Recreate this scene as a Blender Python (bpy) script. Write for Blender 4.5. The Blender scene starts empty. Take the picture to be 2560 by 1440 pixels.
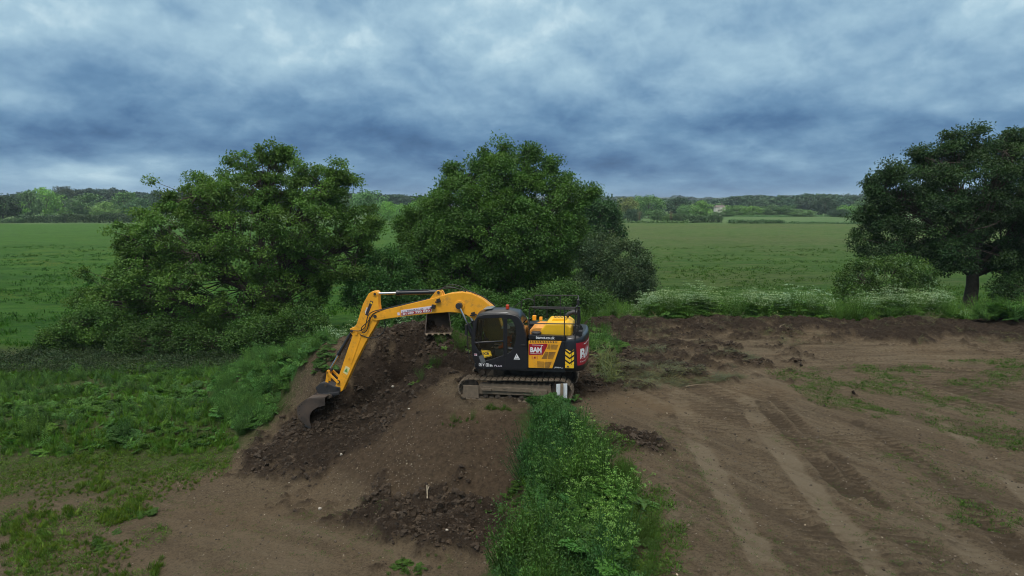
import bpy, bmesh, math, random
import numpy as np
from mathutils import Vector, Matrix

SC = bpy.context.scene
COL = SC.collection
R = math.radians
rng = np.random.default_rng(7)
random.seed(7)

# ------------------------------------------------------------------ camera
CAM_H = 6.5
PITCH = math.atan(215 / 1706.0)
cam_d = bpy.data.cameras.new('camera')
cam_d.sensor_width = 36.0
cam_d.lens = 36.0 * 1706 / 2560
cam_d.clip_start = 0.1
cam_d.clip_end = 12000
cam = bpy.data.objects.new('camera', cam_d)
cam.location = (0, 0, CAM_H)
cam.rotation_euler = (R(90) - PITCH, 0, 0)
COL.objects.link(cam)
SC.camera = cam

SC.view_settings.view_transform = 'Standard'
SC.view_settings.look = 'None'
SC.view_settings.exposure = 0.16
SC.view_settings.gamma = 1.0
SC.cycles.filter_width = 1.05
SC.cycles.max_bounces = 6
SC.cycles.diffuse_bounces = 3
SC.cycles.glossy_bounces = 3
SC.cycles.transmission_bounces = 4
SC.cycles.transparent_max_bounces = 8

# ------------------------------------------------------------------ sun (overcast: weak and very soft)
SUN_EL, SUN_AZ = 58, 205      # azimuth measured from +Y towards +X: behind the camera, slightly left
sun_d = bpy.data.lights.new('sun', 'SUN')
sun_d.energy = 1.5
sun_d.angle = R(14)
sun_d.color = (1.0, 0.97, 0.92)
sun = bpy.data.objects.new('sun', sun_d)
COL.objects.link(sun)
sd = Vector((math.sin(R(SUN_AZ)) * math.cos(R(SUN_EL)), math.cos(R(SUN_AZ)) * math.cos(R(SUN_EL)), math.sin(R(SUN_EL))))
sun.rotation_euler = (-sd).to_track_quat('-Z', 'Y').to_euler()


def px_ray(px, py):
    """direction of the photo's pixel (2560 x 1440) in the world"""
    v = (py - 720) / 1706.0
    return np.array([(px - 1280) / 1706.0, math.cos(PITCH) - v * math.sin(PITCH), -math.sin(PITCH) - v * math.cos(PITCH)])


def px_ground(px, py, z):
    d = px_ray(px, py)
    t = (z - CAM_H) / d[2]
    return np.array([0, 0, CAM_H]) + d * t


def px_depth(px, py, Y):
    d = px_ray(px, py)
    return np.array([0, 0, CAM_H]) + d * (Y / d[1])


# ------------------------------------------------------------------ world: Nishita sky behind a deck of broken stratocumulus
def build_world():
    w = bpy.data.worlds.new('World')
    SC.world = w
    w.use_nodes = True
    nt = w.node_tree
    N, L = nt.nodes, nt.links
    N.clear()

    def n(t, **k):
        x = N.new(t)
        for a, b in k.items():
            setattr(x, a, b)
        return x

    def inp(node, i, v):
        if hasattr(v, 'is_output') or isinstance(v, bpy.types.NodeSocket):
            L.new(v, node.inputs[i])
        else:
            node.inputs[i].default_value = v

    def m(op, a, b=0.0, c=0.0, clamp=False):
        x = n('ShaderNodeMath', operation=op, use_clamp=clamp)
        inp(x, 0, a); inp(x, 1, b)
        if op in ('MULTIPLY_ADD',): inp(x, 2, c)
        return x.outputs[0]

    def noise(vec, scale, detail, rough=0.5, dist=0.0):
        x = n('ShaderNodeTexNoise')
        L.new(vec, x.inputs['Vector'])
        x.inputs['Scale'].default_value = scale
        x.inputs['Detail'].default_value = detail
        x.inputs['Roughness'].default_value = rough
        x.inputs['Distortion'].default_value = dist
        return x

    def comb(a, b, c=0.0):
        x = n('ShaderNodeCombineXYZ')
        inp(x, 0, a); inp(x, 1, b); inp(x, 2, c)
        return x.outputs[0]

    tc = n('ShaderNodeTexCoord')
    sep = n('ShaderNodeSeparateXYZ')
    L.new(tc.outputs['Generated'], sep.inputs[0])
    X, Y, Z = sep.outputs
    az = m('ARCTAN2', X, Y)
    hyp = m('SQRT', m('ADD', m('MULTIPLY', X, X), m('MULTIPLY', Y, Y)))
    te = m('DIVIDE', Z, m('MAXIMUM', hyp, 0.001))
    # angular coordinates, stretched the way a cloud deck is foreshortened
    tz = m('MAXIMUM', m('ADD', te, 0.10), 0.02)
    deck = comb(m('MULTIPLY', az, 3.4), m('MULTIPLY', m('LOGARITHM', tz, 2.718), 1.35))
    nw = noise(deck, 1.5, 4, 0.55)
    sw = n('ShaderNodeSeparateColor'); L.new(nw.outputs['Color'], sw.inputs[0])
    nw2 = noise(deck, 4.5, 4, 0.55)
    sw2 = n('ShaderNodeSeparateColor'); L.new(nw2.outputs['Color'], sw2.inputs[0])
    azw = m('ADD', az, m('ADD', m('MULTIPLY', m('SUBTRACT', sw.outputs[0], 0.5), 0.16), m('MULTIPLY', m('SUBTRACT', sw2.outputs[0], 0.5), 0.06)))
    tew = m('ADD', te, m('ADD', m('MULTIPLY', m('SUBTRACT', sw.outputs[1], 0.5), m('MULTIPLY', tz, 0.24)), m('MULTIPLY', m('SUBTRACT', sw2.outputs[1], 0.5), m('MULTIPLY', tz, 0.10))))
    cols = [0, 320, 640, 960, 1280, 1600, 1920, 2240, 2560]
    rows = [0, 60, 120, 180, 230, 280, 330, 375, 412, 445, 485]
    lum = [[.78, .76, .70, .62, .88, .66, .62, .66, .86],
           [.76, .82, .80, .72, .84, .78, .64, .72, .74],
           [.66, .72, .80, .78, .82, .78, .76, .66, .62],
           [.55, .36, .74, .66, .68, .60, .72, .58, .40],
           [.62, .44, .62, .50, .62, .62, .60, .68, .46],
           [.50, .48, .44, .46, .42, .42, .26, .54, .38],
           [.30, .22, .28, .24, .38, .42, .30, .36, .34],
           [.16, .08, .12, .16, .20, .32, .28, .28, .34],
           [.66, .82, .68, .28, .20, .30, .36, .44, .36],
           [.64, .78, .62, .38, .24, .38, .50, .64, .42],
           [.42, .50, .44, .34, .34, .38, .42, .50, .40]]
    TMAX = 0.40
    prev = None
    last_az = None
    for ci, cx in enumerate(cols):
        r = n('ShaderNodeValToRGB')
        r.color_ramp.interpolation = 'B_SPLINE'
        els = []
        for ri, ry in enumerate(rows):
            d = px_ray(cx, ry)
            els.append((d[2] / math.hypot(d[0], d[1]) / TMAX, lum[ri][ci]))
        els.sort()
        cr = r.color_ramp
        cr.elements[0].position = els[0][0]; cr.elements[0].color = (els[0][1],) * 3 + (1,)
        cr.elements[1].position = 1.0; cr.elements[1].color = (.8, .8, .8, 1)
        for p, v in els[1:]:
            e = cr.elements.new(p); e.color = (v, v, v, 1)
        L.new(m('DIVIDE', tew, TMAX), r.inputs[0])
        this_az = math.atan2((cx - 1280) / 1706.0, math.cos(PITCH))
        if prev is None:
            prev = r.outputs[0]
        else:
            mr = n('ShaderNodeMapRange', interpolation_type='SMOOTHSTEP')
            L.new(azw, mr.inputs[0])
            mr.inputs[1].default_value = last_az; mr.inputs[2].default_value = this_az
            mx = n('ShaderNodeMix', data_type='FLOAT')
            L.new(mr.outputs[0], mx.inputs[0]); L.new(prev, mx.inputs[2]); L.new(r.outputs[0], mx.inputs[3])
            prev = mx.outputs[0]
        last_az = this_az
    base = prev
    d1 = noise(deck, 2.6, 9, 0.58, 0.1)
    d2 = noise(comb(m('MULTIPLY', az, 10.0), m('MULTIPLY', te, 19.0), 3.3), 1.3, 7, 0.52, 0.5)
    det = m('ADD', m('MULTIPLY', m('SUBTRACT', d1.outputs[0], 0.5), 0.42), m('MULTIPLY', m('SUBTRACT', d2.outputs[0], 0.5), 0.20))
    # lit upper edges and darker bases of the cloud masses: the same noise sampled a little higher
    def deck_at(dt):
        t2 = m('MAXIMUM', m('ADD', m('ADD', te, 0.10), dt), 0.02)
        return comb(m('MULTIPLY', m('ADD', az, m('MULTIPLY', m('SUBTRACT', sw2.outputs[1], 0.5), 0.05)), 4.0), m('MULTIPLY', m('LOGARITHM', t2, 2.718), 1.6), 7.7)
    e0 = noise(deck_at(0.0), 2.2, 8, 0.54, 0.1)
    e1 = noise(deck_at(0.022), 2.2, 8, 0.54, 0.1)
    emb = m('SUBTRACT', e0.outputs[0], e1.outputs[0])
    det = m('ADD', det, m('MULTIPLY', emb, 0.80))
    v = m('ADD', m('ADD', base, 0.01), det, clamp=True)
    ramp = n('ShaderNodeValToRGB')
    cr = ramp.color_ramp

    def s2l(c):
        return tuple(((x / 255) / 12.92 if x / 255 <= .04045 else ((x / 255 + .055) / 1.055) ** 2.4) * 10 for x in c) + (1,)
    stops = [(0.0, (50, 84, 124)), (0.2, (72, 110, 150)), (0.4, (100, 138, 172)), (0.6, (130, 165, 192)), (0.82, (163, 195, 213)), (1.0, (205, 228, 236))]
    # ramp colours are stored divided by ten (the Background strength is 0.1 and colours go in ten times brighter)
    cr.elements[0].position, cr.elements[1].position = 0, 1
    cr.elements[0].color = tuple(x / 10 for x in s2l(stops[0][1])[:3]) + (1,)
    cr.elements[1].color = tuple(x / 10 for x in s2l(stops[-1][1])[:3]) + (1,)
    for p, c in stops[1:-1]:
        e = cr.elements.new(p); e.color = tuple(x / 10 for x in s2l(c)[:3]) + (1,)
    L.new(v, ramp.inputs[0])
    # an overcast deck is brightest overhead
    zen = n('ShaderNodeMapRange', interpolation_type='SMOOTHSTEP')
    L.new(te, zen.inputs[0])
    zen.inputs[1].default_value = 0.36; zen.inputs[2].default_value = 2.0
    zen.inputs[3].default_value = 9.5; zen.inputs[4].default_value = ZENITH
    sc_ = n('ShaderNodeVectorMath', operation='SCALE')
    zf_ = n('ShaderNodeMapRange', interpolation_type='SMOOTHSTEP')
    L.new(te, zf_.inputs[0]); zf_.inputs[1].default_value = 0.36; zf_.inputs[2].default_value = 0.9
    zm = n('ShaderNodeMix', data_type='RGBA')
    L.new(zf_.outputs[0], zm.inputs[0]); L.new(ramp.outputs[0], zm.inputs[6]); zm.inputs[7].default_value = (.60, .575, .52, 1)
    L.new(zm.outputs[2], sc_.inputs[0]); L.new(zen.outputs[0], sc_.inputs['Scale'])
    sky = n('ShaderNodeTexSky', sky_type='NISHITA')
    sky.sun_disc = False
    sky.sun_elevation = R(SUN_EL); sky.sun_rotation = R(SUN_AZ)
    mix = n('ShaderNodeMix', data_type='RGBA')
    mix.inputs[0].default_value = 0.97
    L.new(sky.outputs[0], mix.inputs[6]); L.new(sc_.outputs[0], mix.inputs[7])
    bg = n('ShaderNodeBackground'); bg.inputs[1].default_value = 0.1
    L.new(mix.outputs[2], bg.inputs[0])
    out = n('ShaderNodeOutputWorld'); L.new(bg.outputs[0], out.inputs[0])


ZENITH = 34.0
build_world()

# ------------------------------------------------------------------ numpy helpers


def hash2(ix, iy, seed=0):
    h = (ix.astype(np.int64) * 374761393 + iy.astype(np.int64) * 668265263 + seed * 1442695041) & 0xffffffff
    h = ((h ^ (h >> 13)) * 1274126177) & 0xffffffff
    h = ((h ^ (h >> 16)) * 2246822519) & 0xffffffff
    h = h ^ (h >> 15)
    return (h & 0xffffff).astype(np.float64) / 0xffffff


def vnoise(x, y, seed=0):
    ix = np.floor(x); iy = np.floor(y)
    fx = x - ix; fy = y - iy
    fx = fx * fx * (3 - 2 * fx); fy = fy * fy * (3 - 2 * fy)
    a = hash2(ix, iy, seed); b = hash2(ix + 1, iy, seed)
    c = hash2(ix, iy + 1, seed); d = hash2(ix + 1, iy + 1, seed)
    return (a * (1 - fx) + b * fx) * (1 - fy) + (c * (1 - fx) + d * fx) * fy


def fbm(x, y, octv=4, seed=0, gain=0.5):
    s = 0; a = 1; t = 0
    for o in range(octv):
        s = s + a * vnoise(x * 2 ** o + 17.3 * o, y * 2 ** o - 9.1 * o, seed + o); t += a; a *= gain
    return s / t


def lumps(x, y, seed=0):
    """rounded lumps: one per jittered cell, height 0..1"""
    ix = np.floor(x); iy = np.floor(y)
    best = np.zeros_like(x)
    for dx in (-1, 0, 1):
        for dy in (-1, 0, 1):
            cx = ix + dx; cy = iy + dy
            px = cx + hash2(cx, cy, seed); py = cy + hash2(cx, cy, seed + 1)
            rr = 0.35 + 0.5 * hash2(cx, cy, seed + 2)
            d2 = ((x - px) ** 2 + (y - py) ** 2) / rr ** 2
            best = np.maximum(best, np.sqrt(np.clip(1 - d2, 0, 1)) * rr)
    return best


def smooth(a, b, x):
    t = np.clip((x - a) / (b - a), 0, 1)
    return t * t * (3 - 2 * t)


def mesh_np(name, V, quads=None, tris=None, tint=None, smooth_shade=False, attrs=None):
    me = bpy.data.meshes.new(name)
    V = np.asarray(V, np.float32)
    me.vertices.add(len(V))
    me.vertices.foreach_set('co', V.ravel())
    q = np.zeros((0, 4), np.int32) if quads is None else np.asarray(quads, np.int32).reshape(-1, 4)
    t = np.zeros((0, 3), np.int32) if tris is None else np.asarray(tris, np.int32).reshape(-1, 3)
    nl = q.size + t.size
    me.loops.add(nl)
    me.loops.foreach_set('vertex_index', np.concatenate([q.ravel(), t.ravel()]).astype(np.int32))
    me.polygons.add(len(q) + len(t))
    starts = np.concatenate([np.arange(len(q)) * 4, q.size + np.arange(len(t)) * 3]).astype(np.int32)
    me.polygons.foreach_set('loop_start', starts)
    me.update(calc_edges=True)
    me.polygons.foreach_set('use_smooth', np.full(len(q) + len(t), smooth_shade, bool))
    if tint is not None:
        a = me.attributes.new('tint', 'FLOAT_COLOR', 'POINT')
        tt = np.ones((len(V), 4), np.float32); tt[:, :3] = tint
        a.data.foreach_set('color', tt.ravel())
    for k, v in (attrs or {}).items():
        a = me.attributes.new(k, 'FLOAT', 'POINT')
        a.data.foreach_set('value', np.asarray(v, np.float32).ravel())
    return me


def link(name, me, mat=None, parent=None, label=None, cat=None, group=None, kind=None):
    o = bpy.data.objects.new(name, me)
    COL.objects.link(o)
    if mat is not None and me is not None and len(me.materials) == 0:
        me.materials.append(mat)
    if parent is not None:
        o.parent = parent
    tag(o, label, cat, group, kind)
    return o


def tag(o, label=None, cat=None, group=None, kind=None):
    if label: o['label'] = label
    if cat: o['category'] = cat
    if group: o['group'] = group
    if kind: o['kind'] = kind
    return o


# ------------------------------------------------------------------ materials
def mat_new(name):
    m = bpy.data.materials.new(name)
    m.use_nodes = True
    nt = m.node_tree
    nt.nodes.clear()
    out = nt.nodes.new('ShaderNodeOutputMaterial')
    return m, nt, out


def nnode(nt, t, ins=None, **k):
    x = nt.nodes.new(t)
    for a, b in k.items():
        setattr(x, a, b)
    for i, v in (ins or {}).items():
        if isinstance(v, bpy.types.NodeSocket):
            nt.links.new(v, x.inputs[i])
        else:
            x.inputs[i].default_value = v
    return x


def leaf_mat(name, color, rough=0.55, trans=0.22, var=0.35, obj_col=False):
    """foliage: base colour x per-leaf tint, a little light passes through"""
    m, nt, out = mat_new(name)
    at = nnode(nt, 'ShaderNodeAttribute', attribute_name='tint')
    mul = nnode(nt, 'ShaderNodeMix', {0: 1.0, 6: at.outputs['Color'], 7: tuple(color) + (1,)}, data_type='RGBA', blend_type='MULTIPLY')
    c = mul.outputs[2]
    if obj_col:
        oi = nnode(nt, 'ShaderNodeObjectInfo')
        c = nnode(nt, 'ShaderNodeMix', {0: 1.0, 6: c, 7: oi.outputs['Color']}, data_type='RGBA', blend_type='MULTIPLY').outputs[2]
    p = nnode(nt, 'ShaderNodeBsdfPrincipled', {'Base Color': c, 'Roughness': rough, 'Specular IOR Level': 0.25})
    tcol = nnode(nt, 'ShaderNodeMix', {0: 1.0, 6: c, 7: (1.25, 1.35, 0.6, 1)}, data_type='RGBA', blend_type='MULTIPLY')
    t = nnode(nt, 'ShaderNodeBsdfTranslucent', {'Color': tcol.outputs[2]})
    mx = nnode(nt, 'ShaderNodeMixShader', {0: trans, 1: p.outputs[0], 2: t.outputs[0]})
    nt.links.new(mx.outputs[0], out.inputs[0])
    return m


def plain_mat(name, color, rough=0.5, metal=0.0, noise=0.0, nscale=3.0, dirt=0.0, dirt_col=(.11, .085, .06), bump=0.0, coat=0.0, spec=0.5, grime_scale=2.0):
    m, nt, out = mat_new(name)
    tc = nnode(nt, 'ShaderNodeTexCoord')
    c = None
    base = nnode(nt, 'ShaderNodeRGB'); base.outputs[0].default_value = tuple(color) + (1,)
    c = base.outputs[0]
    n1 = nnode(nt, 'ShaderNodeTexNoise', {'Vector': tc.outputs['Object'], 'Scale': nscale, 'Detail': 6, 'Roughness': 0.6})
    if noise:
        mr = nnode(nt, 'ShaderNodeMapRange', {0: n1.outputs[0], 1: .3, 2: .7, 3: 1 - noise, 4: 1 + noise * .6})
        c = nnode(nt, 'ShaderNodeVectorMath', {0: c, 'Scale': mr.outputs[0]}, operation='SCALE').outputs[0]
    rr = rough
    if dirt:
        n2 = nnode(nt, 'ShaderNodeTexNoise', {'Vector': tc.outputs['Object'], 'Scale': grime_scale, 'Detail': 8, 'Roughness': 0.7})
        f = nnode(nt, 'ShaderNodeMapRange', {0: n2.outputs[0], 1: .62 - dirt * .35, 2: .78 - dirt * .2, 3: 0.0, 4: min(1.0, .35 + dirt)})
        c = nnode(nt, 'ShaderNodeMix', {0: f.outputs[0], 6: c, 7: tuple(dirt_col) + (1,)}, data_type='RGBA').outputs[2]
        rr = nnode(nt, 'ShaderNodeMapRange', {0: f.outputs[0], 1: 0.0, 2: 1.0, 3: rough, 4: .9}).outputs[0]
    p = nnode(nt, 'ShaderNodeBsdfPrincipled', {'Base Color': c, 'Roughness': rr, 'Metallic': metal, 'Coat Weight': coat, 'Specular IOR Level': spec})
    if bump:
        n3 = nnode(nt, 'ShaderNodeTexNoise', {'Vector': tc.outputs['Object'], 'Scale': 30, 'Detail': 5})
        b = nnode(nt, 'ShaderNodeBump', {'Height': n3.outputs[0], 'Strength': bump, 'Distance': 0.02})
        nt.links.new(b.outputs[0], p.inputs['Normal'])
    nt.links.new(p.outputs[0], out.inputs[0])
    return m
# ------------------------------------------------------------------ terrain control points
# (photo pixel x, y, height, vegetation, dark loose soil)   heights relative to the ground under the machine
CP = [
 (0,1440,-2.2,.45,.1),(300,1440,-2.2,.45,0),(600,1440,-2.2,.12,0),(900,1440,-2.2,.05,.1),(1180,1440,-2.2,.15,.1),
 (0,1320,-2.2,.4,0),(250,1300,-2.2,.5,0),(500,1300,-2.2,.22,0),(700,1300,-2.2,0,.05),(880,1340,-2.2,0,.1),
 (0,1220,-2.15,.6,0),(250,1220,-2.2,.6,0),(450,1200,-2.2,.5,0),(600,1210,-2.2,.05,.1),(700,1200,-2.2,0,.3),
 (0,1130,-2.0,.85,0),(250,1130,-2.1,.9,0),(450,1130,-2.15,.9,0),(560,1140,-2.1,.7,0),
 (0,1080,-1.7,1,0),(150,1060,-1.65,.9,0),(300,1060,-1.7,.7,0),(420,1040,-1.8,.9,0),(550,1070,-1.9,.9,0),
 (0,1000,-1.7,1,0),(200,980,-1.7,1,0),(400,1000,-1.8,1,0),(500,1000,-1.7,1,0),
 (0,930,-1.8,1,0),(250,930,-1.9,1,0),(450,930,-1.9,1,0),(0,890,-2.1,1,0),(250,890,-2.2,1,0),(500,880,-2.2,1,0),
 # cut trench and tipped soil
 (650,1150,-2.15,0,.9),(700,1110,-1.95,0,.9),(780,1150,-2.1,0,1),(850,1085,-1.7,0,1),(760,1060,-1.65,.1,.8),
 (900,1020,-1.15,0,1),(1000,990,-.95,0,1),(930,1070,-1.45,0,1),(960,960,-.25,0,1),(1050,930,-.1,0,.9),(880,930,.1,0,.8),
 (870,860,.95,.05,.6),(950,870,.9,0,.6),(1050,860,1.05,0,.7),(1150,870,.95,0,.8),(1060,812,1.65,0,.9),(1000,825,1.4,0,.9),
 (830,850,1.0,.5,.2),(790,875,.8,.45,.1),(760,890,.6,.6,.1),(700,900,-.1,1,0),(700,960,-.75,1,0),(700,1010,-1.3,.9,0),
 (640,1050,-1.6,1,0),(600,1100,-2.0,.8,0),(640,900,-.5,1,0),(560,930,-1.3,1,0),(520,960,-1.6,1,0),(600,980,-1.3,1,0),
 (780,960,-.2,.3,.3),(735,1000,-.95,.5,.3),(820,910,.45,.2,.2),
 # mound face
 (1100,985,-.05,.1,.2),(1160,1017,0,.3,.1),(1250,1022,0,.2,.1),(1000,1060,-.7,0,.2),(900,1130,-1.5,0,.3),(820,1180,-2.05,0,.5),
 (1150,1090,-.53,0,.05),(1150,1150,-1.05,0,.1),(1150,1220,-1.61,0,.2),(1260,1090,-.53,0,.1),(1260,1150,-1.05,0,.2),(1260,1220,-1.61,0,.3),
 (1000,1150,-1.25,0,0),(1000,1220,-1.8,0,.1),(900,1200,-1.95,0,.1),(820,1215,-2.1,0,.55),(850,1255,-2.12,0,.5),(860,1300,-2.15,0,.45),(930,1290,-2.08,0,.8),(1000,1300,-2.0,0,.95),(1150,1300,-1.95,0,1),
 (1250,1300,-1.95,0,1),(1000,1370,-2.2,0,.15),(1100,1335,-2.08,0,.9),(1220,1350,-2.1,0,.9),(1150,1390,-2.2,0,.3),
 # plateau
 (1500,1150,0,.25,.3),(1560,1100,.05,0,.9),(1620,1120,.02,0,.7),(1600,1250,0,.35,0),(1640,1340,0,.3,0),(1660,1440,0,.3,0),(1800,1440,0,0,0),
 (1500,1010,0,0,0),(1600,1010,0,0,0),(1750,1010,0,0,0),(1700,1120,0,0,0),(1800,1250,0,0,0),(2000,1250,0,0,.1),(2000,1100,0,0,.1),
 (2100,1440,0,0,.1),(2350,1440,0,.05,.1),(2560,1440,0,.1,0),(2350,1250,0,.1,0),(2560,1250,0,.15,0),(2300,1100,0,.25,0),(2560,1080,0,.35,0),
 (2200,960,0,.4,0),(2450,950,0,.35,0),(2050,940,0,.1,.1),(1900,980,.02,0,.05),
 (1500,900,.08,.15,.6),(1600,930,.12,.3,.6),(1850,925,.12,.25,.5),(1750,880,.08,.15,.5),(1500,840,.1,.05,.5),(1700,850,.05,.05,.4),(1900,860,0,0,.3),
 (2100,870,0,0,.2),(2300,880,0,.02,.1),(2540,870,0,0,.3),(2540,910,0,.05,.1),
 (1480,803,.55,.1,.9),(1600,805,.5,.05,.85),(1800,800,.5,.05,.8),(2000,801,.5,.05,.85),(2300,803,.45,.05,.9),(2560,803,.45,.1,.9),
 (1500,836,.08,.05,.6),(1700,834,.05,.1,.5),(1900,838,.03,0,.5),(2200,842,.03,.05,.6),(2560,846,.03,.02,.8),
]
WP = [  # world x, y, z, veg, dark
 (0.4,23.0,0,0,.4),(-1.3,22.3,0,.1,.4),(2.4,22.4,0,0,.5),(-1.0,25.4,.25,.5,.4),(1.5,25.8,.1,.1,.6),(3.0,24.5,.02,0,.6),(0.6,21.2,0,.5,.2),
 (2.36,19.5,0,.7,0),(2.45,17,0,.8,0),(2.5,15,0,.8,0),(2.5,13,0,.8,0),(2.4,11.2,0,.9,0),(2.4,8,0,.8,0),(2.3,5,0,.8,0),(1.2,20.3,0,1,0),(1.6,21.3,0,1,0),(0.5,20.2,-.15,1,0),
 (-.25,17.4,-2.1,.7,.5),(-.5,15,-2.2,1,.3),(-.7,13,-2.2,.9,.1),(-.7,10,-2.2,.9,0),(-.8,6,-2.2,.9,0),
 (.9,17,-1.1,1,0),(1.0,14,-1.15,1,0),(1.0,11,-1.15,1,0),(.9,7,-1.15,1,0),(.5,19,-.7,1,0),
 (-5,8,-2.2,.2,0),(-12,8,-2.2,.5,0),(8,8,0,0,0),(15,10,0,.1,0),(22,20,0,.2,0),(22,30,0,.1,.2),(-22,14,-2.2,.5,0),(-22,24,-1.8,.9,0),(-22,34,-2.0,1,0),
 (-6,33,-2.0,1,0),(-2,33,-1.8,1,0),(-3.4,29.2,.2,.9,.2),(-6.5,30.0,-.6,1,0),(1.5,33,-1.2,1,0),(2.2,30.5,.2,.8,.3),
 (-10,36,-2.2,1,0),(-1,38,-2.2,1,0),(5,37.6,-.25,1,0),(12,37.6,-.2,1,0),(20,37.6,-.2,1,0),(28,37.6,-.2,1,0),(5,41,-1.7,1,0),(14,41,-1.7,1,0),(26,41,-1.7,1,0),(-20,40,-2.2,1,0),
 (30,34.5,.45,.1,.9),(30,30,0,0,.3),(30,20,0,.1,0),(30,8,0,.1,0),
]
pts = []
for a, b, z, vg, dk in CP:
    p = px_ground(a, b, z)
    pts.append((p[0], p[1], z, vg, dk))
pts += WP
pts = np.array(pts, float)
cxy = pts[:, :2]
n_cp = len(pts)
D = np.sqrt(((cxy[:, None] - cxy[None]) ** 2).sum(-1))
A = np.zeros((n_cp + 3, n_cp + 3))
A[:n_cp, :n_cp] = D + np.eye(n_cp) * -0.02
A[:n_cp, n_cp] = 1; A[:n_cp, n_cp + 1:] = cxy
A[n_cp, :n_cp] = 1; A[n_cp + 1:, :n_cp] = cxy.T
rhs = np.zeros((n_cp + 3, 3)); rhs[:n_cp] = pts[:, 2:5]
RBF = np.linalg.solve(A, rhs)


def rbf(x, y):
    x = x.ravel(); y = y.ravel()
    out = np.empty((len(x), 3))
    for s in range(0, len(x), 60000):
        xs = x[s:s + 60000, None]; ys = y[s:s + 60000, None]
        d = np.sqrt((xs - cxy[:, 0]) ** 2 + (ys - cxy[:, 1]) ** 2)
        out[s:s + 60000] = d @ RBF[:n_cp] + RBF[n_cp] + xs * RBF[n_cp + 1] + ys * RBF[n_cp + 2]
    return out


def grow(a, b, step0, ratio):
    v = [a]; s = step0
    while v[-1] < b:
        s *= ratio; v.append(v[-1] + s)
    return v


ST = 0.048
gx_f = np.arange(-20, 23, ST)
gx = np.array([-v for v in grow(20, 4100, .2, 1.11)[1:]][::-1] + list(gx_f) + grow(gx_f[-1], 4100, .2, 1.11)[1:])
gy_f = np.arange(9, 38, ST)
gy = np.array([-v for v in grow(-9, 60, .3, 1.25)[1:]][::-1] + list(gy_f) + grow(gy_f[-1], 3900, .1, 1.035)[1:])
GX, GY = np.meshgrid(gx, gy)
fx, fy = GX.ravel(), GY.ravel()
qx = np.clip(fx, -22, 30); qy = np.clip(fy, 5, 41)
near = (fy < 60) & (fx > -60) & (fx < 80)
m3 = np.zeros((len(fx), 3)); m3[:, 0] = -2.2; m3[:, 1] = 1
m3[near] = rbf(qx[near], qy[near])
base_z = np.clip(m3[:, 0], -2.3, 1.9)
veg = np.clip(m3[:, 1], 0, 1); dark = np.clip(m3[:, 2], 0, 1)
wy = smooth(39.5, 44, fy)
base_z = base_z * (1 - wy) + -2.2 * wy
veg = np.maximum(veg, wy)
dark = dark * (1 - wy)
wx = np.maximum(smooth(22, 34, -fx), smooth(34, 60, fx) * 0)
base_z = base_z * (1 - wx) - 2.2 * wx
side = smooth(30, 60, fx) * (1 - smooth(36, 41, fy))
base_z = base_z * (1 - side) + 0 * side
field = smooth(38, 43, fy)
# relief of the open field
base_z += field * (fbm(fx / 22, fy / 22, 4, 5) - .5) * .7 * (1 + smooth(60, 300, fy))
base_z += field * (fbm(fx / 3.0, fy / 3.0, 3, 15) - .5) * .22

# ------------------------------------------------------------------ soil relief
nr = (fy < 45) & (np.abs(fx) < 45)
x, y = fx[nr], fy[nr]
dk = dark[nr]; vg = veg[nr]
warp = fbm(x * 1.3, y * 1.3, 3, 3) - .5
warp2 = fbm(x * 5.5, y * 5.5, 3, 6) - .5
dkn = smooth(.28, .66, dk + warp * .9 + warp2 * .45)
rough = (fbm(x * .9, y * .9, 5, 11) - .5) * .20 + (fbm(x * 4, y * 4, 4, 21) - .5) * .10
clod = lumps(x / .62, y / .62, 31) * .24 + lumps(x / .30 + 5, y / .30, 41) * .20 + lumps(x / .15 + 9, y / .15, 47) * .12
dz = rough * (.35 + .65 * np.clip(dk + .4 * vg, 0, 1)) + clod * dkn * .75
# stones and crumbs everywhere
mnd = smooth(-2.15, -1.8, base_z[nr]) * (1 - smooth(-.15, .0, base_z[nr])) * (1 - smooth(2.3, 2.9, x)) * smooth(-9, -6.5, x) * (1 - smooth(23.5, 25, y)) * smooth(5, 9, y)
dz += mnd * (1 - dkn) * ((fbm(x * 2.2, y * .9, 4, 183) - .5) * .22 + lumps(x / .34, y / .34, 184) * .07 + lumps(x / .13, y / .13, 185) * .05)
dz += (lumps(x / .18, y / .18, 77) ** 2) * .05 * (.3 + .7 * dkn)
# tracks pressed in the plateau: polylines in photo pixels on the plateau level
light = np.zeros_like(x); rutz = np.zeros_like(x); cleat = np.zeros_like(x)


def path_world(pp, z=0.0):
    return np.array([px_ground(a, b, z)[:2] for a, b in pp])


def path_dist(P, x, y):
    best = np.full_like(x, 1e9); sgn = np.zeros_like(x); arc = np.zeros_like(x)
    acc = 0
    for i in range(len(P) - 1):
        ax, ay = P[i]; bx, by = P[i + 1]
        dx, dy = bx - ax, by - ay
        L2 = dx * dx + dy * dy; Ln = math.sqrt(L2)
        t = np.clip(((x - ax) * dx + (y - ay) * dy) / L2, 0, 1)
        ex = x - ax - t * dx; ey = y - ay - t * dy
        d = np.hypot(ex, ey)
        s = np.sign(ex * dy - ey * dx)
        u = d < best
        best[u] = d[u]; sgn[u] = s[u]; arc[u] = acc + t[u] * Ln
        acc += Ln
    return best * sgn, arc


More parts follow.
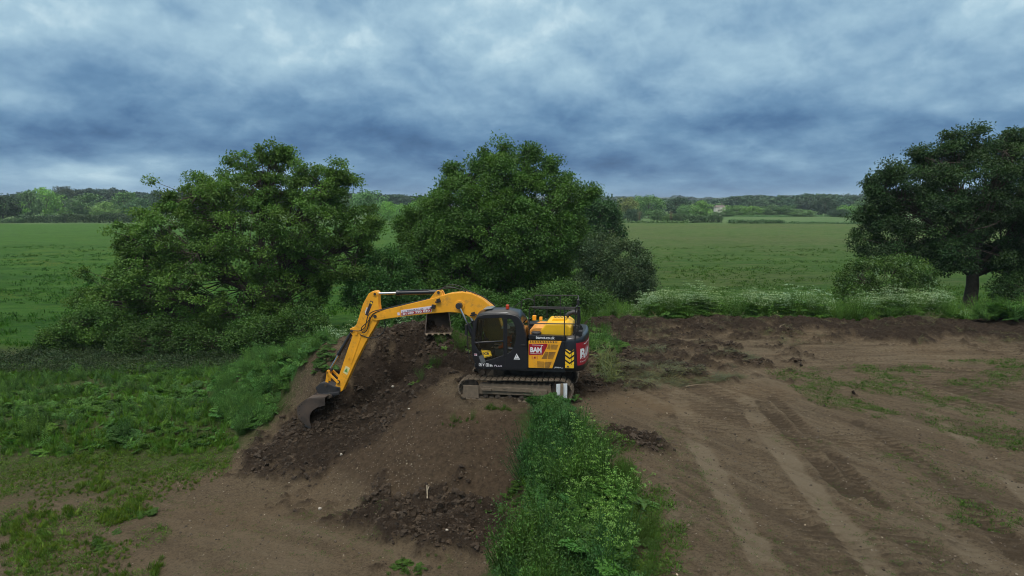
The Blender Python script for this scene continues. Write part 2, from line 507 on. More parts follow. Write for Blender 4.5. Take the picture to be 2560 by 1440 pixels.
TRACKS = [
 # points, half width, depth, light amount, cleat amount
 ([(1690,985),(1730,1080),(1790,1200),(1860,1320),(1940,1460)], .30, .030, .75, .15),
 ([(1860,1000),(1920,1090),(2000,1190),(2080,1290),(2160,1380),(2240,1470)], .30, .030, .9, .15),
 ([(1800,1000),(1860,1100),(1945,1215),(2030,1340),(2110,1460)], .22, .02, .2, .5),
 ([(1905,1010),(1975,1085),(2060,1170),(2130,1240)], .24, .06, -.5, 1.0),
 ([(1935,1000),(2020,1080),(2110,1170),(2200,1270)], .20, .05, -.45, 1.0),
 ([(2090,1060),(2200,1150),(2330,1270),(2480,1440)], .26, .025, .45, .5),
 ([(2330,1030),(2420,1110),(2520,1200),(2600,1270)], .22, .02, .7, .2),
 ([(2150,1060),(2280,1140),(2420,1250),(2560,1400)], .28, .035, -.25, 1.0),
 ([(1670,1180),(1680,1290),(1700,1380),(1740,1480)], .12, .02, .4, 0),
 ([(1500,1000),(1650,1012),(1800,990),(1900,940),(2060,905),(2300,890),(2600,900)], .35, .02, .45, .6),
 ([(1480,870),(1700,865),(1900,850),(2200,862),(2600,880)], .3, .03, .35, .5),
 ([(1900,905),(2150,880),(2400,868),(2620,862)], .3, .03, .3, .6),
 ([(1500,850),(1750,852),(2000,846),(2300,850)], .25, .03, -.2, .4),
 ([(2000,880),(2200,905),(2420,925),(2620,935)], .25, .03, .3, .7),
]
for pp, hw, dep, la, ca in TRACKS:
    P = path_world(pp)
    sel = (x > P[:, 0].min() - 2) & (x < P[:, 0].max() + 2) & (y > P[:, 1].min() - 2) & (y < P[:, 1].max() + 2)
    d, s = path_dist(P, x[sel], y[sel])
    d = d + (fbm(x[sel] * 2, y[sel] * 2, 2, 61) - .5) * .12
    ad = np.abs(d)
    inn = 1 - smooth(hw * .75, hw * 1.15, ad)
    lip = np.exp(-((ad - hw * 1.25) / .09) ** 2)
    brk = .4 + .6 * smooth(.35, .6, fbm(s * .5, s * 0 + d * .8, 3, 63))
    rutz[sel] += (-inn * dep + lip * dep * .6) * brk
    light[sel] += la * inn * brk
    cl = np.maximum(0, np.sin((s + np.abs(d) * .25) * 2 * math.pi / .24))
    cleat[sel] += ca * inn * cl * .05 * brk
    light[sel] -= ca * inn * smooth(.3, .8, cl) * brk * .75
dz += rutz + cleat
# faint parallel dozer streaks over the whole plateau
plat = smooth(2.0, 4.0, x) * (1 - smooth(34, 36, y))
streak = fbm((x * .64 + y * .35) * 3.2, (y * .9 - x * .35) * .22, 4, 71)
streak_far = fbm(x * .35, y * 2.6, 4, 73)
sw_ = smooth(23.5, 26, y)
st = streak * (1 - sw_) + streak_far * sw_
light += plat * (st - .5) * 1.1
dz += plat * (st - .5) * .10
st3 = fbm((x * .64 + y * .35) * 9, (y * .9 - x * .35) * .5, 3, 171) * (1 - sw_) + fbm(x * .8, y * 9, 3, 172) * sw_
light += plat * (st3 - .5) * .9
dz += plat * (st3 - .5) * .06
# cross hatching left by the dozer's grousers, in patches
hp = smooth(.50, .60, fbm(x * .45 + 8, y * .45, 3, 173))
hatch = np.maximum(0, np.sin((y * .93 + x * .18 + (fbm(x * .8, y * .8, 2, 174) - .5) * .5) * 2 * math.pi / .26))
dz += plat * hp * hatch * .030 * (1 - sw_ * .3)
light -= plat * hp * smooth(.3, .8, hatch) * .40 * (1 - sw_ * .4)
# streaks on the left floor, towards the camera
lf = (1 - smooth(-1.5, 0, x)) * (1 - smooth(17.5, 20, y))
st2 = fbm((x * .9 - y * .35) * .5, (y * .8 + x * .4) * 2.4, 4, 75)
light += lf * (st2 - .5) * .9
# water-worn fan on the mound
zf = base_z.copy()
zf[nr] += dz * (1 - field[nr])
LIGHT = np.zeros_like(fx); LIGHT[nr] = light
DARK = np.zeros_like(fx); DARK[nr] = np.clip(dkn, 0, 1)
TAN = np.zeros_like(fx)
for (a, b, r_, s_) in [(1570, 1010, 1.4, .9), (1650, 1020, 1.2, .8), (1510, 1015, .8, .6), (1880, 975, 1.5, .4), (2050, 845, 2.5, .3), (2350, 880, 2.5, .4), (1080, 1000, .6, .3), (640, 1300, 2.2, .3), (1180, 1035, .5, .5)]:
    p = px_ground(a, b, 0 if a > 1300 else (-2.2 if b > 1200 else -.1))
    TAN = np.maximum(TAN, s_ * np.exp(-(((fx - p[0]) / r_) ** 2 + ((fy - p[1]) / (r_ * .7)) ** 2)))
MOUND_TONE = np.zeros_like(fx)  # mask of the mound's slopes, where the soil colour turns darker and redder
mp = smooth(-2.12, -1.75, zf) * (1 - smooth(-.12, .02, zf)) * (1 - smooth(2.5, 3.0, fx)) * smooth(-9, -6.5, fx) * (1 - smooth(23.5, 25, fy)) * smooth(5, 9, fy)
MOUND_TONE = np.clip(mp, 0, 1)
STONY = np.zeros_like(fx)
for (a, b, z, r_, s_) in [(960, 1200, -1.7, 1.6, 1.), (1000, 1130, -1.1, 1., .7), (700, 1160, -2.1, .5, .2), (400, 1210, -2.2, .7, 1.), (320, 1060, -1.7, .8, .9), (270, 1310, -2.2, .6, .8), (580, 1145, -2.1, .5, .9), (150, 1400, -2.2, .8, .7), (1150, 1100, -.6, 1.2, .4)]:
    p = px_ground(a, b, z)
    STONY = np.maximum(STONY, s_ * np.exp(-(((fx - p[0]) ** 2 + (fy - p[1]) ** 2) / r_ ** 2)))
GZ = zf.reshape(GX.shape)


def height(px, py):
    """terrain height by bilinear lookup in the grid"""
    px = np.atleast_1d(np.asarray(px, float)); py = np.atleast_1d(np.asarray(py, float))
    i = np.clip(np.searchsorted(gx, px) - 1, 0, len(gx) - 2)
    j = np.clip(np.searchsorted(gy, py) - 1, 0, len(gy) - 2)
    tx = np.clip((px - gx[i]) / (gx[i + 1] - gx[i]), 0, 1); ty = np.clip((py - gy[j]) / (gy[j + 1] - gy[j]), 0, 1)
    return (GZ[j, i] * (1 - tx) + GZ[j, i + 1] * tx) * (1 - ty) + (GZ[j + 1, i] * (1 - tx) + GZ[j + 1, i + 1] * tx) * ty


def grid_lookup(G, px, py):
    i = np.clip(np.searchsorted(gx, px) - 1, 0, len(gx) - 2)
    j = np.clip(np.searchsorted(gy, py) - 1, 0, len(gy) - 2)
    return G.reshape(GX.shape)[j, i]


def ground_material():
    m, nt, out = mat_new('soil_and_grass')
    L = nt.links
    geo = nnode(nt, 'ShaderNodeNewGeometry')
    P = geo.outputs['Position']

    def att(nm):
        return nnode(nt, 'ShaderNodeAttribute', attribute_name=nm).outputs['Fac']

    def noi(scale, det=5, rough=.6, vec=None, dist=0):
        return nnode(nt, 'ShaderNodeTexNoise', {'Vector': vec or P, 'Scale': scale, 'Detail': det, 'Roughness': rough, 'Distortion': dist})

    def mr(v, a, b, c=0., d=1.):
        return nnode(nt, 'ShaderNodeMapRange', {0: v, 1: a, 2: b, 3: c, 4: d}).outputs[0]

    def mth(op, a, b=0.):
        return nnode(nt, 'ShaderNodeMath', {0: a, 1: b}, operation=op).outputs[0]

    def mix(f, a, b, mode='MIX'):
        a = a if isinstance(a, bpy.types.NodeSocket) else tuple(a) + (1,)
        b = b if isinstance(b, bpy.types.NodeSocket) else tuple(b) + (1,)
        return nnode(nt, 'ShaderNodeMix', {0: f, 6: a, 7: b}, data_type='RGBA', blend_type=mode).outputs[2]
    veg, drk, lig, tan, sto, fld = [att(k) for k in ('veg', 'dark', 'light', 'tan', 'stony', 'field')]
    n_big = noi(.55, 5).outputs[0]
    n_mid = noi(3.2, 6, .65).outputs[0]
    n_fin = noi(17, 6, .7).outputs[0]
    n_vf = noi(60, 3, .6).outputs[0]
    n_6 = noi(7.5, 5, .7).outputs[0]
    brown = mix(mr(n_mid, .35, .65), (.122, .094, .062), (.176, .138, .092))
    brown = mix(mr(n_big, .38, .62), brown, (.162, .122, .080))
    brown = mix(mr(n_6, .52, .66, 0, .55), brown, (.076, .058, .041))
    brown = mix(mr(n_fin, .52, .64, 0, .65), brown, (.056, .043, .031))
    brown = mix(mr(n_fin, .46, .34, 0, .5), brown, (.228, .188, .130))
    brown = mix(mth('MULTIPLY', att('mound_tone'), .85), brown, mix(mr(n_6, .36, .62), (.112, .080, .054), (.058, .041, .028)))
    brown = mix(mr(lig, 0, .8, 0, .7), brown, (.250, .208, .148))
    brown = mix(mr(lig, 0, -.7, 0, .8), brown, (.070, .053, .037))
    brown = mix(mth('MULTIPLY', tan, mr(n_mid, .3, .6, .4, 1.)), brown, (.19, .138, .085))
    dcol = mix(mr(n_mid, .35, .65), (.034, .025, .018), (.062, .046, .034))
    dcol = mix(mr(n_fin, .5, .65, 0, .6), dcol, (.018, .012, .009))
    dcol = mix(mr(n_6, .45, .32, 0, .5), dcol, (.088, .063, .044))
    soil = mix(drk, brown, dcol)
    # small stones
    vor = nnode(nt, 'ShaderNodeTexVoronoi', {'Vector': P, 'Scale': 15.0, 'Randomness': 1.0})
    cellr = nnode(nt, 'ShaderNodeSeparateColor', {0: vor.outputs['Color']})
    thr = mth('ADD', mr(sto, 0, 1, .05, .5), 0.0)
    isst = mth('MULTIPLY', mth('LESS_THAN', cellr.outputs[0], thr), mr(vor.outputs['Distance'], .20, .34, 1, 0))
    isst = mth('MULTIPLY', isst, mr(drk, 0, 1, 1, .35))
    stc = mix(cellr.outputs[1], (.16, .12, .085), (.42, .37, .30))
    soil = mix(mth('MULTIPLY', isst, .85), soil, stc)
    # short grass and moss film between the plants
    g1 = mix(mr(n_fin, .3, .7), (.030, .058, .014), (.075, .115, .032))
    g1 = mix(mr(n_big, .4, .65), g1, (.070, .095, .034))
    vf = mth('ADD', veg, mth('ADD', mth('MULTIPLY', mth('SUBTRACT', n_mid, .5), 1.1), mth('MULTIPLY', mth('SUBTRACT', n_fin, .5), .9)))
    vfac = mr(vf, .46, .84, 0, .85)
    near_col = mix(vfac, soil, g1)
    # meadow
    sp = nnode(nt, 'ShaderNodeSeparateXYZ', {0: P})
    vst = nnode(nt, 'ShaderNodeMapping', {'Vector': P, 'Scale': (.35, 1.0, 1)}).outputs[0]
    m_big = noi(.035, 5, .55, vst).outputs[0]
    m_mid = noi(.25, 6, .65, vst).outputs[0]
    m_fin = noi(1.8, 6, .75, vst).outputs[0]
    m_2 = noi(.8, 6, .7, vst).outputs[0]
    left = mix(mr(m_mid, .38, .62), (.024, .092, .007), (.050, .142, .013))
    right = mix(mr(m_mid, .38, .62), (.026, .092, .008), (.056, .130, .016))
    dist = mr(sp.outputs[1], 60, 170)
    left = mix(mth('MULTIPLY', dist, .6), left, (.062, .138, .024))
    right = mix(mth('MULTIPLY', dist, .85), right, (.078, .128, .034))
    right = mix(mr(m_big, .46, .60, 0, .5), right, (.092, .112, .042))
    right = mix(mth('MULTIPLY', mr(m_2, .52, .68, 0, .7), mr(sp.outputs[1], 45, 160, .35, 1)), right, (.150, .122, .072))
    side = mr(sp.outputs[0], -10, 22)
    mead = mix(side, left, right)
    mead = mix(mr(m_2, .50, .36, 0, .5), mead, (.020, .060, .008))
    mead = mix(mr(m_fin, .53, .66, 0, .75), mead, (.014, .046, .007))
    mead = mix(mr(m_fin, .47, .34, 0, .6), mead, (.085, .150, .030))
    # buttercups on the left
    bv = nnode(nt, 'ShaderNodeTexVoronoi', {'Vector': P, 'Scale': 4.0})
    bc = mth('MULTIPLY', mr(bv.outputs['Distance'], .25, .42, 1, 0), mr(noi(.16, 4, .6).outputs[0], .52, .66))
    bc = mth('MULTIPLY', bc, mth('MULTIPLY', mr(sp.outputs[0], -5, -14), mr(sp.outputs[1], 190, 120)))
    mead = mix(mth('MULTIPLY', bc, .6), mead, (.26, .21, .015))
    far = mr(sp.outputs[1], 268, 275)
    fcol = mix(mr(m_big, .4, .6), (.070, .135, .045), (.095, .150, .058))
    mead = mix(far, mead, fcol)
    col = mix(fld, near_col, mead)
    h = mth('ADD', mth('MULTIPLY', n_fin, 1.0), mth('MULTIPLY', n_vf, .45))
    h = mth('ADD', h, mth('MULTIPLY', isst, .35))
    h = mth('ADD', h, mth('MULTIPLY', m_fin, mth('MULTIPLY', fld, 4.)))
    h = mth('ADD', h, mth('MULTIPLY', n_6, 1.2))
    b = nnode(nt, 'ShaderNodeBump', {'Height': h, 'Strength': 1.0, 'Distance': 0.13})
    rg = mr(n_mid, .3, .7, .72, .95)
    p = nnode(nt, 'ShaderNodeBsdfPrincipled', {'Base Color': col, 'Roughness': rg, 'Specular IOR Level': .08, 'Normal': b.outputs[0]})
    L.new(p.outputs[0], out.inputs[0])
    return m


nxg, nyg = len(gx), len(gy)
ii = np.arange(nxg * nyg).reshape(nyg, nxg)
gq = np.stack([ii[:-1, :-1], ii[:-1, 1:], ii[1:, 1:], ii[1:, :-1]], -1).reshape(-1, 4)
gme = mesh_np('ground', np.stack([fx, fy, zf], -1), gq, smooth_shade=True,
              attrs=dict(mound_tone=MOUND_TONE, veg=veg, dark=DARK, light=LIGHT, tan=TAN, stony=STONY, field=field))
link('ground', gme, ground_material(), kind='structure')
# ------------------------------------------------------------------ plants: templates and scatter
class Geo:
    """accumulates quads / tris with a tint per vertex"""
    def __init__(self):
        self.V, self.Q, self.T, self.C, self.n = [], [], [], [], 0

    def add(self, V, Q=None, T=None, tint=(1, 1, 1)):
        V = np.asarray(V, float).reshape(-1, 3)
        if Q is not None and len(Q): self.Q.append(np.asarray(Q).reshape(-1, 4) + self.n)
        if T is not None and len(T): self.T.append(np.asarray(T).reshape(-1, 3) + self.n)
        self.V.append(V)
        t = np.asarray(tint, float)
        self.C.append(np.broadcast_to(t, (len(V), 3)) if t.ndim == 1 else t)
        self.n += len(V)

    def arr(self):
        return (np.concatenate(self.V), np.concatenate(self.Q) if self.Q else np.zeros((0, 4), int),
                np.concatenate(self.T) if self.T else np.zeros((0, 3), int), np.concatenate(self.C))

    def mesh(self, name, smooth_shade=False):
        V, Q, T, C = self.arr()
        return mesh_np(name, V, Q, T, C, smooth_shade)


def unit(v):
    v = np.asarray(v, float)
    return v / (np.linalg.norm(v, axis=-1, keepdims=True) + 1e-9)


def leaf_quads(base, direc, normal, length, width):
    """N diamond leaves: base (N,3), direc, normal, length (N,), width (N,)"""
    base = np.atleast_2d(base); N = len(base)
    d = unit(direc); s = unit(np.cross(d, normal)); nn = np.cross(s, d)
    length = np.broadcast_to(length, (N,))[:, None]; width = np.broadcast_to(width, (N,))[:, None]
    a = base
    b = base + d * length * .5 + s * width * .5 + nn * width * .12
    c = base + d * length - nn * length * .12
    e = base + d * length * .5 - s * width * .5 + nn * width * .12
    V = np.stack([a, b, c, e], 1).reshape(-1, 3)
    Q = np.arange(N * 4).reshape(-1, 4)
    return V, Q


def tube(P, rad, n=5):
    P = np.asarray(P, float); rad = np.broadcast_to(rad, (len(P),))
    t = np.gradient(P, axis=0); t = unit(t)
    ref = np.where(np.abs(t[:, 2:3]) > .9, np.array([[1., 0, 0]]), np.array([[0, 0, 1.]]))
    u = unit(np.cross(t, ref)); v = np.cross(t, u)
    a = np.arange(n) * 2 * math.pi / n
    V = P[:, None] + rad[:, None, None] * (np.cos(a)[None, :, None] * u[:, None] + np.sin(a)[None, :, None] * v[:, None])
    V = V.reshape(-1, 3)
    k = len(P)
    i = np.arange((k - 1) * n).reshape(k - 1, n)
    j = np.roll(i, -1, 1)
    Q = np.stack([i, j, j + n, i + n], -1).reshape(-1, 4)
    return V, Q


def rnd(a, b, n=None):
    return rng.uniform(a, b, n)


def jit(n, amt=.18, hue=.08):
    """leaf-to-leaf colour variation"""
    b = rnd(1 - amt, 1 + amt, n)[:, None]
    h = rnd(-hue, hue, n)[:, None]
    return b * np.concatenate([1 + h * 1.1, 1 + h * .3, 1 - h], 1)


def t_grass(nb=26, h=.28, spread=.10, w=.012):
    g = Geo()
    ang = rnd(0, 6.283, nb); r = rnd(0, spread, nb)
    base = np.stack([np.cos(ang) * r, np.sin(ang) * r, np.zeros(nb) - .02], -1)
    lean = rnd(.1, .6, nb)
    a2 = ang + rnd(-.8, .8, nb)
    d = np.stack([np.cos(a2) * lean, np.sin(a2) * lean, np.ones(nb)], -1)
    V, Q = leaf_quads(base, d, np.stack([np.cos(a2), np.sin(a2), np.zeros(nb)], -1), h * rnd(.5, 1.1, nb), w * 2)
    g.add(V, Q, tint=np.repeat(jit(nb), 4, 0))
    return g.arr()


def t_frond(n_fr=7, ln=.42, up=.8, tint=(1, 1, 1)):
    """ferny compound leaves: cow parsley, hemlock, tansy"""
    g = Geo()
    for k in range(n_fr):
        az = k * 2.4 + rnd(-.3, .3); L_ = ln * rnd(.7, 1.15); u = up * rnd(.6, 1.2)
        hd = np.array([math.cos(az), math.sin(az), 0])
        s = np.linspace(0, 1, 9)[:, None]
        P = hd * L_ * s + np.array([0, 0, 1]) * L_ * u * (s - .75 * s ** 2.2)
        V, Q = tube(P[::2], .005, 3); g.add(V, Q, tint=np.array(tint) * .8)
        side = np.cross(hd, [0, 0, 1])
        bases, dirs, lens = [], [], []
        for i in range(2, 9):
            pl = L_ * .42 * math.sin((i / 8.6) * math.pi * .93) + .02
            for sg in (-1, 1):
                pd = unit(side * sg + hd * .5 + np.array([0, 0, -.15]))
                for q in range(1, 5):
                    b_ = P[i] + pd * pl * q / 4.6
                    for s2 in (-1, 1):
                        bases.append(b_); dirs.append(unit(pd * .7 + np.cross(pd, [0, 0, 1]) * s2 * .8 + rng.normal(0, .25, 3))); lens.append(pl * .30 * (1.25 - q / 6) + .015)
        N = len(bases); lens = np.array(lens)
        V, Q = leaf_quads(np.array(bases), np.array(dirs), np.array([0, 0, 1.]) + rng.normal(0, .35, (N, 3)), lens * 1.2, lens * .75)
        g.add(V, Q, tint=np.repeat(jit(N, .22) * np.array(tint) * rnd(.85, 1.1), 4, 0))
    return g.arr()


def t_dock(nl=11, ln=.34, w=.10, up=1.0, tint=(1, 1, 1)):
    """rosette of long broad leaves"""
    g = Geo()
    for k in range(nl):
        az = k * 2.4 + rnd(-.4, .4); L_ = ln * rnd(.6, 1.15); u = up * rnd(.4, 1.2)
        hd = np.array([math.cos(az), math.sin(az), 0]); sd_ = np.cross(hd, [0, 0, 1])
        rows_ = []
        for s, ww in ((0, .12), (.2, .35), (.45, 1), (.75, .75), (1, .05)):
            c = hd * L_ * s + np.array([0, 0, 1]) * L_ * u * (s - .8 * s * s)
            rows_ += [c - sd_ * w * .5 * ww + [0, 0, w * .12 * ww], c, c + sd_ * w * .5 * ww + [0, 0, w * .12 * ww]]
        V = np.array(rows_)
        Q = [[3 * i + j, 3 * i + j + 1, 3 * i + j + 4, 3 * i + j + 3] for i in range(4) for j in range(2)]
        g.add(V, Q, tint=np.array(tint) * rnd(.8, 1.15) * np.array([rnd(.85, 1.2), 1, rnd(.8, 1.1)]))
    return g.arr()


def t_nettle(ns=7, h=.7, spread=.18, leaf=.08, tint=(1, 1, 1)):
    g = Geo()
    for k in range(ns):
        az = rnd(0, 6.28); r = rnd(0, spread); H = h * rnd(.6, 1.1)
        lean = np.array([rnd(-.2, .2), rnd(-.2, .2), 1])
        b0 = np.array([math.cos(az) * r, math.sin(az) * r, -.03])
        P = b0 + lean * H * np.linspace(0, 1, 4)[:, None]
        V, Q = tube(P, .006, 3); g.add(V, Q, tint=np.array(tint) * .75)
        npair = max(5, int(H / .055))
        t = np.linspace(.12, 1, npair)
        c = b0 + lean * H * t[:, None]
        bs, ds, ls = [], [], []
        for i in range(npair):
            a0 = i * 1.57 + rnd(-.4, .4)
            for s in (0, math.pi):
                bs.append(c[i]); ds.append([math.cos(a0 + s), math.sin(a0 + s), rnd(-.3, .5)]); ls.append(leaf * (1.25 - .55 * t[i]) * rnd(.7, 1.2))
        N = len(bs); ls = np.array(ls)
        V, Q = leaf_quads(np.array(bs), np.array(ds), np.array([0, 0, 1.]) + rng.normal(0, .2, (N, 3)), ls, ls * .5)
        g.add(V, Q, tint=np.repeat(jit(N) * np.array(tint) * rnd(.85, 1.15), 4, 0))
    return g.arr()


def t_umbel(h=1.0, nst=3, flower=(5.5, 4.6, 11.), fsize=.022, nf=16, rad=.055, leafy=1.0, tint=(1, 1, 1)):
    """cow parsley in flower: ribbed stems, ferny leaves, flat-topped flower heads"""
    g = Geo()
    for k in range(nst):
        lean = np.array([rnd(-.3, .3), rnd(-.3, .3), 1]); H = h * rnd(.7, 1.1)
        b0 = np.array([rnd(-.1, .1), rnd(-.1, .1), -.03])
        P = b0 + lean * H * np.linspace(0, 1, 5)[:, None]
        V, Q = tube(P, np.linspace(.009, .004, 5), 3); g.add(V, Q, tint=np.array(tint) * .85)
        for j in range(6):
            t = rnd(.45, .85); c = b0 + lean * H * t; az = rnd(0, 6.28)
            e = c + np.array([math.cos(az) * .2, math.sin(az) * .2, .24]) * rnd(.6, 1.2) * h
            V, Q = tube([c, (c + e) / 2 + [0, 0, -.02], e], .003, 3); g.add(V, Q, tint=np.array(tint) * .9)
            n_ = nf
            a = rnd(0, 6.28, n_); r = rad * np.sqrt(rnd(0, 1, n_)); cen = e + np.stack([np.cos(a) * r, np.sin(a) * r, rnd(-.012, .012, n_)], -1)
            V, Q = leaf_quads(cen, np.stack([np.cos(a), np.sin(a), np.zeros(n_)], -1), np.array([0, 0, 1.]) + rng.normal(0, .3, (n_, 3)), fsize, fsize)
            g.add(V, Q, tint=np.array(flower) * rnd(.8, 1.1))
    fr = t_frond(int(6 * leafy), .34, 1.3, tint)
    V = fr[0].copy(); V[:, 2] += .05 * h
    g.add(V, fr[1], fr[2], fr[3])
    for z in (.3, .5):
        fr = t_frond(int(4 * leafy), .22, .6, tint)
        V = fr[0].copy(); V[:, 2] += z * h; V[:, :2] += rng.normal(0, .04, 2)
        g.add(V, fr[1], fr[2], fr[3])
    return g.arr()


def t_clump(n=220, r=.4, leaf=.05, tint=(1, 1, 1), flat=.7, stems=True):
    """rounded mound of leaves: bramble, low bush"""
    g = Geo()
    d = unit(rng.normal(0, 1, (n, 3))); d[:, 2] = np.abs(d[:, 2])
    rr = r * rnd(.55, 1.05, n) ** .6
    c = d * rr[:, None] * np.array([1, 1, flat])
    c *= (1 + .25 * np.sin(d[:, :1] * 5) * np.cos(d[:, 1:2] * 4))
    V, Q = leaf_quads(c, unit(d + rng.normal(0, .9, (n, 3))), d + [0, 0, .8] + rng.normal(0, .5, (n, 3)), leaf * rnd(.7, 1.3, n), leaf * .65)
    g.add(V, Q, tint=np.repeat(jit(n, .25) * np.array(tint), 4, 0))
    if stems:
        for k in range(8):
            e = c[rng.integers(n)]
            V, Q = tube([[0, 0, -.05], e * .5 + [0, 0, .05], e], .006, 3); g.add(V, Q, tint=(.9, .6, .6))
    return g.arr()


def scatter(g, temps, pos, scale, tint=None, tilt=.15, zoff=0.0):
    """copy templates (arrays) to positions into one Geo"""
    n = len(pos)
    scale = np.broadcast_to(scale, (n,))
    pick = rng.integers(len(temps), size=n)
    for ti, (V, Q, T, C) in enumerate(temps):
        idx = np.nonzero(pick == ti)[0]
        if not len(idx): continue
        k = len(idx)
        a = rnd(0, 6.283, k); ca, sa = np.cos(a), np.sin(a)
        tx, ty = rng.normal(0, tilt, k), rng.normal(0, tilt, k)
        VV = np.empty((k, len(V), 3))
        s = scale[idx][:, None]
        vx = V[:, 0][None] * ca[:, None] - V[:, 1][None] * sa[:, None]
        vy = V[:, 0][None] * sa[:, None] + V[:, 1][None] * ca[:, None]
        vz = V[:, 2][None] * np.ones((k, 1))
        VV[..., 0] = (vx + vz * tx[:, None]) * s + pos[idx, 0:1]
        VV[..., 1] = (vy + vz * ty[:, None]) * s + pos[idx, 1:2]
        VV[..., 2] = (vz - vx * tx[:, None] - vy * ty[:, None]) * s + pos[idx, 2:3] + zoff
        off = (np.arange(k) * len(V))[:, None, None]
        tt = np.ones((k, 3)) if tint is None else np.asarray(tint)[idx]
        CC = (C[None] * tt[:, None, :]).reshape(-1, 3)
        g.add(VV.reshape(-1, 3), (Q[None] + off).reshape(-1, 4) if len(Q) else None, (T[None] + off).reshape(-1, 3) if len(T) else None, CC)


def in_poly(x, y, P):
    P = np.asarray(P); c = np.zeros(len(x), bool); j = len(P) - 1
    for i in range(len(P)):
        xi, yi = P[i]; xj, yj = P[j]
        c ^= ((yi > y) != (yj > y)) & (x < (xj - xi) * (y - yi) / (yj - yi + 1e-12) + xi)
        j = i
    return c


def sample_px(poly_px, z, n, clump=0.0, seed=1, thr=.5, sc=1.0):
    """random ground points inside a polygon given in photo pixels on height z (thinned by a noise field)"""
    W = np.array([px_ground(a, b, z)[:2] for a, b in poly_px])
    lo, hi = W.min(0), W.max(0)
    out = []
    tot = 0
    for _ in range(60):
        p = rng.uniform(lo, hi, (n * 2, 2))
        k = in_poly(p[:, 0], p[:, 1], W)
        if clump:
            k &= fbm(p[:, 0] * sc, p[:, 1] * sc, 3, seed) + rng.normal(0, .04, len(p)) > thr
        out.append(p[k]); tot += k.sum()
        if tot >= n: break
    p = np.concatenate(out)[:n]
    return np.column_stack([p, height(p[:, 0], p[:, 1])])


def tints(n, base=(1, 1, 1), amt=.2, hue=.1):
    return jit(n, amt, hue) * np.array(base)


M_weed = leaf_mat('weed_green', (.050, .122, .022))
M_weed_blue = leaf_mat('hemlock_green', (.066, .152, .032))
M_grass = leaf_mat('grass_green', (.045, .100, .018))
M_bramble = leaf_mat('bramble_green', (.030, .058, .020))
M_dry = leaf_mat('dry_grass', (.068, .080, .028), trans=.1)

TG = [t_grass(24, .26, .10, .012) for _ in range(3)]
TGl = [t_grass(40, .5, .16, .008) for _ in range(3)]
TF = [t_frond(7, .42, .8) for _ in range(3)]
TFs = [t_frond(6, .26, .5) for _ in range(3)]
TD = [t_dock(11, .34, .10) for _ in range(3)]
TN = [t_nettle(7, .7, .2, .085) for _ in range(3)]
TU = [t_umbel(1.0, 3) for _ in range(3)]
TUy = [t_umbel(.95, 3, flower=(2.9, 2.3, 3.2), fsize=.020, nf=10, rad=.028, tint=(1.1, 1.1, .95)) for _ in range(3)]
TC = [t_clump(200, .4, .055, flat=.75) for _ in range(3)]
def t_tiny(n=14, r=.10, leaf=.035):
    g = Geo(); a = rnd(0, 6.28, n); q = r * np.sqrt(rnd(0, 1, n))
    b = np.stack([np.cos(a) * q, np.sin(a) * q, rnd(0, .02, n)], -1)
    V, Q = leaf_quads(b, np.stack([np.cos(a), np.sin(a), rnd(.1, 1.2, n)], -1) + rng.normal(0, .3, (n, 3)), np.array([0, 0, 1.]) + rng.normal(0, .3, (n, 3)), leaf * rnd(.6, 1.5, n), leaf * .45)
    g.add(V, Q, tint=np.repeat(jit(n, .3, .12), 4, 0)); return g.arr()


def t_bush(n=460, r=.34, h=1.0, leaf=.045, stems=9):
    g = Geo()
    k = 16
    a = rnd(0, 6.28, k); q = r * np.sqrt(rnd(0, 1, k)); hz_ = h * rnd(.35, 1.0, k)
    c = np.stack([np.cos(a) * q * (.6 + hz_ / h * .6), np.sin(a) * q * (.6 + hz_ / h * .6), hz_], -1)
    for i in range(k):
        V, Q = tube([[c[i, 0] * .3, c[i, 1] * .3, -.03], c[i] * [.7, .7, .55], c[i]], .006, 3); g.add(V, Q, tint=(.9, .9, .8))
    idx = rng.integers(k, size=n); t = rnd(.35, 1.05, n)[:, None]
    pos = c[idx] * np.concatenate([.3 + .7 * t, .3 + .7 * t, t], 1) + rng.normal(0, .07, (n, 3))
    V, Q = leaf_quads(pos, rng.normal(0, 1, (n, 3)) + [0, 0, .2], np.array([0, 0, 1.]) + rng.normal(0, .5, (n, 3)), leaf * rnd(.6, 1.5, n), leaf * .4)
    g.add(V, Q, tint=np.repeat(jit(k, .22, .1)[idx] * jit(n, .2, .06), 4, 0))
    return g.arr()


TB = [t_bush(460, .34, 1.0, .045), t_bush(520, .38, .9, .038), t_bush(420, .30, 1.15, .055), t_bush(480, .34, .8, .05)]
TT = [t_tiny(14, .10, .04) for _ in range(4)]
TCs = [t_clump(120, .22, .035, flat=.6, stems=False) for _ in range(2)]

# --- bank in the foreground: one tangled mass between the mound and the plateau
def bank_xy(n, y0=7.5, y1=20.9):
    yy = rnd(y0, y1, n)
    er = 1.95 + .18 * np.sin(yy * 1.3) - .55 * smooth(18.6, 20.6, yy)
    el = np.where(yy > 17.3, .15 + (yy - 17.3) * .12, .1 - (17.3 - yy) * .07) - .45 * smooth(15.8, 14.2, yy)
    el = np.where((yy > 15.2) & (yy < 16.9), el + .45, el) + .35 * smooth(14.5, 12.5, yy) + .25 * np.sin(yy * 2.3)
    er = er - .12 + .28 * np.sin(yy * 3.1 + 1); el = el + .26
    xx = el + (er - el) * rnd(0, 1, n)
    return np.column_stack([xx, yy, height(xx, yy)])


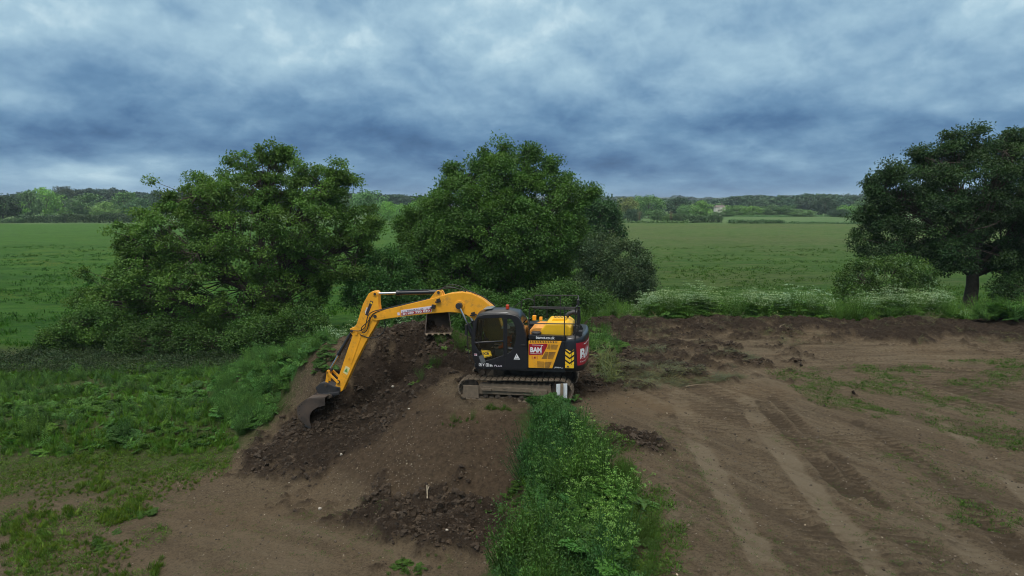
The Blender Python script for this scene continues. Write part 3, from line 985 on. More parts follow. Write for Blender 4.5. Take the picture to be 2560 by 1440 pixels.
g = Geo()
P = bank_xy(430)
u_ = fbm(P[:, 0] * .9 + 4, P[:, 1] * .8, 3, 90)
blue = smooth(.46, .56, u_)[:, None]
tn = .85 * tints(len(P), (1, 1, 1), .32, .1) * ((1 - blue) * np.array([.95, .95, .85]) + blue * np.array([.72, .88, 1.15]))
scatter(g, TB, P, rnd(.55, 1.15, len(P)) * (1 - .45 * smooth(18.8, 20.4, P[:, 1])) * (.7 + .6 * smooth(.4, .6, fbm(P[:, 0] * 1.3, P[:, 1] * .9, 2, 191))), tn, .18)
P = bank_xy(260)
scatter(g, TF, P, rnd(.5, 1.05, len(P)), tints(len(P), (.8, .98, 1.15), .35), .35, .25)
P = bank_xy(130, 7.5, 19.3)
scatter(g, TN, P, rnd(.8, 1.3, len(P)), tints(len(P), (.9, .95, .9), .35), .25)
P = bank_xy(200, 7.5, 19.5)
scatter(g, TGl, P, rnd(.7, 1.4, len(P)), tints(len(P), (1.5, 1.35, 1.0), .35), .35)
P = bank_xy(70, 7.5, 13.5)
scatter(g, TD, P, rnd(.6, 1.0, len(P)), tints(len(P), (.9, 1.15, 1.25)), .3, .35)
P = bank_xy(26, 7.8, 12.5)
scatter(g, TF, P, rnd(.9, 1.3, len(P)), tints(len(P), (1.1, 1.35, 1.1), .15), .25, .55)
link('bank_weeds', g.mesh('bank_weeds'), M_weed, label='tangle of nettles, hemlock leaves and tall grass covering the foreground bank', kind='stuff')

# --- flowering hemlock standing in the bank: yellow-green heads
g = Geo()
n = 40
yy = rnd(11.5, 18.9, n); xx = rnd(.9, 2.2, n) + .15 * np.sin(yy)
keep = (yy > 12.3) | (xx > 1.4)
P = np.column_stack([xx, yy, height(xx, yy)])[keep]
scatter(g, TUy, P, rnd(.95, 1.5, len(P)), tints(len(P), (1.0, 1.05, .85), .2), .15)
link('flowering_weeds', g.mesh('flowering_weeds'), M_weed, label='yellow green flowering umbels rising from the right of the foreground bank', kind='stuff')

# --- low weeds spilling over the plateau edge and verge
g = Geo()
p = sample_px([(1490, 1080), (1560, 1150), (1620, 1260), (1660, 1440), (1560, 1440), (1520, 1200)], 0, 150, 1, 91, .50, 1.4)
scatter(g, [TF[0], TB[0], TB[2]], p[:70], rnd(.22, .5, len(p[:70])), tints(len(p[:70]), (1.1, 1.05, .8)), .2)
scatter(g, TG, p[70:], rnd(.4, .8, len(p) - 70), tints(len(p) - 70, (1.1, 1, .8)), .3)
for th, nn_ in ((.50, 1500), (.57, 1300)):
    p = sample_px([(1900, 925), (2560, 895), (2560, 1330), (2400, 1330), (2150, 1080)], 0, nn_, 1, 92, th, .8)
    scatter(g, TT, p, rnd(.5, 1.3, len(p)), tints(len(p), (1.15, 1.05, .8), .3), .3)
p = sample_px([(1900, 925), (2560, 895), (2560, 1330), (2400, 1330), (2150, 1080)], 0, 170, 1, 92, .58, .8)
scatter(g, TG, p, rnd(.2, .45, len(p)), tints(len(p), (1.05, 1.0, .8)), .3)
p = sample_px([(1640, 1060), (2560, 1150), (2560, 1440), (1650, 1440)], 0, 900, 1, 97, .50, .5)
scatter(g, TT, p, rnd(.3, .8, len(p)), tints(len(p), (1.1, 1., .9), .3), .3)
p = sample_px([(1480, 1060), (1560, 1100), (1680, 1250), (1740, 1440), (1560, 1440)], 0, 900, 1, 98, .46, 1.2)
scatter(g, TT, p, rnd(.6, 1.5, len(p)), tints(len(p), (1.2, 1.1, .8), .3), .3)
link('plateau_weeds', g.mesh('plateau_weeds'), M_grass, label='sparse low weeds growing in patches on the bare plateau', kind='stuff')

# --- left rough: weeds, thistles, grasses
g = Geo()
poly = [(0, 905), (520, 915), (640, 890), (760, 870), (830, 850), (770, 950), (740, 1010), (690, 1060), (580, 1105), (400, 1100), (0, 1120)]
W = []
for z, pl in ((-1.8, [(0, 912), (520, 915), (560, 1090), (400, 1100), (0, 1110)]),):
    W.append(sample_px(pl, z, 900, 1, 93, .34, .5))
p = np.concatenate(W)
a = fbm(p[:, 0] * .35, p[:, 1] * .5, 3, 94)
k1 = a > .55; k2 = (a <= .55) & (a > .44); k3 = a <= .44
for kk, T_, s0, s1, tn in ((k1, TN, .45, .85, (.95, 1.0, .95)), (k2, TD, .6, 1.1, (.95, 1.15, 1.1)), (k3, TF, .6, 1.1, (1.05, 1.05, 1.0))):
    scatter(g, T_, p[kk], rnd(s0, s1, kk.sum()) * .85, tints(kk.sum(), tn, .35, .14), .3)
p = sample_px([(0, 905), (540, 905), (600, 1110), (0, 1130)], -1.85, 1300, 1, 101, .42, .8)
scatter(g, TG, p, rnd(.6, 1.3, len(p)), tints(len(p), (1.35, 1.25, .8), .35, .15), .3)
p = sample_px([(0, 905), (540, 905), (600, 1110), (0, 1130)], -1.85, 500, 1, 102, .5, .5)
scatter(g, TF + TN, p, rnd(.35, .7, len(p)), tints(len(p), (1.5, 1.4, 1.1), .3, .15), .3)
link('rough_weeds', g.mesh('rough_weeds'), M_weed, label='mixed rough weeds and grass at the left below the bund', kind='stuff')

# --- flank of the bund, lush blue-green hemlock
g = Geo()


def world_poly(pl):
    return np.array([px_ground(a, b, z)[:2] for a, b, z in pl])


def sample_world(W, n, clump=0, seed=1, thr=.5, sc=1.):
    lo, hi = W.min(0), W.max(0); out = []; tot = 0
    for _ in range(60):
        p = rng.uniform(lo, hi, (n * 2, 2)); k = in_poly(p[:, 0], p[:, 1], W)
        if clump: k &= fbm(p[:, 0] * sc, p[:, 1] * sc, 3, seed) > thr
        out.append(p[k]); tot += k.sum()
        if tot >= n: break
    p = np.concatenate(out)[:n]
    return np.column_stack([p, height(p[:, 0], p[:, 1])])


Wf = world_poly([(840, 835, 1.0), (815, 865, .8), (765, 905, .5), (745, 960, -.6), (725, 1010, -1.2), (690, 1060, -1.7), (600, 1100, -2.0), (540, 1040, -1.8), (540, 950, -1.4), (640, 890, -.5), (760, 850, .2)])
p = sample_world(Wf, 480)
scatter(g, TB, p[:300], rnd(.4, .8, 300), tints(300, (.95, 1.02, 1.0), .35, .15), .25)
scatter(g, TF, p[180:380], rnd(.5, .95, 200), tints(200, (1.0, 1.15, 1.05), .35, .15), .3, .1)
scatter(g, TN, p[380:440], rnd(.5, .9, 60), tints(60), .2)
scatter(g, TD, p[440:], rnd(.7, 1.2, len(p) - 440), tints(len(p) - 440, (1, 1.15, 1.1)), .2)
link('bund_hemlock', g.mesh('bund_hemlock'), M_weed_blue, label='lush blue green hemlock on the left flank of the bund beside the bucket', kind='stuff')

# --- scattered weeds on the dug crest + around the machine
g = Geo()
p = sample_world(world_poly([(840, 860, .9), (800, 890, .6), (770, 950, -.1), (745, 1010, -1.0), (790, 1000, -.9), (830, 930, .2)]), 26)
scatter(g, TF + TD, p, rnd(.4, .8, len(p)), tints(len(p), (1, 1.1, 1.1)), .2)
P = px_ground(1140, 922, .12)
for cx, cy, r_, nn_ in ((P[0], P[1], .75, 46), (P[0] - .9, P[1] - .9, .25, 12), (P[0] - 1.3, P[1] - 1.5, .18, 7)):
    q = rng.normal(0, r_ * .55, (nn_, 2)) * [1.1, .7] + [cx, cy]
    scatter(g, TB[:2] + TG + TD + TT, np.column_stack([q, height(q[:, 0], q[:, 1])]), rnd(.35, .7, nn_), tints(nn_, (1.1, 1.1, .9)), .2)
P = px_ground(1160, 1030, .05)
q = rng.normal(0, 1, (34, 2)) * [.27, .12] + P[:2]
scatter(g, TG + TT + TB[:1], np.column_stack([q, height(q[:, 0], q[:, 1])]), rnd(.2, .36, 34) * 1.3, tints(34, (1.15, 1.1, .9)), .2)
P = px_ground(1240, 1022, .0)
q = rng.normal(0, 1, (16, 2)) * [.25, .1] + P[:2]
scatter(g, TG, np.column_stack([q, height(q[:, 0], q[:, 1])]), rnd(.4, .7, 16), tints(16, (1.1, 1., .8)), .2)
for (a_, b_, z_, nn_, s_) in ((1225, 1300, -2.1, 5, .5), (1010, 1420, -2.2, 16, .6), (1060, 1415, -2.2, 8, .5), (250, 1360, -2.2, 22, .6), (330, 1290, -2.2, 26, .8), (500, 1160, -2.1, 16, .6), (1280, 1190, -1.0, 14, .8), (110, 1080, -1.8, 18, .8)):
    P = px_ground(a_, b_, z_)
    q = rng.normal(0, .22, (nn_, 2)) + P[:2]
    scatter(g, TG + TFs, np.column_stack([q, height(q[:, 0], q[:, 1])]), rnd(.5, 1.0, nn_) * s_, tints(nn_, (1.05, 1.05, .8)), .25)
link('crest_weeds', g.mesh('crest_weeds'), M_grass, label='tufts of fresh weeds on the dug crest and around the tracks', kind='stuff')

# --- short grass of the left floor
g = Geo()
PL = [(0, 1100), (600, 1100), (570, 1180), (430, 1260), (400, 1440), (0, 1440)]
p = sample_px(PL, -2.15, 2400, 1, 95, .50, 1.1)
fl_ = fbm(p[:, 0] * .5, p[:, 1] * .5, 3, 104)
scatter(g, TG, p, rnd(.14, .42, len(p)) * (1 + smooth(.5, .65, fl_)), tints(len(p), (1.7, 1.35, .9), .35, .2), .4)
p = sample_px(PL, -2.15, 3600, 1, 96, .47, .7)
scatter(g, TT, p, rnd(.5, 1.4, len(p)), tints(len(p), (1.6, 1.35, .9), .35, .15), .3)
p = sample_px([(380, 1180), (900, 1250), (1150, 1400), (1150, 1440), (350, 1440)], -2.15, 450, 1, 99, .55, .8)
scatter(g, TT, p, rnd(.3, .8, len(p)), tints(len(p), (1.1, 1., .8), .3, .15), .3)
link('short_grass', g.mesh('short_grass'), M_grass, label='thin short grass on the stony floor at lower left', kind='stuff')

# --- bramble thicket in front of the left field
g = Geo()
n = 520
xx = rnd(-34, -6, n); yy = 35.0 + rnd(-2.6, 3.2, n) + .03 * (xx + 20) ** 2 * .3
P = np.column_stack([xx, yy, height(xx, yy)])
hh = .9 + .5 * fbm(xx * .4, yy * .4, 3, 97)
scatter(g, TC, P, rnd(.8, 1.7, n) * hh, tints(n, (1, 1, 1), .3, .12), .15, -.05)
link('bramble_thicket', g.mesh('bramble_thicket'), M_bramble, label='dark low bramble thicket between the rough weeds and the left field', kind='stuff')

# --- cow parsley belt beyond the berm
g = Geo()
Tw = [t_umbel(1.1, 3, flower=(5.0, 3.0, 9.5), fsize=.036, nf=8, rad=.07, tint=(1.7, 1.55, 1.5)) for _ in range(3)]
spots = [((1590, 1830), 36.2, 38.4, 90, 1.5), ((1850, 2060), 36.3, 38.5, 75, 1.6), ((2130, 2350), 36.8, 39, 85, 1.65), ((2330, 2560), 36.8, 38.6, 34, .9), ((1480, 1620), 36.8, 38.5, 22, .8)]
for (a, b), y0, y1, n, s in spots:
    yy = rnd(y0, y1, n); xx = (rnd(a, b, n) - 1280) / 1706 * (yy + .9)
    scatter(g, Tw, np.column_stack([xx, yy, height(xx, yy)]), rnd(.7, 1.15, n) * s, tints(n, (1, 1, 1), .2), .1)
yy = rnd(27.5, 31.5, 60); xx = (rnd(1175, 1420, 60) - 1280) / 1706 * yy
scatter(g, Tw, np.column_stack([xx, yy, height(xx, yy)]), rnd(.7, 1.2, 60), tints(60), .1)
yy = rnd(28.5, 32.5, 70); xx = (rnd(800, 1060, 70) - 1280) / 1706 * yy
scatter(g, Tw, np.column_stack([xx, yy, height(xx, yy)]), rnd(.8, 1.35, 70), tints(70), .1)
link('cow_parsley', g.mesh('cow_parsley'), M_weed, label='white flowering cow parsley in a belt behind the soil berm', kind='stuff')
g = Geo()
n = 900
yy = rnd(36.2, 40.5, n); xx = rnd(3.5, 34, n)
scatter(g, TN + TGl + TB + TB, np.column_stack([xx, yy, height(xx, yy)]), rnd(.7, 1.5, n), tints(n, (1.45, 1.35, 1.1), .35), .2)
yy = rnd(27.5, 33, 420); xx = rnd(-10, 4.5, 420)
scatter(g, TN + TGl + TF, np.column_stack([xx, yy, height(xx, yy)]), rnd(.7, 1.3, 420), tints(420, (1, 1, .9), .25), .2)
link('verge_weeds', g.mesh('verge_weeds'), M_weed, label='green nettles and grasses along the verge behind the heap and berm', kind='stuff')

# --- rank tufts of the meadow near enough to be seen one by one
g = Geo()
n = 16000
yy = 41 + 95 * rng.uniform(0, 1, n) ** 1.4; xx = rng.uniform(-1, 1, n) * yy * .78
q = fbm(xx * .12, yy * .3, 4, 181) + rng.normal(0, .04, n)
k = q - .16 * smooth(85, 136, yy) > .47
xx, yy, q = xx[k], yy[k], q[k]
T8 = [t_grass(12, .16, .30, .03) for _ in range(3)]
P = np.column_stack([xx, yy, height(xx, yy)])
lr = smooth(-8, 14, xx)[:, None]
tn = tints(len(P), (1, 1, 1), .35, .1) * ((1 - lr) * np.array([.8, 1.1, .6]) + lr * np.array([1.15, 1.15, .8]))
scatter(g, T8, P, rnd(.8, 1.7, len(P)), tn, .3)
link('meadow_tufts', g.mesh('meadow_tufts'), M_grass, label='rank grass tufts and darker patches across the nearer meadow', kind='stuff')
# ------------------------------------------------------------------ trees and bushes near the site
M_bark = plain_mat('bark', (.070, .055, .042), .9, noise=.4, nscale=6, bump=.6)


def ell_world(ells, dist):
    """crown lobes given as (pixel x, y, rx, ry, depth offset m, depth radius m) at a distance: returns real centres and radii"""
    out = []
    for (a, b, rx, ry, dd, rd) in ells:
        Y = dist + dd
        c = px_depth(a, b, Y)
        s = Y / 1706.0
        out.append((c, np.array([rx * s, rd, ry * s])))
    return out


def clumps_in(ells, n, inner=.25, seed=0):
    """clump centres spread through the union of lobes, mostly near its surface"""
    vols = np.array([np.prod(r) ** .72 for c, r in ells]); vols /= vols.sum()
    C_, out = [], []
    for (c, r), v in zip(ells, vols):
        k = max(4, int(n * v * 1.5))
        d = unit(rng.normal(0, 1, (k, 3)))
        rad = np.where(rnd(0, 1, k) < inner, rnd(.2, .75, k), rnd(.78, .98, k))
        C_.append(c + d * rad[:, None] * r)
    P = np.concatenate(C_)
    keep = np.ones(len(P), bool)
    # thin points buried deep inside other lobes
    for (c, r) in ells:
        q = np.sqrt((((P - c) / r) ** 2).sum(1))
        keep &= ~((q < .72) & (rnd(0, 1, len(P)) > inner))
    return P[keep]


def make_tree(name, ells, dist, base, n_clump, per, leaf, csize, color_mat, trunk_r, limbs=9, tint=(1, 1, 1), layered=.6, label='', cat='tree', group=None,
              sprays=None, inner=.25, branch_tint=1.0, crown_var=.25, twig=.02, fmin=.10):
    global rng
    rng = np.random.default_rng(int(ells[0][0] * 7 + ells[0][1]))
    E_ = ell_world(ells, dist)
    C_ = clumps_in(E_, n_clump, inner)
    if sprays:
        S_ = []
        for (a, b, r_, k, dd) in sprays:
            q = px_depth(a, b, dist + dd)
            S_.append(q + rng.normal(0, 1, (k, 3)) * r_ * (dist / 1706.) * np.array([.5, .5, .5]))
        C_ = np.concatenate([C_] + S_)
    base = np.array(base, float)
    root = bpy.data.objects.new(name, None)
    COL.objects.link(root); root.location = base
    tag(root, label, cat, group)
    # limbs: k-means over the clumps
    k = limbs
    cen = C_[rng.choice(len(C_), k, replace=False)]
    for _ in range(8):
        a = ((C_[:, None] - cen[None]) ** 2).sum(-1).argmin(1)
        cen = np.array([C_[a == i].mean(0) if (a == i).any() else cen[i] for i in range(k)])
    top = C_[:, 2].max(); h = top - base[2]
    mid = np.array([C_[:, 0].mean(), C_[:, 1].mean()])
    g = Geo()
    tp = []
    for s in np.linspace(0, 1, 8):
        z = base[2] - .3 + h * .80 * s
        xy = base[:2] * (1 - s) + (base[:2] * .6 + mid * .4) * s + rng.normal(0, .12, 2) * (s > 0)
        tp.append([xy[0], xy[1], z])
    tp = np.array(tp)
    V, Q = tube(tp, trunk_r * np.array([1.35, 1.0, .9, .75, .55, .40, .25, .10]), 9)
    g.add(V - base, Q)
    for i in range(k):
        m_ = a == i
        if not m_.any(): continue
        c = cen[i]
        f = np.clip((c[2] - base[2]) / h * .75 - .12, fmin, .8)
        st = np.array([np.interp(f, np.linspace(0, 1, 8), tp[:, q]) for q in range(3)])
        s = np.linspace(0, 1, 6)[:, None]
        arch = np.array([0, 0, 1]) * np.linalg.norm(c - st) * .10
        LP = st * (1 - s) + c * s + arch * np.sin(s * math.pi) + rng.normal(0, .10, (6, 3)) * np.sin(s * math.pi)
        r0 = trunk_r * (.42 - .22 * f)
        V, Q = tube(LP, r0 * np.linspace(1, .3, 6), 6); g.add(V - base, Q)
        for q in np.nonzero(m_)[0]:
            e = C_[q]
            j = rng.integers(2, 6)
            b0 = LP[min(j, 5)]
            mp = (b0 + e) / 2 + rng.normal(0, .12, 3) + [0, 0, -.05]
            V, Q = tube([b0, mp, e], [r0 * .22 + .008, twig, twig * .4], 4); g.add(V - base, Q)
    link('trunk', g.mesh('trunk', True), M_bark, root)
    # leaves
    g = Geo()
    n = len(C_)
    cs = csize * rnd(.6, 1.35, n)
    ct = jit(n, crown_var, .10) * np.array(tint)
    N = n * per
    idx = np.repeat(np.arange(n), per)
    d = unit(rng.normal(0, 1, (N, 3)))
    rad = rnd(0, 1, N) ** .5
    off = d * rad[:, None] * cs[idx][:, None] * np.array([1, 1, layered])
    # uneven outline inside each clump
    lump = 1 + .35 * np.sin(d[:, 0] * 4 + idx) * np.cos(d[:, 1] * 5 + idx * 1.7)
    off *= lump[:, None]
    pos = C_[idx] + off
    out_d = unit(d + rng.normal(0, .8, (N, 3)))
    nrm = unit(d * .5 + np.array([0, 0, .9]) + rng.normal(0, .55, (N, 3)))
    ln = leaf * rnd(.65, 1.35, N)
    V, Q = leaf_quads(pos, out_d, nrm, ln, ln * .72)
    g.add(V - base, Q, tint=np.repeat(ct[idx] * jit(N, .18, .06), 4, 0))
    link('crown', g.mesh('crown'), color_mat, root)
    return root


M_oak = leaf_mat('oak_leaves', (.076, .156, .028))
M_oak2 = leaf_mat('dense_oak_leaves', (.055, .128, .021))
M_dark = leaf_mat('dark_tree_leaves', (.030, .068, .020))
M_willow = leaf_mat('grey_willow_leaves', (.056, .096, .042))
M_haw = leaf_mat('bush_leaves', (.042, .092, .020))

# left spreading tree
e1 = [(620,490,85,60,0,3.0),(640,600,150,120,0,4.5),(690,440,75,55,0,2.2),(560,520,100,80,0,3.2),(800,480,70,60,.5,2.4),(770,560,110,80,0,3.4),
      (450,590,95,80,-.5,3),(400,690,110,70,-.5,3),(300,760,95,60,0,2.4),(860,650,95,60,.5,2.6),(560,720,170,90,-1.5,3.4),(720,720,110,70,0,3),
      (640,810,150,60,-1.2,2.5),(430,800,130,55,-.6,2.4),(900,560,50,45,1,1.6)]
sp1 = [(705,385,26,14,0),(640,400,36,10,0),(575,425,34,10,.3),(515,455,26,10,0),(845,440,34,18,.4),(870,450,22,8,.4),(500,490,40,12,0),(930,560,34,10,1),(820,500,40,16,.3),
       (330,590,26,7,-.5),(320,600,40,14,-.5),(345,650,40,18,-.5),(270,700,44,18,-.3),(230,760,40,16,0),(380,560,34,14,-.3),(420,500,30,12,0),(250,740,30,10,0),(200,800,34,12,0),(300,620,14,4,-.5),(900,660,40,12,1),(770,430,40,12,0)]
b = px_ground(655, 868, -2.2)
make_tree('spreading_tree', e1, 42.5, (b[0], 42.5, -2.25), 900, 170, .13, .50, M_oak, .42, 18, layered=.62, sprays=sp1,
          label='broad spreading tree with open layered branches on the left behind the arm', inner=.15, crown_var=.32)
# middle dense tree
e2 = [(1260,462,92,74,0,3),(1190,520,115,95,0,4),(1330,520,115,95,0,4),(1250,600,170,130,-1,5),(1120,600,90,80,0,3.4),(1395,600,75,90,0,3.2),(1410,490,48,50,0,2),
      (1070,670,80,70,-.4,3),(1180,720,140,70,-1.5,3.2),(1330,720,120,75,-1,3.2),(1040,590,40,60,.5,1.6)]
make_tree('dense_tree', e2, 47, (px_depth(1265, 830, 47)[0], 47, -2.25), 1000, 260, .135, .66, M_oak2, .50, 15, layered=.75,
          sprays=[(1130,430,26,7,0),(1200,398,24,8,0),(1270,384,30,8,0),(1330,385,24,8,0),(1075,510,24,7,0),(1475,480,18,7,0),(1390,420,26,8,0),(1010,560,24,7,.5),(1000,620,30,9,0)],
          label='tall dense rounded dark green tree standing right behind the boom', crown_var=.25, inner=.2)
# right dark tree with visible trunk
e3 = [(2440,480,150,110,0,4.5),(2310,560,120,100,0,4),(2260,470,75,60,0,2.6),(2210,600,72,60,0,2.6),(2390,418,80,58,0,3),(2500,410,95,58,0,3),(2560,560,140,120,.5,4.5),
      (2640,460,140,120,0,4),(2390,630,150,48,-.5,3.6),(2290,650,80,36,-.5,2.4),(2540,650,80,42,-.3,2.6),(2650,640,120,90,0,3.6),(2190,520,34,40,0,1.4),(2720,560,120,120,0,4),(2620,380,90,60,0,3)]
make_tree('dark_tree', e3, 48, (px_depth(2424, 745, 48)[0], 48, -2.25), 1150, 220, .135, .66, M_dark, .46, 16, layered=.6, tint=(1.0, 1.0, 1.0),
          sprays=[(2375,350,24,8,0),(2300,390,30,9,0),(2240,430,30,9,0),(2180,470,26,8,0),(2150,540,20,7,0),(2450,352,30,8,0),(2520,352,26,8,0),(2200,450,26,8,0),(2550,350,30,8,0)],
          label='large dark tree with a bare trunk at the right edge', fmin=.34, crown_var=.3, inner=.2)
# second dark tree behind the middle one
make_tree('dark_tree', [(1490,540,50,50,0,3.6),(1470,600,60,60,0,3.6),(1520,590,36,50,0,3)], 95, (px_depth(1490, 600, 95)[0], 95, -2.2), 150, 120, .3, 1.1, M_dark, .4, 6,
          tint=(1.15, 1.3, 1.35), label='smaller blue green tree half hidden behind the right side of the dense tree')

BUSH = [
 # name, lobes, distance, base px, clumps, leaves, leaf, clump size, material, tint, label
 ('willow_bush', [(1545,690,95,95,0,2.6),(1490,740,80,70,-.6,2.2),(1590,740,60,60,0,2),(1500,630,50,50,0,1.6)], 44, 1540, 210, 260, .11, .50, M_willow, (1, 1, 1), 'grey green willow bush leaning out on the right of the dense tree', 'bush'),
 ('elder_bush', [(2180,700,80,55,0,2),(2250,690,70,50,.4,2),(2130,720,40,40,0,1.4),(2290,730,60,50,0,1.6)], 43, 2190, 150, 170, .12, .45, M_haw, (1.3, 1.25, 1.1), 'elder bush with pale flower heads under the left side of the dark tree', 'bush'),
 ('hawthorn_bush', [(2540,740,60,60,0,1.8),(2600,720,70,70,0,2)], 45, 2560, 80, 170, .12, .5, M_haw, (.8, .85, .9), 'dark bush to the right of the bare trunk at the right edge', 'bush'),
 ('hawthorn_bush', [(970,680,60,60,0,1.8),(930,740,75,60,-.5,2),(1010,750,70,60,-.5,2)], 43, 960, 150, 170, .12, .5, M_haw, (1.0, 1.25, 1.25), 'leafy bush filling the gap between the spreading tree and dense tree', 'bush'),
 ('hawthorn_bush', [(1170,770,110,45,0,1.8),(1290,775,90,45,0,1.8)], 40, 1220, 120, 170, .12, .5, M_haw, (1.1, 1.25, 1.0), 'low bush at the foot of the dense tree above the boom', 'bush'),
 ('hawthorn_bush', [(1400,760,80,55,0,1.8),(1480,775,60,40,0,1.6)], 39, 1420, 110, 170, .11, .5, M_haw, (1.1, 1.15, 1.1), 'low bush behind the handrail of the excavator', 'bush'),
 ('bramble_bush', [(250,815,90,45,0,1.8),(170,840,60,35,0,1.4)], 39.5, 220, 110, 170, .11, .5, M_haw, (1.3, 1.35, 1.0), 'low green bush left of the spreading tree at the field edge', 'bush'),
 ('bramble_bush', [(400,850,120,45,0,1.8),(530,850,100,45,0,1.8)], 38.5, 460, 140, 170, .11, .5, M_haw, (.95, 1.0, .9), 'dark spreading bush in the shade under the spreading tree', 'bush'),
 ('bramble_bush', [(660,845,100,50,0,1.6),(750,820,70,50,0,1.6)], 36.5, 700, 120, 170, .11, .5, M_haw, (1.0, 1.1, .9), 'leafy bush below the spreading tree behind the green bund', 'bush'),
 ('field_bush', [(150,862,60,24,0,1.2)], 39, 150, 40, 150, .10, .4, M_haw, (.9, .9, .9), 'small low bush standing at the left field edge', 'bush'),
]
for nm, lobes, dist, bx_, nc, per, lf, cs, mt, tn, lab, ct in BUSH:
    zb = height(px_depth(bx_, 800, dist)[0], dist)[0]
    r = make_tree(nm, lobes, dist, (px_depth(bx_, 800, dist)[0], dist, zb), nc, per, lf, cs, mt, .07, 7, tint=tn, layered=.8, label=lab, cat=ct, inner=.25, twig=.012)
    if nm == 'elder_bush':
        g = Geo()
        E_ = ell_world(lobes, dist)
        for (c, rr) in E_:
            k = 26
            d = unit(rng.normal(0, 1, (k, 3)) + [0, -.5, .6])
            P_ = c + d * rr * 1.05 - np.array(r.location)
            for p_ in P_:
                n_ = 10
                V, Q = leaf_quads(p_ + rng.normal(0, .06, (n_, 3)), rng.normal(0, 1, (n_, 3)), np.array([0, -.3, 1]) + rng.normal(0, .3, (n_, 3)), .06, .06)
                g.add(V, Q, tint=(4.0, 2.6, 8.0))
        link('flowers', g.mesh('flowers'), M_weed, r)

# round bush and pale tufts among the left weeds
for (a, b_, z, r_, lab, tn) in ((300, 1088, -1.85, .52, 'round dark green bushy weed on the stony patch at left', (.7, .85, .8)), (75, 1090, -1.8, .45, 'pale yellow green wispy weed at the left edge', (1.5, 1.35, .8)),
                            (480, 945, -1.7, .6, 'rounded mid green weed clump in front of the brambles', (.85, .95, .8))):
    P = px_ground(a, b_, z)
    root = bpy.data.objects.new('bushy_weed', None); COL.objects.link(root); root.location = P; tag(root, lab, 'plant')
    g = Geo()
    scatter(g, [t_nettle(9, .75, .25, .06) for _ in range(2)] + [t_frond(9, .4, 1.1)], np.column_stack([rng.normal(0, r_ * .55, (16, 2)), np.zeros(16)]), rnd(.7, 1.0, 16), tints(16, tn, .15), .3)
    link('foliage', g.mesh('foliage'), M_weed, root)
# single dock plant on the plateau verge, thistle at mound edge
for (a, b_, z, T_, s, lab) in ((1612, 1268, 0, t_dock(14, .36, .13, 1.1), 1.0, 'broad leaved dock plant on bare soil right of the foreground bank'),
                           (1440, 1005, 0, t_dock(7, .34, .15, 1.3), .8, 'large single leaves sticking up beside the white board')):
    P = px_ground(a, b_, z); g = Geo(); g.add(*T_[:3], tint=T_[3])
    me = g.mesh('dock_plant'); o = link('dock_plant', me, M_weed, label=lab, cat='plant'); o.location = (P[0], P[1], height(P[0], P[1])[0])

# ------------------------------------------------------------------ far trees
M_far = leaf_mat('far_tree_leaves', (.092, .158, .062), trans=.12, obj_col=True)


def crown_template(n_cl, per, leaf, seed, shape='round'):
    st = np.random.default_rng(seed)
    g = Geo()
    d = unit(st.normal(0, 1, (n_cl, 3)))
    d[:, 2] = d[:, 2] * (1 if shape != 'dome' else .9)
    rad = st.uniform(.55, .98, n_cl)
    S_ = {'round': (1, 1, 1), 'tall': (.8, .8, 1.05), 'dome': (1.0, 1.0, .95), 'shrub': (1, 1, .9)}[shape]
    C_ = d * rad[:, None] * np.array(S_)
    C_ += st.normal(0, .06, C_.shape)
    idx = np.repeat(np.arange(n_cl), per)
    cs = st.uniform(.16, .34, n_cl)
    dd = unit(st.normal(0, 1, (len(idx), 3)))
    pos = C_[idx] + dd * (st.uniform(0, 1, len(idx)) ** .4 * cs[idx])[:, None] * [1, 1, .7]
    V, Q = leaf_quads(pos, unit(dd + st.normal(0, .8, dd.shape)), dd * .5 + [0, 0, .9] + st.normal(0, .5, dd.shape), leaf * st.uniform(.7, 1.3, len(idx)), leaf * .8)
    b = st.uniform(.7, 1.3, n_cl)[idx] * st.uniform(.85, 1.15, len(idx))
    V[:, 2] = (V[:, 2] + 1)
    g.add(V, Q, tint=np.repeat(b[:, None] * np.ones(3), 4, 0))
    return g.mesh('crown')


CT = [crown_template(90, 34, .11, s, sh) for s, sh in ((1, 'round'), (2, 'round'), (3, 'tall'), (4, 'dome'), (5, 'dome'), (6, 'shrub'))]
tg = Geo()
V, Q = tube([[0, 0, -1.2], [0.02, 0, -.4], [0, .02, .5], [.03, 0, 1.2]], [.07, .055, .045, .02], 6); tg.add(V, Q)
for k in range(5):
    a = k * 1.3
    V, Q = tube([[0, 0, .2 + .12 * k], [.3 * math.cos(a), .3 * math.sin(a), .7 + .1 * k], [.6 * math.cos(a), .6 * math.sin(a), .95 + .1 * k]], [.03, .02, .008], 4); tg.add(V, Q)
TRUNK = tg.mesh('trunk', True)
TRUNK.materials.append(M_bark)
for c_ in CT: c_.materials.append(M_far)

ORD = ['first', 'second', 'third', 'fourth', 'fifth', 'sixth', 'seventh', 'eighth', 'ninth', 'tenth', 'eleventh', 'twelfth', 'thirteenth', 'fourteenth', 'fifteenth', 'sixteenth',
       'seventeenth', 'eighteenth', 'nineteenth', 'twentieth']


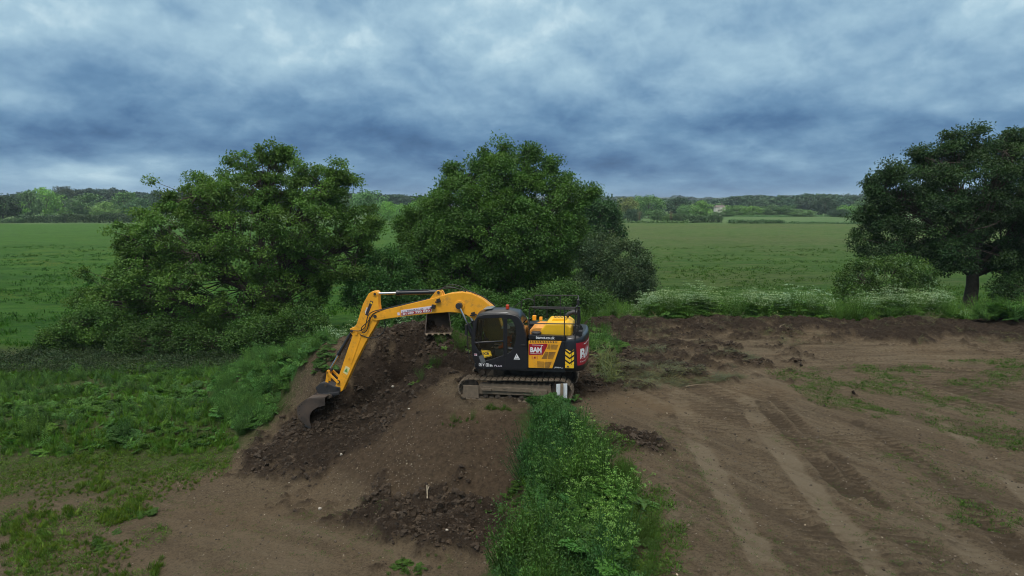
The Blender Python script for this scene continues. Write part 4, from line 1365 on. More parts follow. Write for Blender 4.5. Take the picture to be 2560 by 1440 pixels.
def far_tree(px, top, bot, w, Y, tone, label, tmpl=None, nm='far_tree', group='trees of the far tree line'):
    """px: column in the photo; top and bottom rows; width in px; Y: distance"""
    zt = px_depth(px, top, Y)[2]; c = px_depth(px, bot, Y)
    zb = max(c[2], -2.3)
    root = bpy.data.objects.new(nm, None); COL.objects.link(root)
    root.location = (c[0], Y, -2.3)
    tag(root, label, 'tree' if 'bush' not in nm else 'bush', group)
    W = w * Y / 1706. / 2
    Hh = (zt - zb) / 2
    me = CT[rng.integers(len(CT) - 1)] if tmpl is None else CT[tmpl]
    o = bpy.data.objects.new('crown', me); COL.objects.link(o); o.parent = root
    o.location = (0, 0, zb + 2.3 + Hh * .02); o.scale = (W * 1.05, W * .9, Hh); o.rotation_euler = (0, 0, rnd(0, 6.28))
    o.color = tuple(tone) + (1,)
    if 'bush' not in nm:
        t = bpy.data.objects.new('trunk', TRUNK); COL.objects.link(t); t.parent = root
        hh = (zt + 2.3)
        t.location = (0, 0, hh * .35); t.scale = (hh * .35,) * 3
    return root


DK = (.50, .62, .85); MD = (.95, 1.1, 1.05); LM = (1.9, 2.3, 1.1); PL = (1.9, 1.9, 1.5); VD = (.38, .45, .62); BR = (1.75, 1.25, 1.1); BL = (.8, 1.0, 1.15)
FT = [
 (8, 478, 556, 84, 300, VD, 'very dark round tree at the left edge of the far tree line'),
 (38, 500, 540, 50, 340, LM, 'pale green small tree peeping out right of the darkest tree at far left'),
 (75, 473, 545, 66, 380, MD, 'mid green tree left of the bright lime green tree'),
 (118, 467, 540, 62, 400, LM, 'bright lime green tree in the far left tree line'),
 (158, 482, 542, 54, 420, DK, 'dark tree touching the right side of the lime green tree'),
 (160, 464, 500, 46, 520, (.5, .45, .6), 'purple brown domed tree rising highest behind the lime green tree'),
 (218, 482, 548, 82, 380, MD, 'leafy mid green domed tree above the dark hedge on the left'),
 (262, 503, 550, 56, 350, PL, 'pale grey green rounded tree over the dark hedge on the left'),
 (312, 477, 550, 66, 400, (1.0, 1.25, .95), 'mid green tree just left of the spreading tree'),
 (350, 495, 555, 56, 360, BL, 'blue green tree beside the left outline of the spreading tree'),
 (392, 478, 540, 70, 430, DK, 'dark tree partly hidden by the left of the spreading tree'),
 (165, 518, 545, 36, 395, (1.3, 1.6, .9), 'small yellow green bushy tree below the purple brown domed tree'),
 (920, 468, 560, 84, 330, (1.1, 1.4, 1.2), 'grey green tall rounded tree seen between the two big trees'),
 (860, 486, 545, 60, 380, MD, 'mid green tree showing above the right end of the spreading tree'),
 (968, 504, 560, 44, 300, LM, 'lime green small tree next to the tall rounded one between the big trees'),
 (1003, 508, 560, 54, 310, (1.7, 2.1, 1.2), 'pale green tree in the gap left of the dense tree'),
 (1000, 484, 520, 70, 560, DK, 'dark distant tree on the skyline in the gap left of the dense tree'),
 (1040, 498, 555, 40, 330, (1.6, 2.1, 1.0), 'light green tree touching the left outline of the dense tree'),
 (1568, 490, 560, 56, 330, BR, 'brownish tree with thin foliage right of the dense tree'),
 (1538, 522, 566, 50, 300, (1.3, 1.5, 1.1), 'light bushy tree in front of the brownish tree'),
 (1620, 486, 552, 70, 380, (1.15, 1.4, 1.0), 'tall mid green tree right of the brownish tree'),
 (1585, 520, 568, 46, 290, DK, 'dark round hawthorn in front of the brownish tree'),
 (1690, 492, 548, 64, 420, DK, 'dark rounded tree between the tall green tree and the pale willow'),
 (1645, 520, 568, 44, 290, MD, 'small dark green tree below the tall mid green tree'),
 (1710, 508, 545, 34, 360, (1.5, 1.7, 1.6), 'thin silvery tree just left of the pale willow'),
 (1750, 502, 560, 62, 340, (1.6, 1.8, 1.25), 'pale green rounded willow left of the white farmhouse'),
 (1676, 532, 566, 40, 285, (1.1, 1.2, .9), 'small hedge tree left of the bare brown sapling'),
 (1700, 530, 566, 36, 282, (.7, .8, .8), 'small dark hedge tree below the pale willow'),
 (1800, 509, 545, 50, 500, MD, 'tree rising behind the roof of the white farmhouse'),
 (1814, 526, 556, 34, 400, (.9, 1.1, .9), 'small dark tree standing in front of the white farmhouse'),
 (1786, 527, 556, 30, 400, (1.0, 1.2, 1.0), 'small bushy tree at the left corner of the white farmhouse'),
 (1840, 512, 548, 56, 430, (1.3, 1.55, 1.0), 'light green tree to the right of the white farmhouse'),
 (1880, 514, 550, 60, 420, (1.4, 1.7, .9), 'yellow green tree in the middle of the right far tree line'),
 (1925, 512, 550, 56, 420, MD, 'mid green tree after the yellow green tree'),
 (1965, 512, 550, 50, 410, (.8, 1.0, .9), 'darker narrow tree left of the big dark domed tree'),
 (2005, 522, 552, 56, 400, (1.2, 1.4, 1.1), 'low grey green tree in front of the big dark domed tree'),
 (2062, 490, 545, 52, 430, VD, 'big dark domed tree standing out near the right'),
 (2095, 520, 552, 50, 400, DK, 'low dark tree below right of the dark domed tree'),
 (2125, 509, 552, 60, 420, (1.7, 2.1, 1.1), 'bright green tree beside the left outline of the large dark tree'),
 (2160, 500, 552, 60, 420, MD, 'tree disappearing behind the large dark tree on the right'),
]
for (a, t_, b_, w_, Y_, tn, lab) in FT:
    far_tree(a, t_, b_, w_ * 1.12, Y_, tn, lab)

# hedges: each a run of bushes grown together
def hedge(pxs, top, bot, Y, tone, label, name='hedge', bumps=6, thick=2.2):
    g = Geo(); x0 = px_depth(pxs[0], bot, Y)[0]; x1 = px_depth(pxs[1], bot, Y)[0]
    zt = px_depth(pxs[0], top, Y)[2]; h = zt + 2.2
    L_ = x1 - x0
    n = int(L_ * h * 42)
    u = rnd(0, 1, n)
    top_h = h * (.72 + .38 * fbm(u * bumps, u * 0 + 3.1, 3, int(pxs[0])))
    z = top_h * rnd(0, 1, n) ** .7
    yy = rng.normal(0, thick * .4, n)
    P = np.column_stack([x0 + u * L_, Y + yy, -2.25 + z])
    V, Q = leaf_quads(P, rng.normal(0, 1, (n, 3)), np.array([0, -.4, .8]) + rng.normal(0, .5, (n, 3)), .55 * rnd(.6, 1.3, n), .42)
    g.add(V - [x0, Y, -2.2], Q, tint=np.repeat(jit(n, .3, .08), 4, 0))
    o = link(name, g.mesh(name), M_far, label=label, cat='hedge'); o.location = (x0, Y, -2.2); o.color = tuple(tone) + (1,)


hedge((150, 335), 533, 557, 290, (.50, .55, .6), 'dark clipped field hedge at far left edge of the meadow')
hedge((40, 160), 538, 557, 288, (.45, .55, .6), 'ragged dark hedge under the lime green tree')
hedge((-80, 60), 545, 560, 285, (.6, .75, .7), 'low scrub hedge at the left end of the meadow')
hedge((1395, 1720), 552, 568, 275, (.9, 1.0, .8), 'ragged scrubby hedge along the meadow right of the dense tree', bumps=14)
hedge((1720, 1805), 536, 563, 280, (.6, .7, .7), 'taller dark hedge piece below the pale willow')
hedge((1820, 1960), 549, 563, 275, (.55, .75, .65), 'clipped dark hedge with a gap on its left near the farmhouse')
hedge((1960, 2200), 555, 563, 272, (.55, .75, .6), 'low narrow dark hedge running to the large dark tree')
hedge((1780, 2250), 538, 550, 400, (1.0, 1.3, 1.1), 'pale reed and scrub strip at the foot of the right tree line', bumps=20)
hedge((870, 1060), 552, 566, 290, (1.3, 1.6, 1.0), 'light scrub seen between the two big trees')
hedge((330, 420), 545, 560, 290, (.6, .75, .7), 'scrub at the meadow edge behind the spreading tree')

# bare brown saplings in the right hedge
for a, lab in ((1598, 'leafless brown sapling below the brownish tree'), (1677, 'leafless brown sapling left of the pale willow')):
    c = px_depth(a, 562, 280); root = bpy.data.objects.new('bare_sapling', None); COL.objects.link(root); root.location = (c[0], 280, -2.25); tag(root, lab, 'tree')
    g = Geo()
    V, Q = tube([[0, 0, 0], [.1, 0, 2], [0, 0, 4.5]], [.12, .09, .03], 5); g.add(V, Q)
    link('trunk', g.mesh('trunk'), M_bark, root)
    g = Geo()
    for k in range(70):
        z = rnd(1.0, 4.2); aa = rnd(0, 6.28); l_ = rnd(.5, 1.3)
        V, Q = tube([[0, 0, z], [math.cos(aa) * l_, math.sin(aa) * l_, z + l_ * 1.3]], [.04, .015], 3); g.add(V, Q, tint=(1.9, 1.0, 1.5))
    o = link('branches', g.mesh('branches'), M_far, root)

# woodland masses behind the individual trees
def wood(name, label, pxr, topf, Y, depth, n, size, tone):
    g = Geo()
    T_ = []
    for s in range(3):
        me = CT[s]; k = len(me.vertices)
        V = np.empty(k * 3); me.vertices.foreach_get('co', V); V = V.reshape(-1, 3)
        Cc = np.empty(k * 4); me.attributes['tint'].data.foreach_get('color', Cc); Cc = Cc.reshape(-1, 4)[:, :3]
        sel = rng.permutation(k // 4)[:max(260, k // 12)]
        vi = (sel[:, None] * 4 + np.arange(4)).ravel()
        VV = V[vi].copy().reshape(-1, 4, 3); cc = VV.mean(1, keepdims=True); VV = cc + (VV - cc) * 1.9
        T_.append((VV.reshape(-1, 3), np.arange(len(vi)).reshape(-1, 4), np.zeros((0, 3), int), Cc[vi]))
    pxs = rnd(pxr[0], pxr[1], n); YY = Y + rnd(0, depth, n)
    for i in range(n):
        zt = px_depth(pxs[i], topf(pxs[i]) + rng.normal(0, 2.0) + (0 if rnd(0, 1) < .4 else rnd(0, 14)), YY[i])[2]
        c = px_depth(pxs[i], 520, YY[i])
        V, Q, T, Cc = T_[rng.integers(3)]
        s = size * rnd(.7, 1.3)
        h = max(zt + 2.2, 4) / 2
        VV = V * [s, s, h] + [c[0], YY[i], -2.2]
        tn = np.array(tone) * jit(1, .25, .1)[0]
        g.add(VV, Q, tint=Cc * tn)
    link(name, g.mesh(name), M_far_s, label=label, kind='stuff')


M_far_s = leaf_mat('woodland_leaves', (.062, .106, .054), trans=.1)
wood('woodland', 'dark continuous woodland behind the far trees on the left', (-120, 1050), lambda p: 478 + 5 * math.sin(p * .02) + (8 if p > 800 else 0) + (12 if p < 50 else 0), 560, 160, 520, 8.5, (.55, .68, .85))
wood('woodland', 'rolling green woodland behind the farmhouse on the right', (1440, 2600), lambda p: 500 - 12 * smooth(1780, 1900, p) + 3 * math.sin(p * .03), 640, 200, 560, 9, (.85, 1.05, 1.0))
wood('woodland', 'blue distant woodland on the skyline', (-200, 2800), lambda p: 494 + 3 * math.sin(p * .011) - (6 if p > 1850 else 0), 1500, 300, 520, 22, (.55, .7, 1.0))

# hills on the skyline
g = Geo()
xs = np.linspace(-3500, 3500, 260); ys = np.linspace(2300, 3600, 16)
HX, HY = np.meshgrid(xs, ys)
HZ = -8 + np.sin((HY - 2300) / 1300 * math.pi) ** .7 * (26 + 16 * fbm(HX / 500, HY / 900, 4, 99)) + fbm(HX / 25, HY / 60, 3, 98) * 5
k = np.arange(HX.size).reshape(HX.shape)
Q = np.stack([k[:-1, :-1], k[:-1, 1:], k[1:, 1:], k[1:, :-1]], -1).reshape(-1, 4)
g.add(np.stack([HX, HY, HZ], -1).reshape(-1, 3), Q)
link('hills', g.mesh('hills', True), plain_mat('wooded_hill', (.030, .055, .035), .95, noise=.3, nscale=.02), kind='structure')

# white farmhouse and a white post among the far trees
M_white = plain_mat('white_render', (.62, .60, .54), .8, noise=.08)
M_tile = plain_mat('roof_tile', (.14, .12, .11), .85, noise=.3)
M_winG = plain_mat('window_dark', (.02, .025, .03), .2)


def box_geo(g, c, s, tint=(1, 1, 1)):
    c = np.array(c, float); s = np.array(s, float) / 2
    V = np.array([[x_, y_, z_] for x_ in (-1, 1) for y_ in (-1, 1) for z_ in (-1, 1)]) * s + c
    g.add(V, [[0, 1, 3, 2], [4, 6, 7, 5], [0, 4, 5, 1], [2, 3, 7, 6], [0, 2, 6, 4], [1, 5, 7, 3]], tint=tint)


root = bpy.data.objects.new('farmhouse', None); COL.objects.link(root)
c = px_depth(1799, 530, 445)
root.location = (c[0], 445, -2.2); tag(root, 'small white farmhouse half hidden among the far trees', 'house')
g = Geo(); box_geo(g, (0, 0, 2.6), (6.4, 5, 5.2)); box_geo(g, (-.2, -2.6, 4.6), (1.6, 1.2, 1.4)); link('wall', g.mesh('wall'), M_white, root)
g = Geo(); V = np.array([[-3.5, -2.8, 5.2], [3.5, -2.8, 5.2], [3.5, 2.8, 5.2], [-3.5, 2.8, 5.2], [-2.6, 0, 6.6], [2.6, 0, 6.6]])
g.add(V, [[0, 1, 5, 4], [2, 3, 4, 5], [0, 3, 2, 1]], [[0, 4, 3], [1, 2, 5]]); rf = link('roof', g.mesh('roof'), M_tile, root)
g = Geo(); box_geo(g, (1.3, 0, 7.2), (.6, .6, 1.3)); link('chimney', g.mesh('chimney'), M_tile, rf)
for xw in (-1.3, .1, 1.4):
    g = Geo(); box_geo(g, (xw, -2.53, 3.4 if xw != -1.3 else 3.2), (.7, .08, 1.1)); link('window', g.mesh('window'), M_winG, root)
c = px_depth(162, 514, 425)
g = Geo()
V, Q = tube([[0, 0, 0], [0, 0, 5.0], [0, 0, 8.2], [0, 0, 8.4]], [.22, .2, .2, .05], 8); g.add(V, Q); box_geo(g, (0, 0, 8.6), (.7, .7, .35))
o = link('white_post', g.mesh('white_post'), M_white, label='tall white post among the far trees right of the lime green tree', cat='post'); o.location = (c[0], 425, -2.2)
# ------------------------------------------------------------------ excavator (local axes: X forward, Y towards its left side, Z up; metres)
M_yel = plain_mat('yellow_paint', (.82, .37, .018), .42, noise=.14, nscale=2.5, dirt=.24, grime_scale=4, coat=.15)
M_hood = plain_mat('hood_yellow', (.80, .46, .012), .42, noise=.06, dirt=.05, coat=.15)
M_blk = plain_mat('black_paint', (.010, .011, .015), .34, noise=.15, dirt=.03, dirt_col=(.07, .06, .055), coat=.2)
M_blk2 = plain_mat('dark_steel', (.022, .022, .025), .55, dirt=.15)
M_rub = plain_mat('hose_rubber', (.012, .012, .013), .6)
M_chrome = plain_mat('chrome_rod', (.62, .63, .65), .18, metal=1.0)
M_mud = plain_mat('muddy_steel', (.155, .120, .085), .85, noise=.35, nscale=8, dirt=.55, dirt_col=(.125, .098, .070), bump=.6, grime_scale=5)
M_mud2 = plain_mat('caked_mud', (.055, .042, .032), .9, noise=.4, nscale=10, dirt=.4, dirt_col=(.10, .078, .055), bump=.8)
M_buck = plain_mat('worn_bucket_steel', (.058, .045, .038), .55, metal=.15, noise=.4, nscale=4, dirt=.55, dirt_col=(.10, .072, .055), bump=.4, grime_scale=3)
M_buckin = plain_mat('worn_blue_grey_steel', (.05, .052, .058), .4, metal=.4, noise=.3, dirt=.3)
M_red = plain_mat('red_sticker', (.30, .010, .022), .4)
M_whi = plain_mat('white_sticker', (.72, .72, .74), .5)
M_lil = plain_mat('pale_sticker', (.66, .60, .68), .5)
M_dkt = plain_mat('dark_sticker', (.03, .025, .035), .5)
M_chv = plain_mat('chevron_yellow', (.80, .50, .02), .45)
M_seat = plain_mat('seat_cloth', (.03, .03, .033), .8)
M_grey = plain_mat('grey_panel', (.10, .105, .11), .5)
M_skin = plain_mat('skin', (.42, .24, .17), .55)
M_hiviz = plain_mat('hi_vis_orange', (.75, .13, .03), .7)
M_helm = plain_mat('helmet_white', (.80, .82, .84), .35)
M_trou = plain_mat('dark_trousers', (.03, .033, .045), .8)
M_refl = plain_mat('reflective_tape', (.55, .56, .56), .4)


def glass_mat(name, tint, alpha):
    m, nt, out = mat_new(name)
    tr = nnode(nt, 'ShaderNodeBsdfTransparent', {'Color': tuple(tint) + (1,)})
    gl = nnode(nt, 'ShaderNodeBsdfGlossy', {'Color': (1, 1, 1, 1), 'Roughness': .03})
    fr = nnode(nt, 'ShaderNodeFresnel', {'IOR': 1.45})
    ad = nnode(nt, 'ShaderNodeMath', {0: fr.outputs[0], 1: alpha}, operation='ADD')
    mx = nnode(nt, 'ShaderNodeMixShader', {0: ad.outputs[0], 1: tr.outputs[0], 2: gl.outputs[0]})
    nt.links.new(mx.outputs[0], out.inputs[0])
    return m


M_glass = glass_mat('tinted_glass', (.78, .84, .80), .015)
m, nt, out = mat_new('beacon_amber')
p_ = nnode(nt, 'ShaderNodeBsdfPrincipled', {'Base Color': (.55, .05, .015, 1), 'Roughness': .2, 'Transmission Weight': .3})
nt.links.new(p_.outputs[0], out.inputs[0]); M_beacon = m


class MB:
    """collects shapes of one part; build() makes ONE object with softened edges"""
    def __init__(self):
        self.g = Geo()

    def box(self, c, s, ry=0.0, rz=0.0, rx=0.0):
        c = np.array(c, float); s = np.array(s, float) / 2
        V = np.array([[x_, y_, z_] for x_ in (-1, 1) for y_ in (-1, 1) for z_ in (-1, 1)]) * s
        if ry or rz or rx:
            M = np.array(Matrix.Rotation(rz, 3, 'Z') @ Matrix.Rotation(ry, 3, 'Y') @ Matrix.Rotation(rx, 3, 'X'))
            V = V @ M.T
        self.g.add(V + c, [[0, 1, 3, 2], [4, 6, 7, 5], [0, 4, 5, 1], [2, 3, 7, 6], [0, 2, 6, 4], [1, 5, 7, 3]])
        return self

    def cyl(self, a, b, r, n=12, r2=None):
        a = np.array(a, float); b = np.array(b, float)
        V, Q = tube([a, b], [r, r if r2 is None else r2], n)
        k = len(V)
        V = np.vstack([V, a, b])
        T = [[i, k, (i + 1) % n] for i in range(n)] + [[n + i, n + (i + 1) % n, k + 1] for i in range(n)]
        self.g.add(V, Q, T)
        return self

    def tube(self, P, r, n=6):
        V, Q = tube(P, r, n); self.g.add(V, Q); return self

    def prism(self, pts, y0, y1):
        """outline in (X, Z) extruded along Y (convex or mildly concave; fan-free ngon caps)"""
        self._prism = getattr(self, '_prism', []) + [(pts, y0, y1)]
        return self

    def build(self, name, mat, parent, bevel=0.0, smooth_=False, seg=2):
        bm = bmesh.new()
        if self.g.n:
            V, Q, T, C_ = self.g.arr()
            vs = [bm.verts.new(v) for v in V]
            for f in list(Q) + list(T):
                try: bm.faces.new([vs[i] for i in f])
                except ValueError: pass
        for pts, y0, y1 in getattr(self, '_prism', []):
            a = [bm.verts.new((x_, y0, z_)) for x_, z_ in pts]
            b = [bm.verts.new((x_, y1, z_)) for x_, z_ in pts]
            n = len(pts)
            f1 = bm.faces.new(a); f2 = bm.faces.new(b[::-1])
            for i in range(n):
                bm.faces.new([a[i], b[i], b[(i + 1) % n], a[(i + 1) % n]])
        bmesh.ops.remove_doubles(bm, verts=bm.verts, dist=1e-5)
        bmesh.ops.recalc_face_normals(bm, faces=bm.faces)
        if bevel:
            ed = [e for e in bm.edges if len(e.link_faces) == 2 and e.calc_face_angle(0) > .5]
            if ed: bmesh.ops.bevel(bm, geom=ed, offset=bevel, segments=seg, affect='EDGES', profile=.6, clamp_overlap=True)
        big = [f for f in bm.faces if len(f.verts) > 4]
        if big: bmesh.ops.triangulate(bm, faces=big)
        me = bpy.data.meshes.new(name); bm.to_mesh(me); bm.free()
        if smooth_:
            me.polygons.foreach_set('use_smooth', [True] * len(me.polygons))
        return link(name, me, mat, parent)


def plate(name, outline, holes, y, thick, mat, parent, bevel=.01):
    """flat plate in the XZ plane with real openings, thickness along Y"""
    cu = bpy.data.curves.new(name, 'CURVE'); cu.dimensions = '2D'; cu.fill_mode = 'BOTH'
    cu.extrude = thick / 2 - bevel; cu.bevel_depth = bevel; cu.bevel_resolution = 1; cu.offset = -bevel
    for poly in [outline] + holes:
        s = cu.splines.new('POLY'); s.points.add(len(poly) - 1); s.use_cyclic_u = True
        for p_, (x_, z_) in zip(s.points, poly): p_.co = (x_, z_, 0, 1)
    tmp = bpy.data.objects.new('tmp', cu); COL.objects.link(tmp)
    dg = bpy.context.evaluated_depsgraph_get()
    me = bpy.data.meshes.new_from_object(tmp.evaluated_get(dg))
    bpy.data.objects.remove(tmp); bpy.data.curves.remove(cu)
    me.name = name
    k = len(me.vertices); V = np.empty(k * 3, np.float32); me.vertices.foreach_get('co', V); V = V.reshape(-1, 3)
    V = np.stack([V[:, 0], y + V[:, 2], V[:, 1]], -1); me.vertices.foreach_set('co', V.ravel()); me.flip_normals()
    me.materials.clear(); me.update()
    return link(name, me, mat, parent)


def round_poly(P, r, n=4):
    """round the corners of a closed outline"""
    P = np.array(P, float); out = []
    for i in range(len(P)):
        a, b, c = P[i - 1], P[i], P[(i + 1) % len(P)]
        d1 = min(r, np.linalg.norm(a - b) * .45); d2 = min(r, np.linalg.norm(c - b) * .45)
        s = b + (a - b) / np.linalg.norm(a - b) * d1; e = b + (c - b) / np.linalg.norm(c - b) * d2
        for t in np.linspace(0, 1, n):
            out.append(tuple((1 - t) ** 2 * s + 2 * t * (1 - t) * b + t * t * e))
    return out


def text_mesh(body, size, bold=.0, depth=.0015, xscale=1.0, shear=0.0):
    cu = bpy.data.curves.new('txt', 'FONT'); cu.body = body; cu.size = size; cu.align_x = 'LEFT'; cu.extrude = depth; cu.offset = bold; cu.shear = shear; cu.resolution_u = 3
    tmp = bpy.data.objects.new('tmp', cu); COL.objects.link(tmp)
    dg = bpy.context.evaluated_depsgraph_get()
    me = bpy.data.meshes.new_from_object(tmp.evaluated_get(dg))
    bpy.data.objects.remove(tmp); bpy.data.curves.remove(cu)
    k = len(me.vertices); V = np.empty(k * 3, np.float32); me.vertices.foreach_get('co', V); V = V.reshape(-1, 3)
    V[:, 0] *= xscale
    me.vertices.foreach_set('co', V.ravel()); me.materials.clear()
    return me, V


def put_text(body, x0, z0, width, height_, y, mat, parent, ang=0.0, bold=.0, name='lettering', shear=0.0):
    """lettering on a left-hand side panel: starts at (x0, z0), reads towards -X; fitted to width x height"""
    me, V = text_mesh(body, 1.0, bold, shear=shear)
    lo, hi = V.min(0), V.max(0)
    sx = width / (hi[0] - lo[0]); sz = height_ / (hi[1] - lo[1])
    u = (V[:, 0] - lo[0]) * sx; v = (V[:, 1] - lo[1]) * sz
    ca, sa = math.cos(ang), math.sin(ang)
    X = x0 - (u * ca - v * sa); Z = z0 + (u * sa + v * ca)
    W = np.stack([X, np.full_like(X, y) + np.clip(V[:, 2], -.0015, .0015), Z], -1)
    me.vertices.foreach_set('co', W.astype(np.float32).ravel()); me.update()
    return link(name, me, mat, parent)


EX = bpy.data.objects.new('excavator', None); COL.objects.link(EX)
EX.location = (.42, 22.85, 0); EX.rotation_euler = (0, 0, R(170))
tag(EX, 'yellow and black tracked excavator digging with its arm lowered into the cut', 'excavator')

# --- undercarriage
for sy in (1, -1):
    yc = 1.05 * sy
    c1 = np.array([1.66, .40]); r1 = .335; c2 = np.array([-1.38, .44]); r2 = .375
    P = []
    for a in np.linspace(R(90), R(-90), 12): P.append(c1 + r1 * np.array([math.cos(a), math.sin(a)]))
    P += [np.array([x_, .045]) for x_ in np.linspace(1.4, -1.2, 8)[1:-1]]
    for a in np.linspace(R(-90), R(-270), 12): P.append(c2 + r2 * np.array([math.cos(a), math.sin(a)]))
    for x_ in np.linspace(-1.2, 1.5, 8)[1:-1]: P.append(np.array([x_, (.815 + (.735 - .815) * (x_ + 1.2) / 2.7) - .022 * math.sin((x_ + 1.2) / 2.7 * math.pi * 2) ** 2]))
    P = np.array(P); seg = np.linalg.norm(np.roll(P, -1, 0) - P, axis=1); cum = np.concatenate([[0], np.cumsum(seg)]); tot = cum[-1]
    PP = np.vstack([P, P[:1]])
    npad = 44
    mb = MB()
    for i in range(npad):
        s = (i + .5) / npad * tot
        p0 = np.array([np.interp(s - .07, cum, PP[:, 0]), np.interp(s - .07, cum, PP[:, 1])]) if s > .07 else PP[0]
        p1 = np.array([np.interp(min(s + .07, tot), cum, PP[:, 0]), np.interp(min(s + .07, tot), cum, PP[:, 1])])
        c_ = (p0 + p1) / 2; d = p1 - p0; an = math.atan2(d[1], d[0])
        nrm = np.array([-d[1], d[0]]) / np.linalg.norm(d)
        mb.box((c_[0], yc, c_[1]), (tot / npad * .80, .50, .030), ry=-an)
        for k_ in (-.045, .0, .045):
            q = c_ + nrm * .024 + d / np.linalg.norm(d) * k_
            mb.box((q[0], yc, q[1]), (.016, .49, .034), ry=-an)
        q = c_ - nrm * .045
        mb.box((q[0], yc, q[1]), (tot / npad * .8, .16, .07), ry=-an)
    tr = mb.build('track', M_mud, EX)
    tag(tr, 'mud caked steel crawler track')
    mb = MB()
    mb.prism([(1.5, .30), (1.3, .56), (-1.05, .60), (-1.1, .25), (1.3, .22)], yc - .14, yc + .14)
    mb.box((.12, yc + sy * .16, .42), (2.1, .06, .13)).box((1.58, yc + sy * .19, .30), (.52, .05, .42)).box((1.06, yc + sy * .21, .40), (.34, .06, .08))
    mb.box((.45, yc + sy * .20, .47), (.10, .02, .06)).box((-.7, yc + sy * .17, .36), (.5, .08, .2))
    mb.build('side_frame', M_mud, tr, .012)
    MB().cyl((1.66, yc - .07, .40), (1.66, yc + .07, .40), .30, 20).cyl((1.66, yc - .14, .40), (1.66, yc + .14, .40), .10).build('idler', M_mud2, tr, .01)
    mb = MB().cyl((-1.38, yc - .06, .44), (-1.38, yc + .06, .44), .31, 20).cyl((-1.38, yc - .16, .44), (-1.38, yc + .18, .44), .20, 16)
    for k_ in range(18):
        a = k_ / 18 * 6.283; mb.box((-1.38 + .33 * math.cos(a), yc, .44 + .33 * math.sin(a)), (.06, .07, .05), ry=-a)
    mb.build('sprocket', M_mud2, tr)
    for x_ in (-.9, -.5, -.1, .3, .7, 1.1):
        MB().cyl((x_, yc - .12, .14), (x_, yc + .12, .14), .085, 12).cyl((x_, yc - .17, .14), (x_, yc + .17, .14), .03, 8).build('roller', M_mud2, tr)
    for x_ in (-.55, .75):
        MB().cyl((x_, yc - .1, .68), (x_, yc + .1, .68), .055, 12).build('carrier_roller', M_mud2, tr)
mb = MB().box((0, 0, .58), (1.3, 1.7, .34)).cyl((0, 0, .70), (0, 0, 1.08), .52, 28)
for sx in (-1, 1):
    for sy in (-1, 1): mb.box((sx * .75, sy * .6, .5), (.75, .5, .26), rz=sx * sy * .5)
mb.build('undercarriage', M_mud2, EX, .02)

# --- upper structure
mb = MB().box((-.05, 0, 1.135), (2.95, 2.42, .15))
mb.build('platform', M_blk, EX, .02)
mb = MB().prism([(-.33, 1.215), (-.33, 2.07), (-1.50, 2.10), (-1.50, 1.215)], .62, 1.235)
sp_ = mb.build('side_panel', M_blk, EX, .02)
# yellow slanted engine door with louvres
dr = plate('engine_door', round_poly([(-.335, 2.075), (-1.405, 2.10), (-1.11, 1.20), (-.335, 1.185)], .02, 3),
           [], 1.240, .022, M_yel, EX, .004)
mb = MB()
for i in range(17): mb.box((-.40 - i * .053, 1.2525, 2.045 + i * .0009), (.022, .004, .062), ry=-.15)
vent_rows = [(-.98, -1.33, 1.945, 3), (-.93, -1.27, 1.79, 0)]


def vents(x0, x1, z0, nrow, dz_, gap=None):
    for i in range(nrow):
        z_ = z0 - i * dz_
        if gap:
            mb.box(((x0 + gap - .012) / 2, 1.2525, z_), (abs(gap - .012 - x0), .004, .016)); x_s = gap + .0 - .03
            mb.box(((x_s + x1) / 2, 1.2525, z_), (abs(x1 - x_s), .004, .016))
        else:
            mb.box(((x0 + x1) / 2, 1.2525, z_), (abs(x1 - x0), .004, .016))


for i in range(5): vents(-.98 + .012 * i, -1.29 + .012 * i, 1.965 - i * .033, 1, 0, -1.03)
for i in range(7): vents(-.87 + .018 * i, -1.21 + .013 * i, 1.72 - i * .035, 1, 0, -.96 + .005 * i)
for i in range(6): vents(-.62, -1.08 + .012 * i, 1.395 - i * .034, 1, 0, -.84)
mb.build('louvre', M_blk2, dr)
# sticker on the door
st_ = plate('sticker', round_poly([(-.345, 1.975), (-.955, 2.0), (-.93, 1.90), (-.79, 1.625), (-.345, 1.605)], .03, 4), [], 1.2535, .005, M_red, dr, .001)
tag(st_, 'dark red company sticker with white letters')


def bam(x0, z0, w, h, y, parent):
    put_text('BAM', x0, z0, w, h, y, M_whi, parent, bold=.05)
    MB().box((x0 - w * .62, y, z0 + h * 1.42), (w * .92, .003, h * .07)).box((x0 - w * .99, y, z0 + h * .75), (w * .035, .003, h * 1.5)).box((x0 - w * 1.04, y, z0 + h * 1.38), (w * .18, .003, h * .14)).build('crane_mark', M_whi, parent)
    put_text('Construction Training', x0 + w * -.02, z0 - h * .33, w * .98, h * .18, y, M_whi, parent, bold=.01)


bam(-.39, 1.70, .37, .17, 1.2575, st_)
MB().box((-.46, 1.2535, 1.53), (.05, .003, .09)).box((-.535, 1.2535, 1.53), (.07, .003, .09)).box((-.62, 1.2535, 1.53), (.05, .003, .09)).build('warning_label', plain_mat('orange_label', (.62, .22, .03), .5), dr)
MB().box((-.54, 1.256, 1.53), (.05, .003, .05)).build('warning_mark', M_red, dr)
put_text('JS131', -1.165, 1.20, .21, .05, 1.2375, M_whi, sp_, bold=.03, shear=.25)
put_text('LC', -1.40, 1.205, .05, .028, 1.2375, M_whi, sp_)
# black band with the web address under the handrail
bd = MB().box((-.92, 1.13, 2.19), (1.17, .22, .145)).build('step_band', M_blk, EX, .012)
put_text('bamct.co.uk', -.575, 2.145, .60, .095, 1.2425, M_whi, bd, bold=.018)

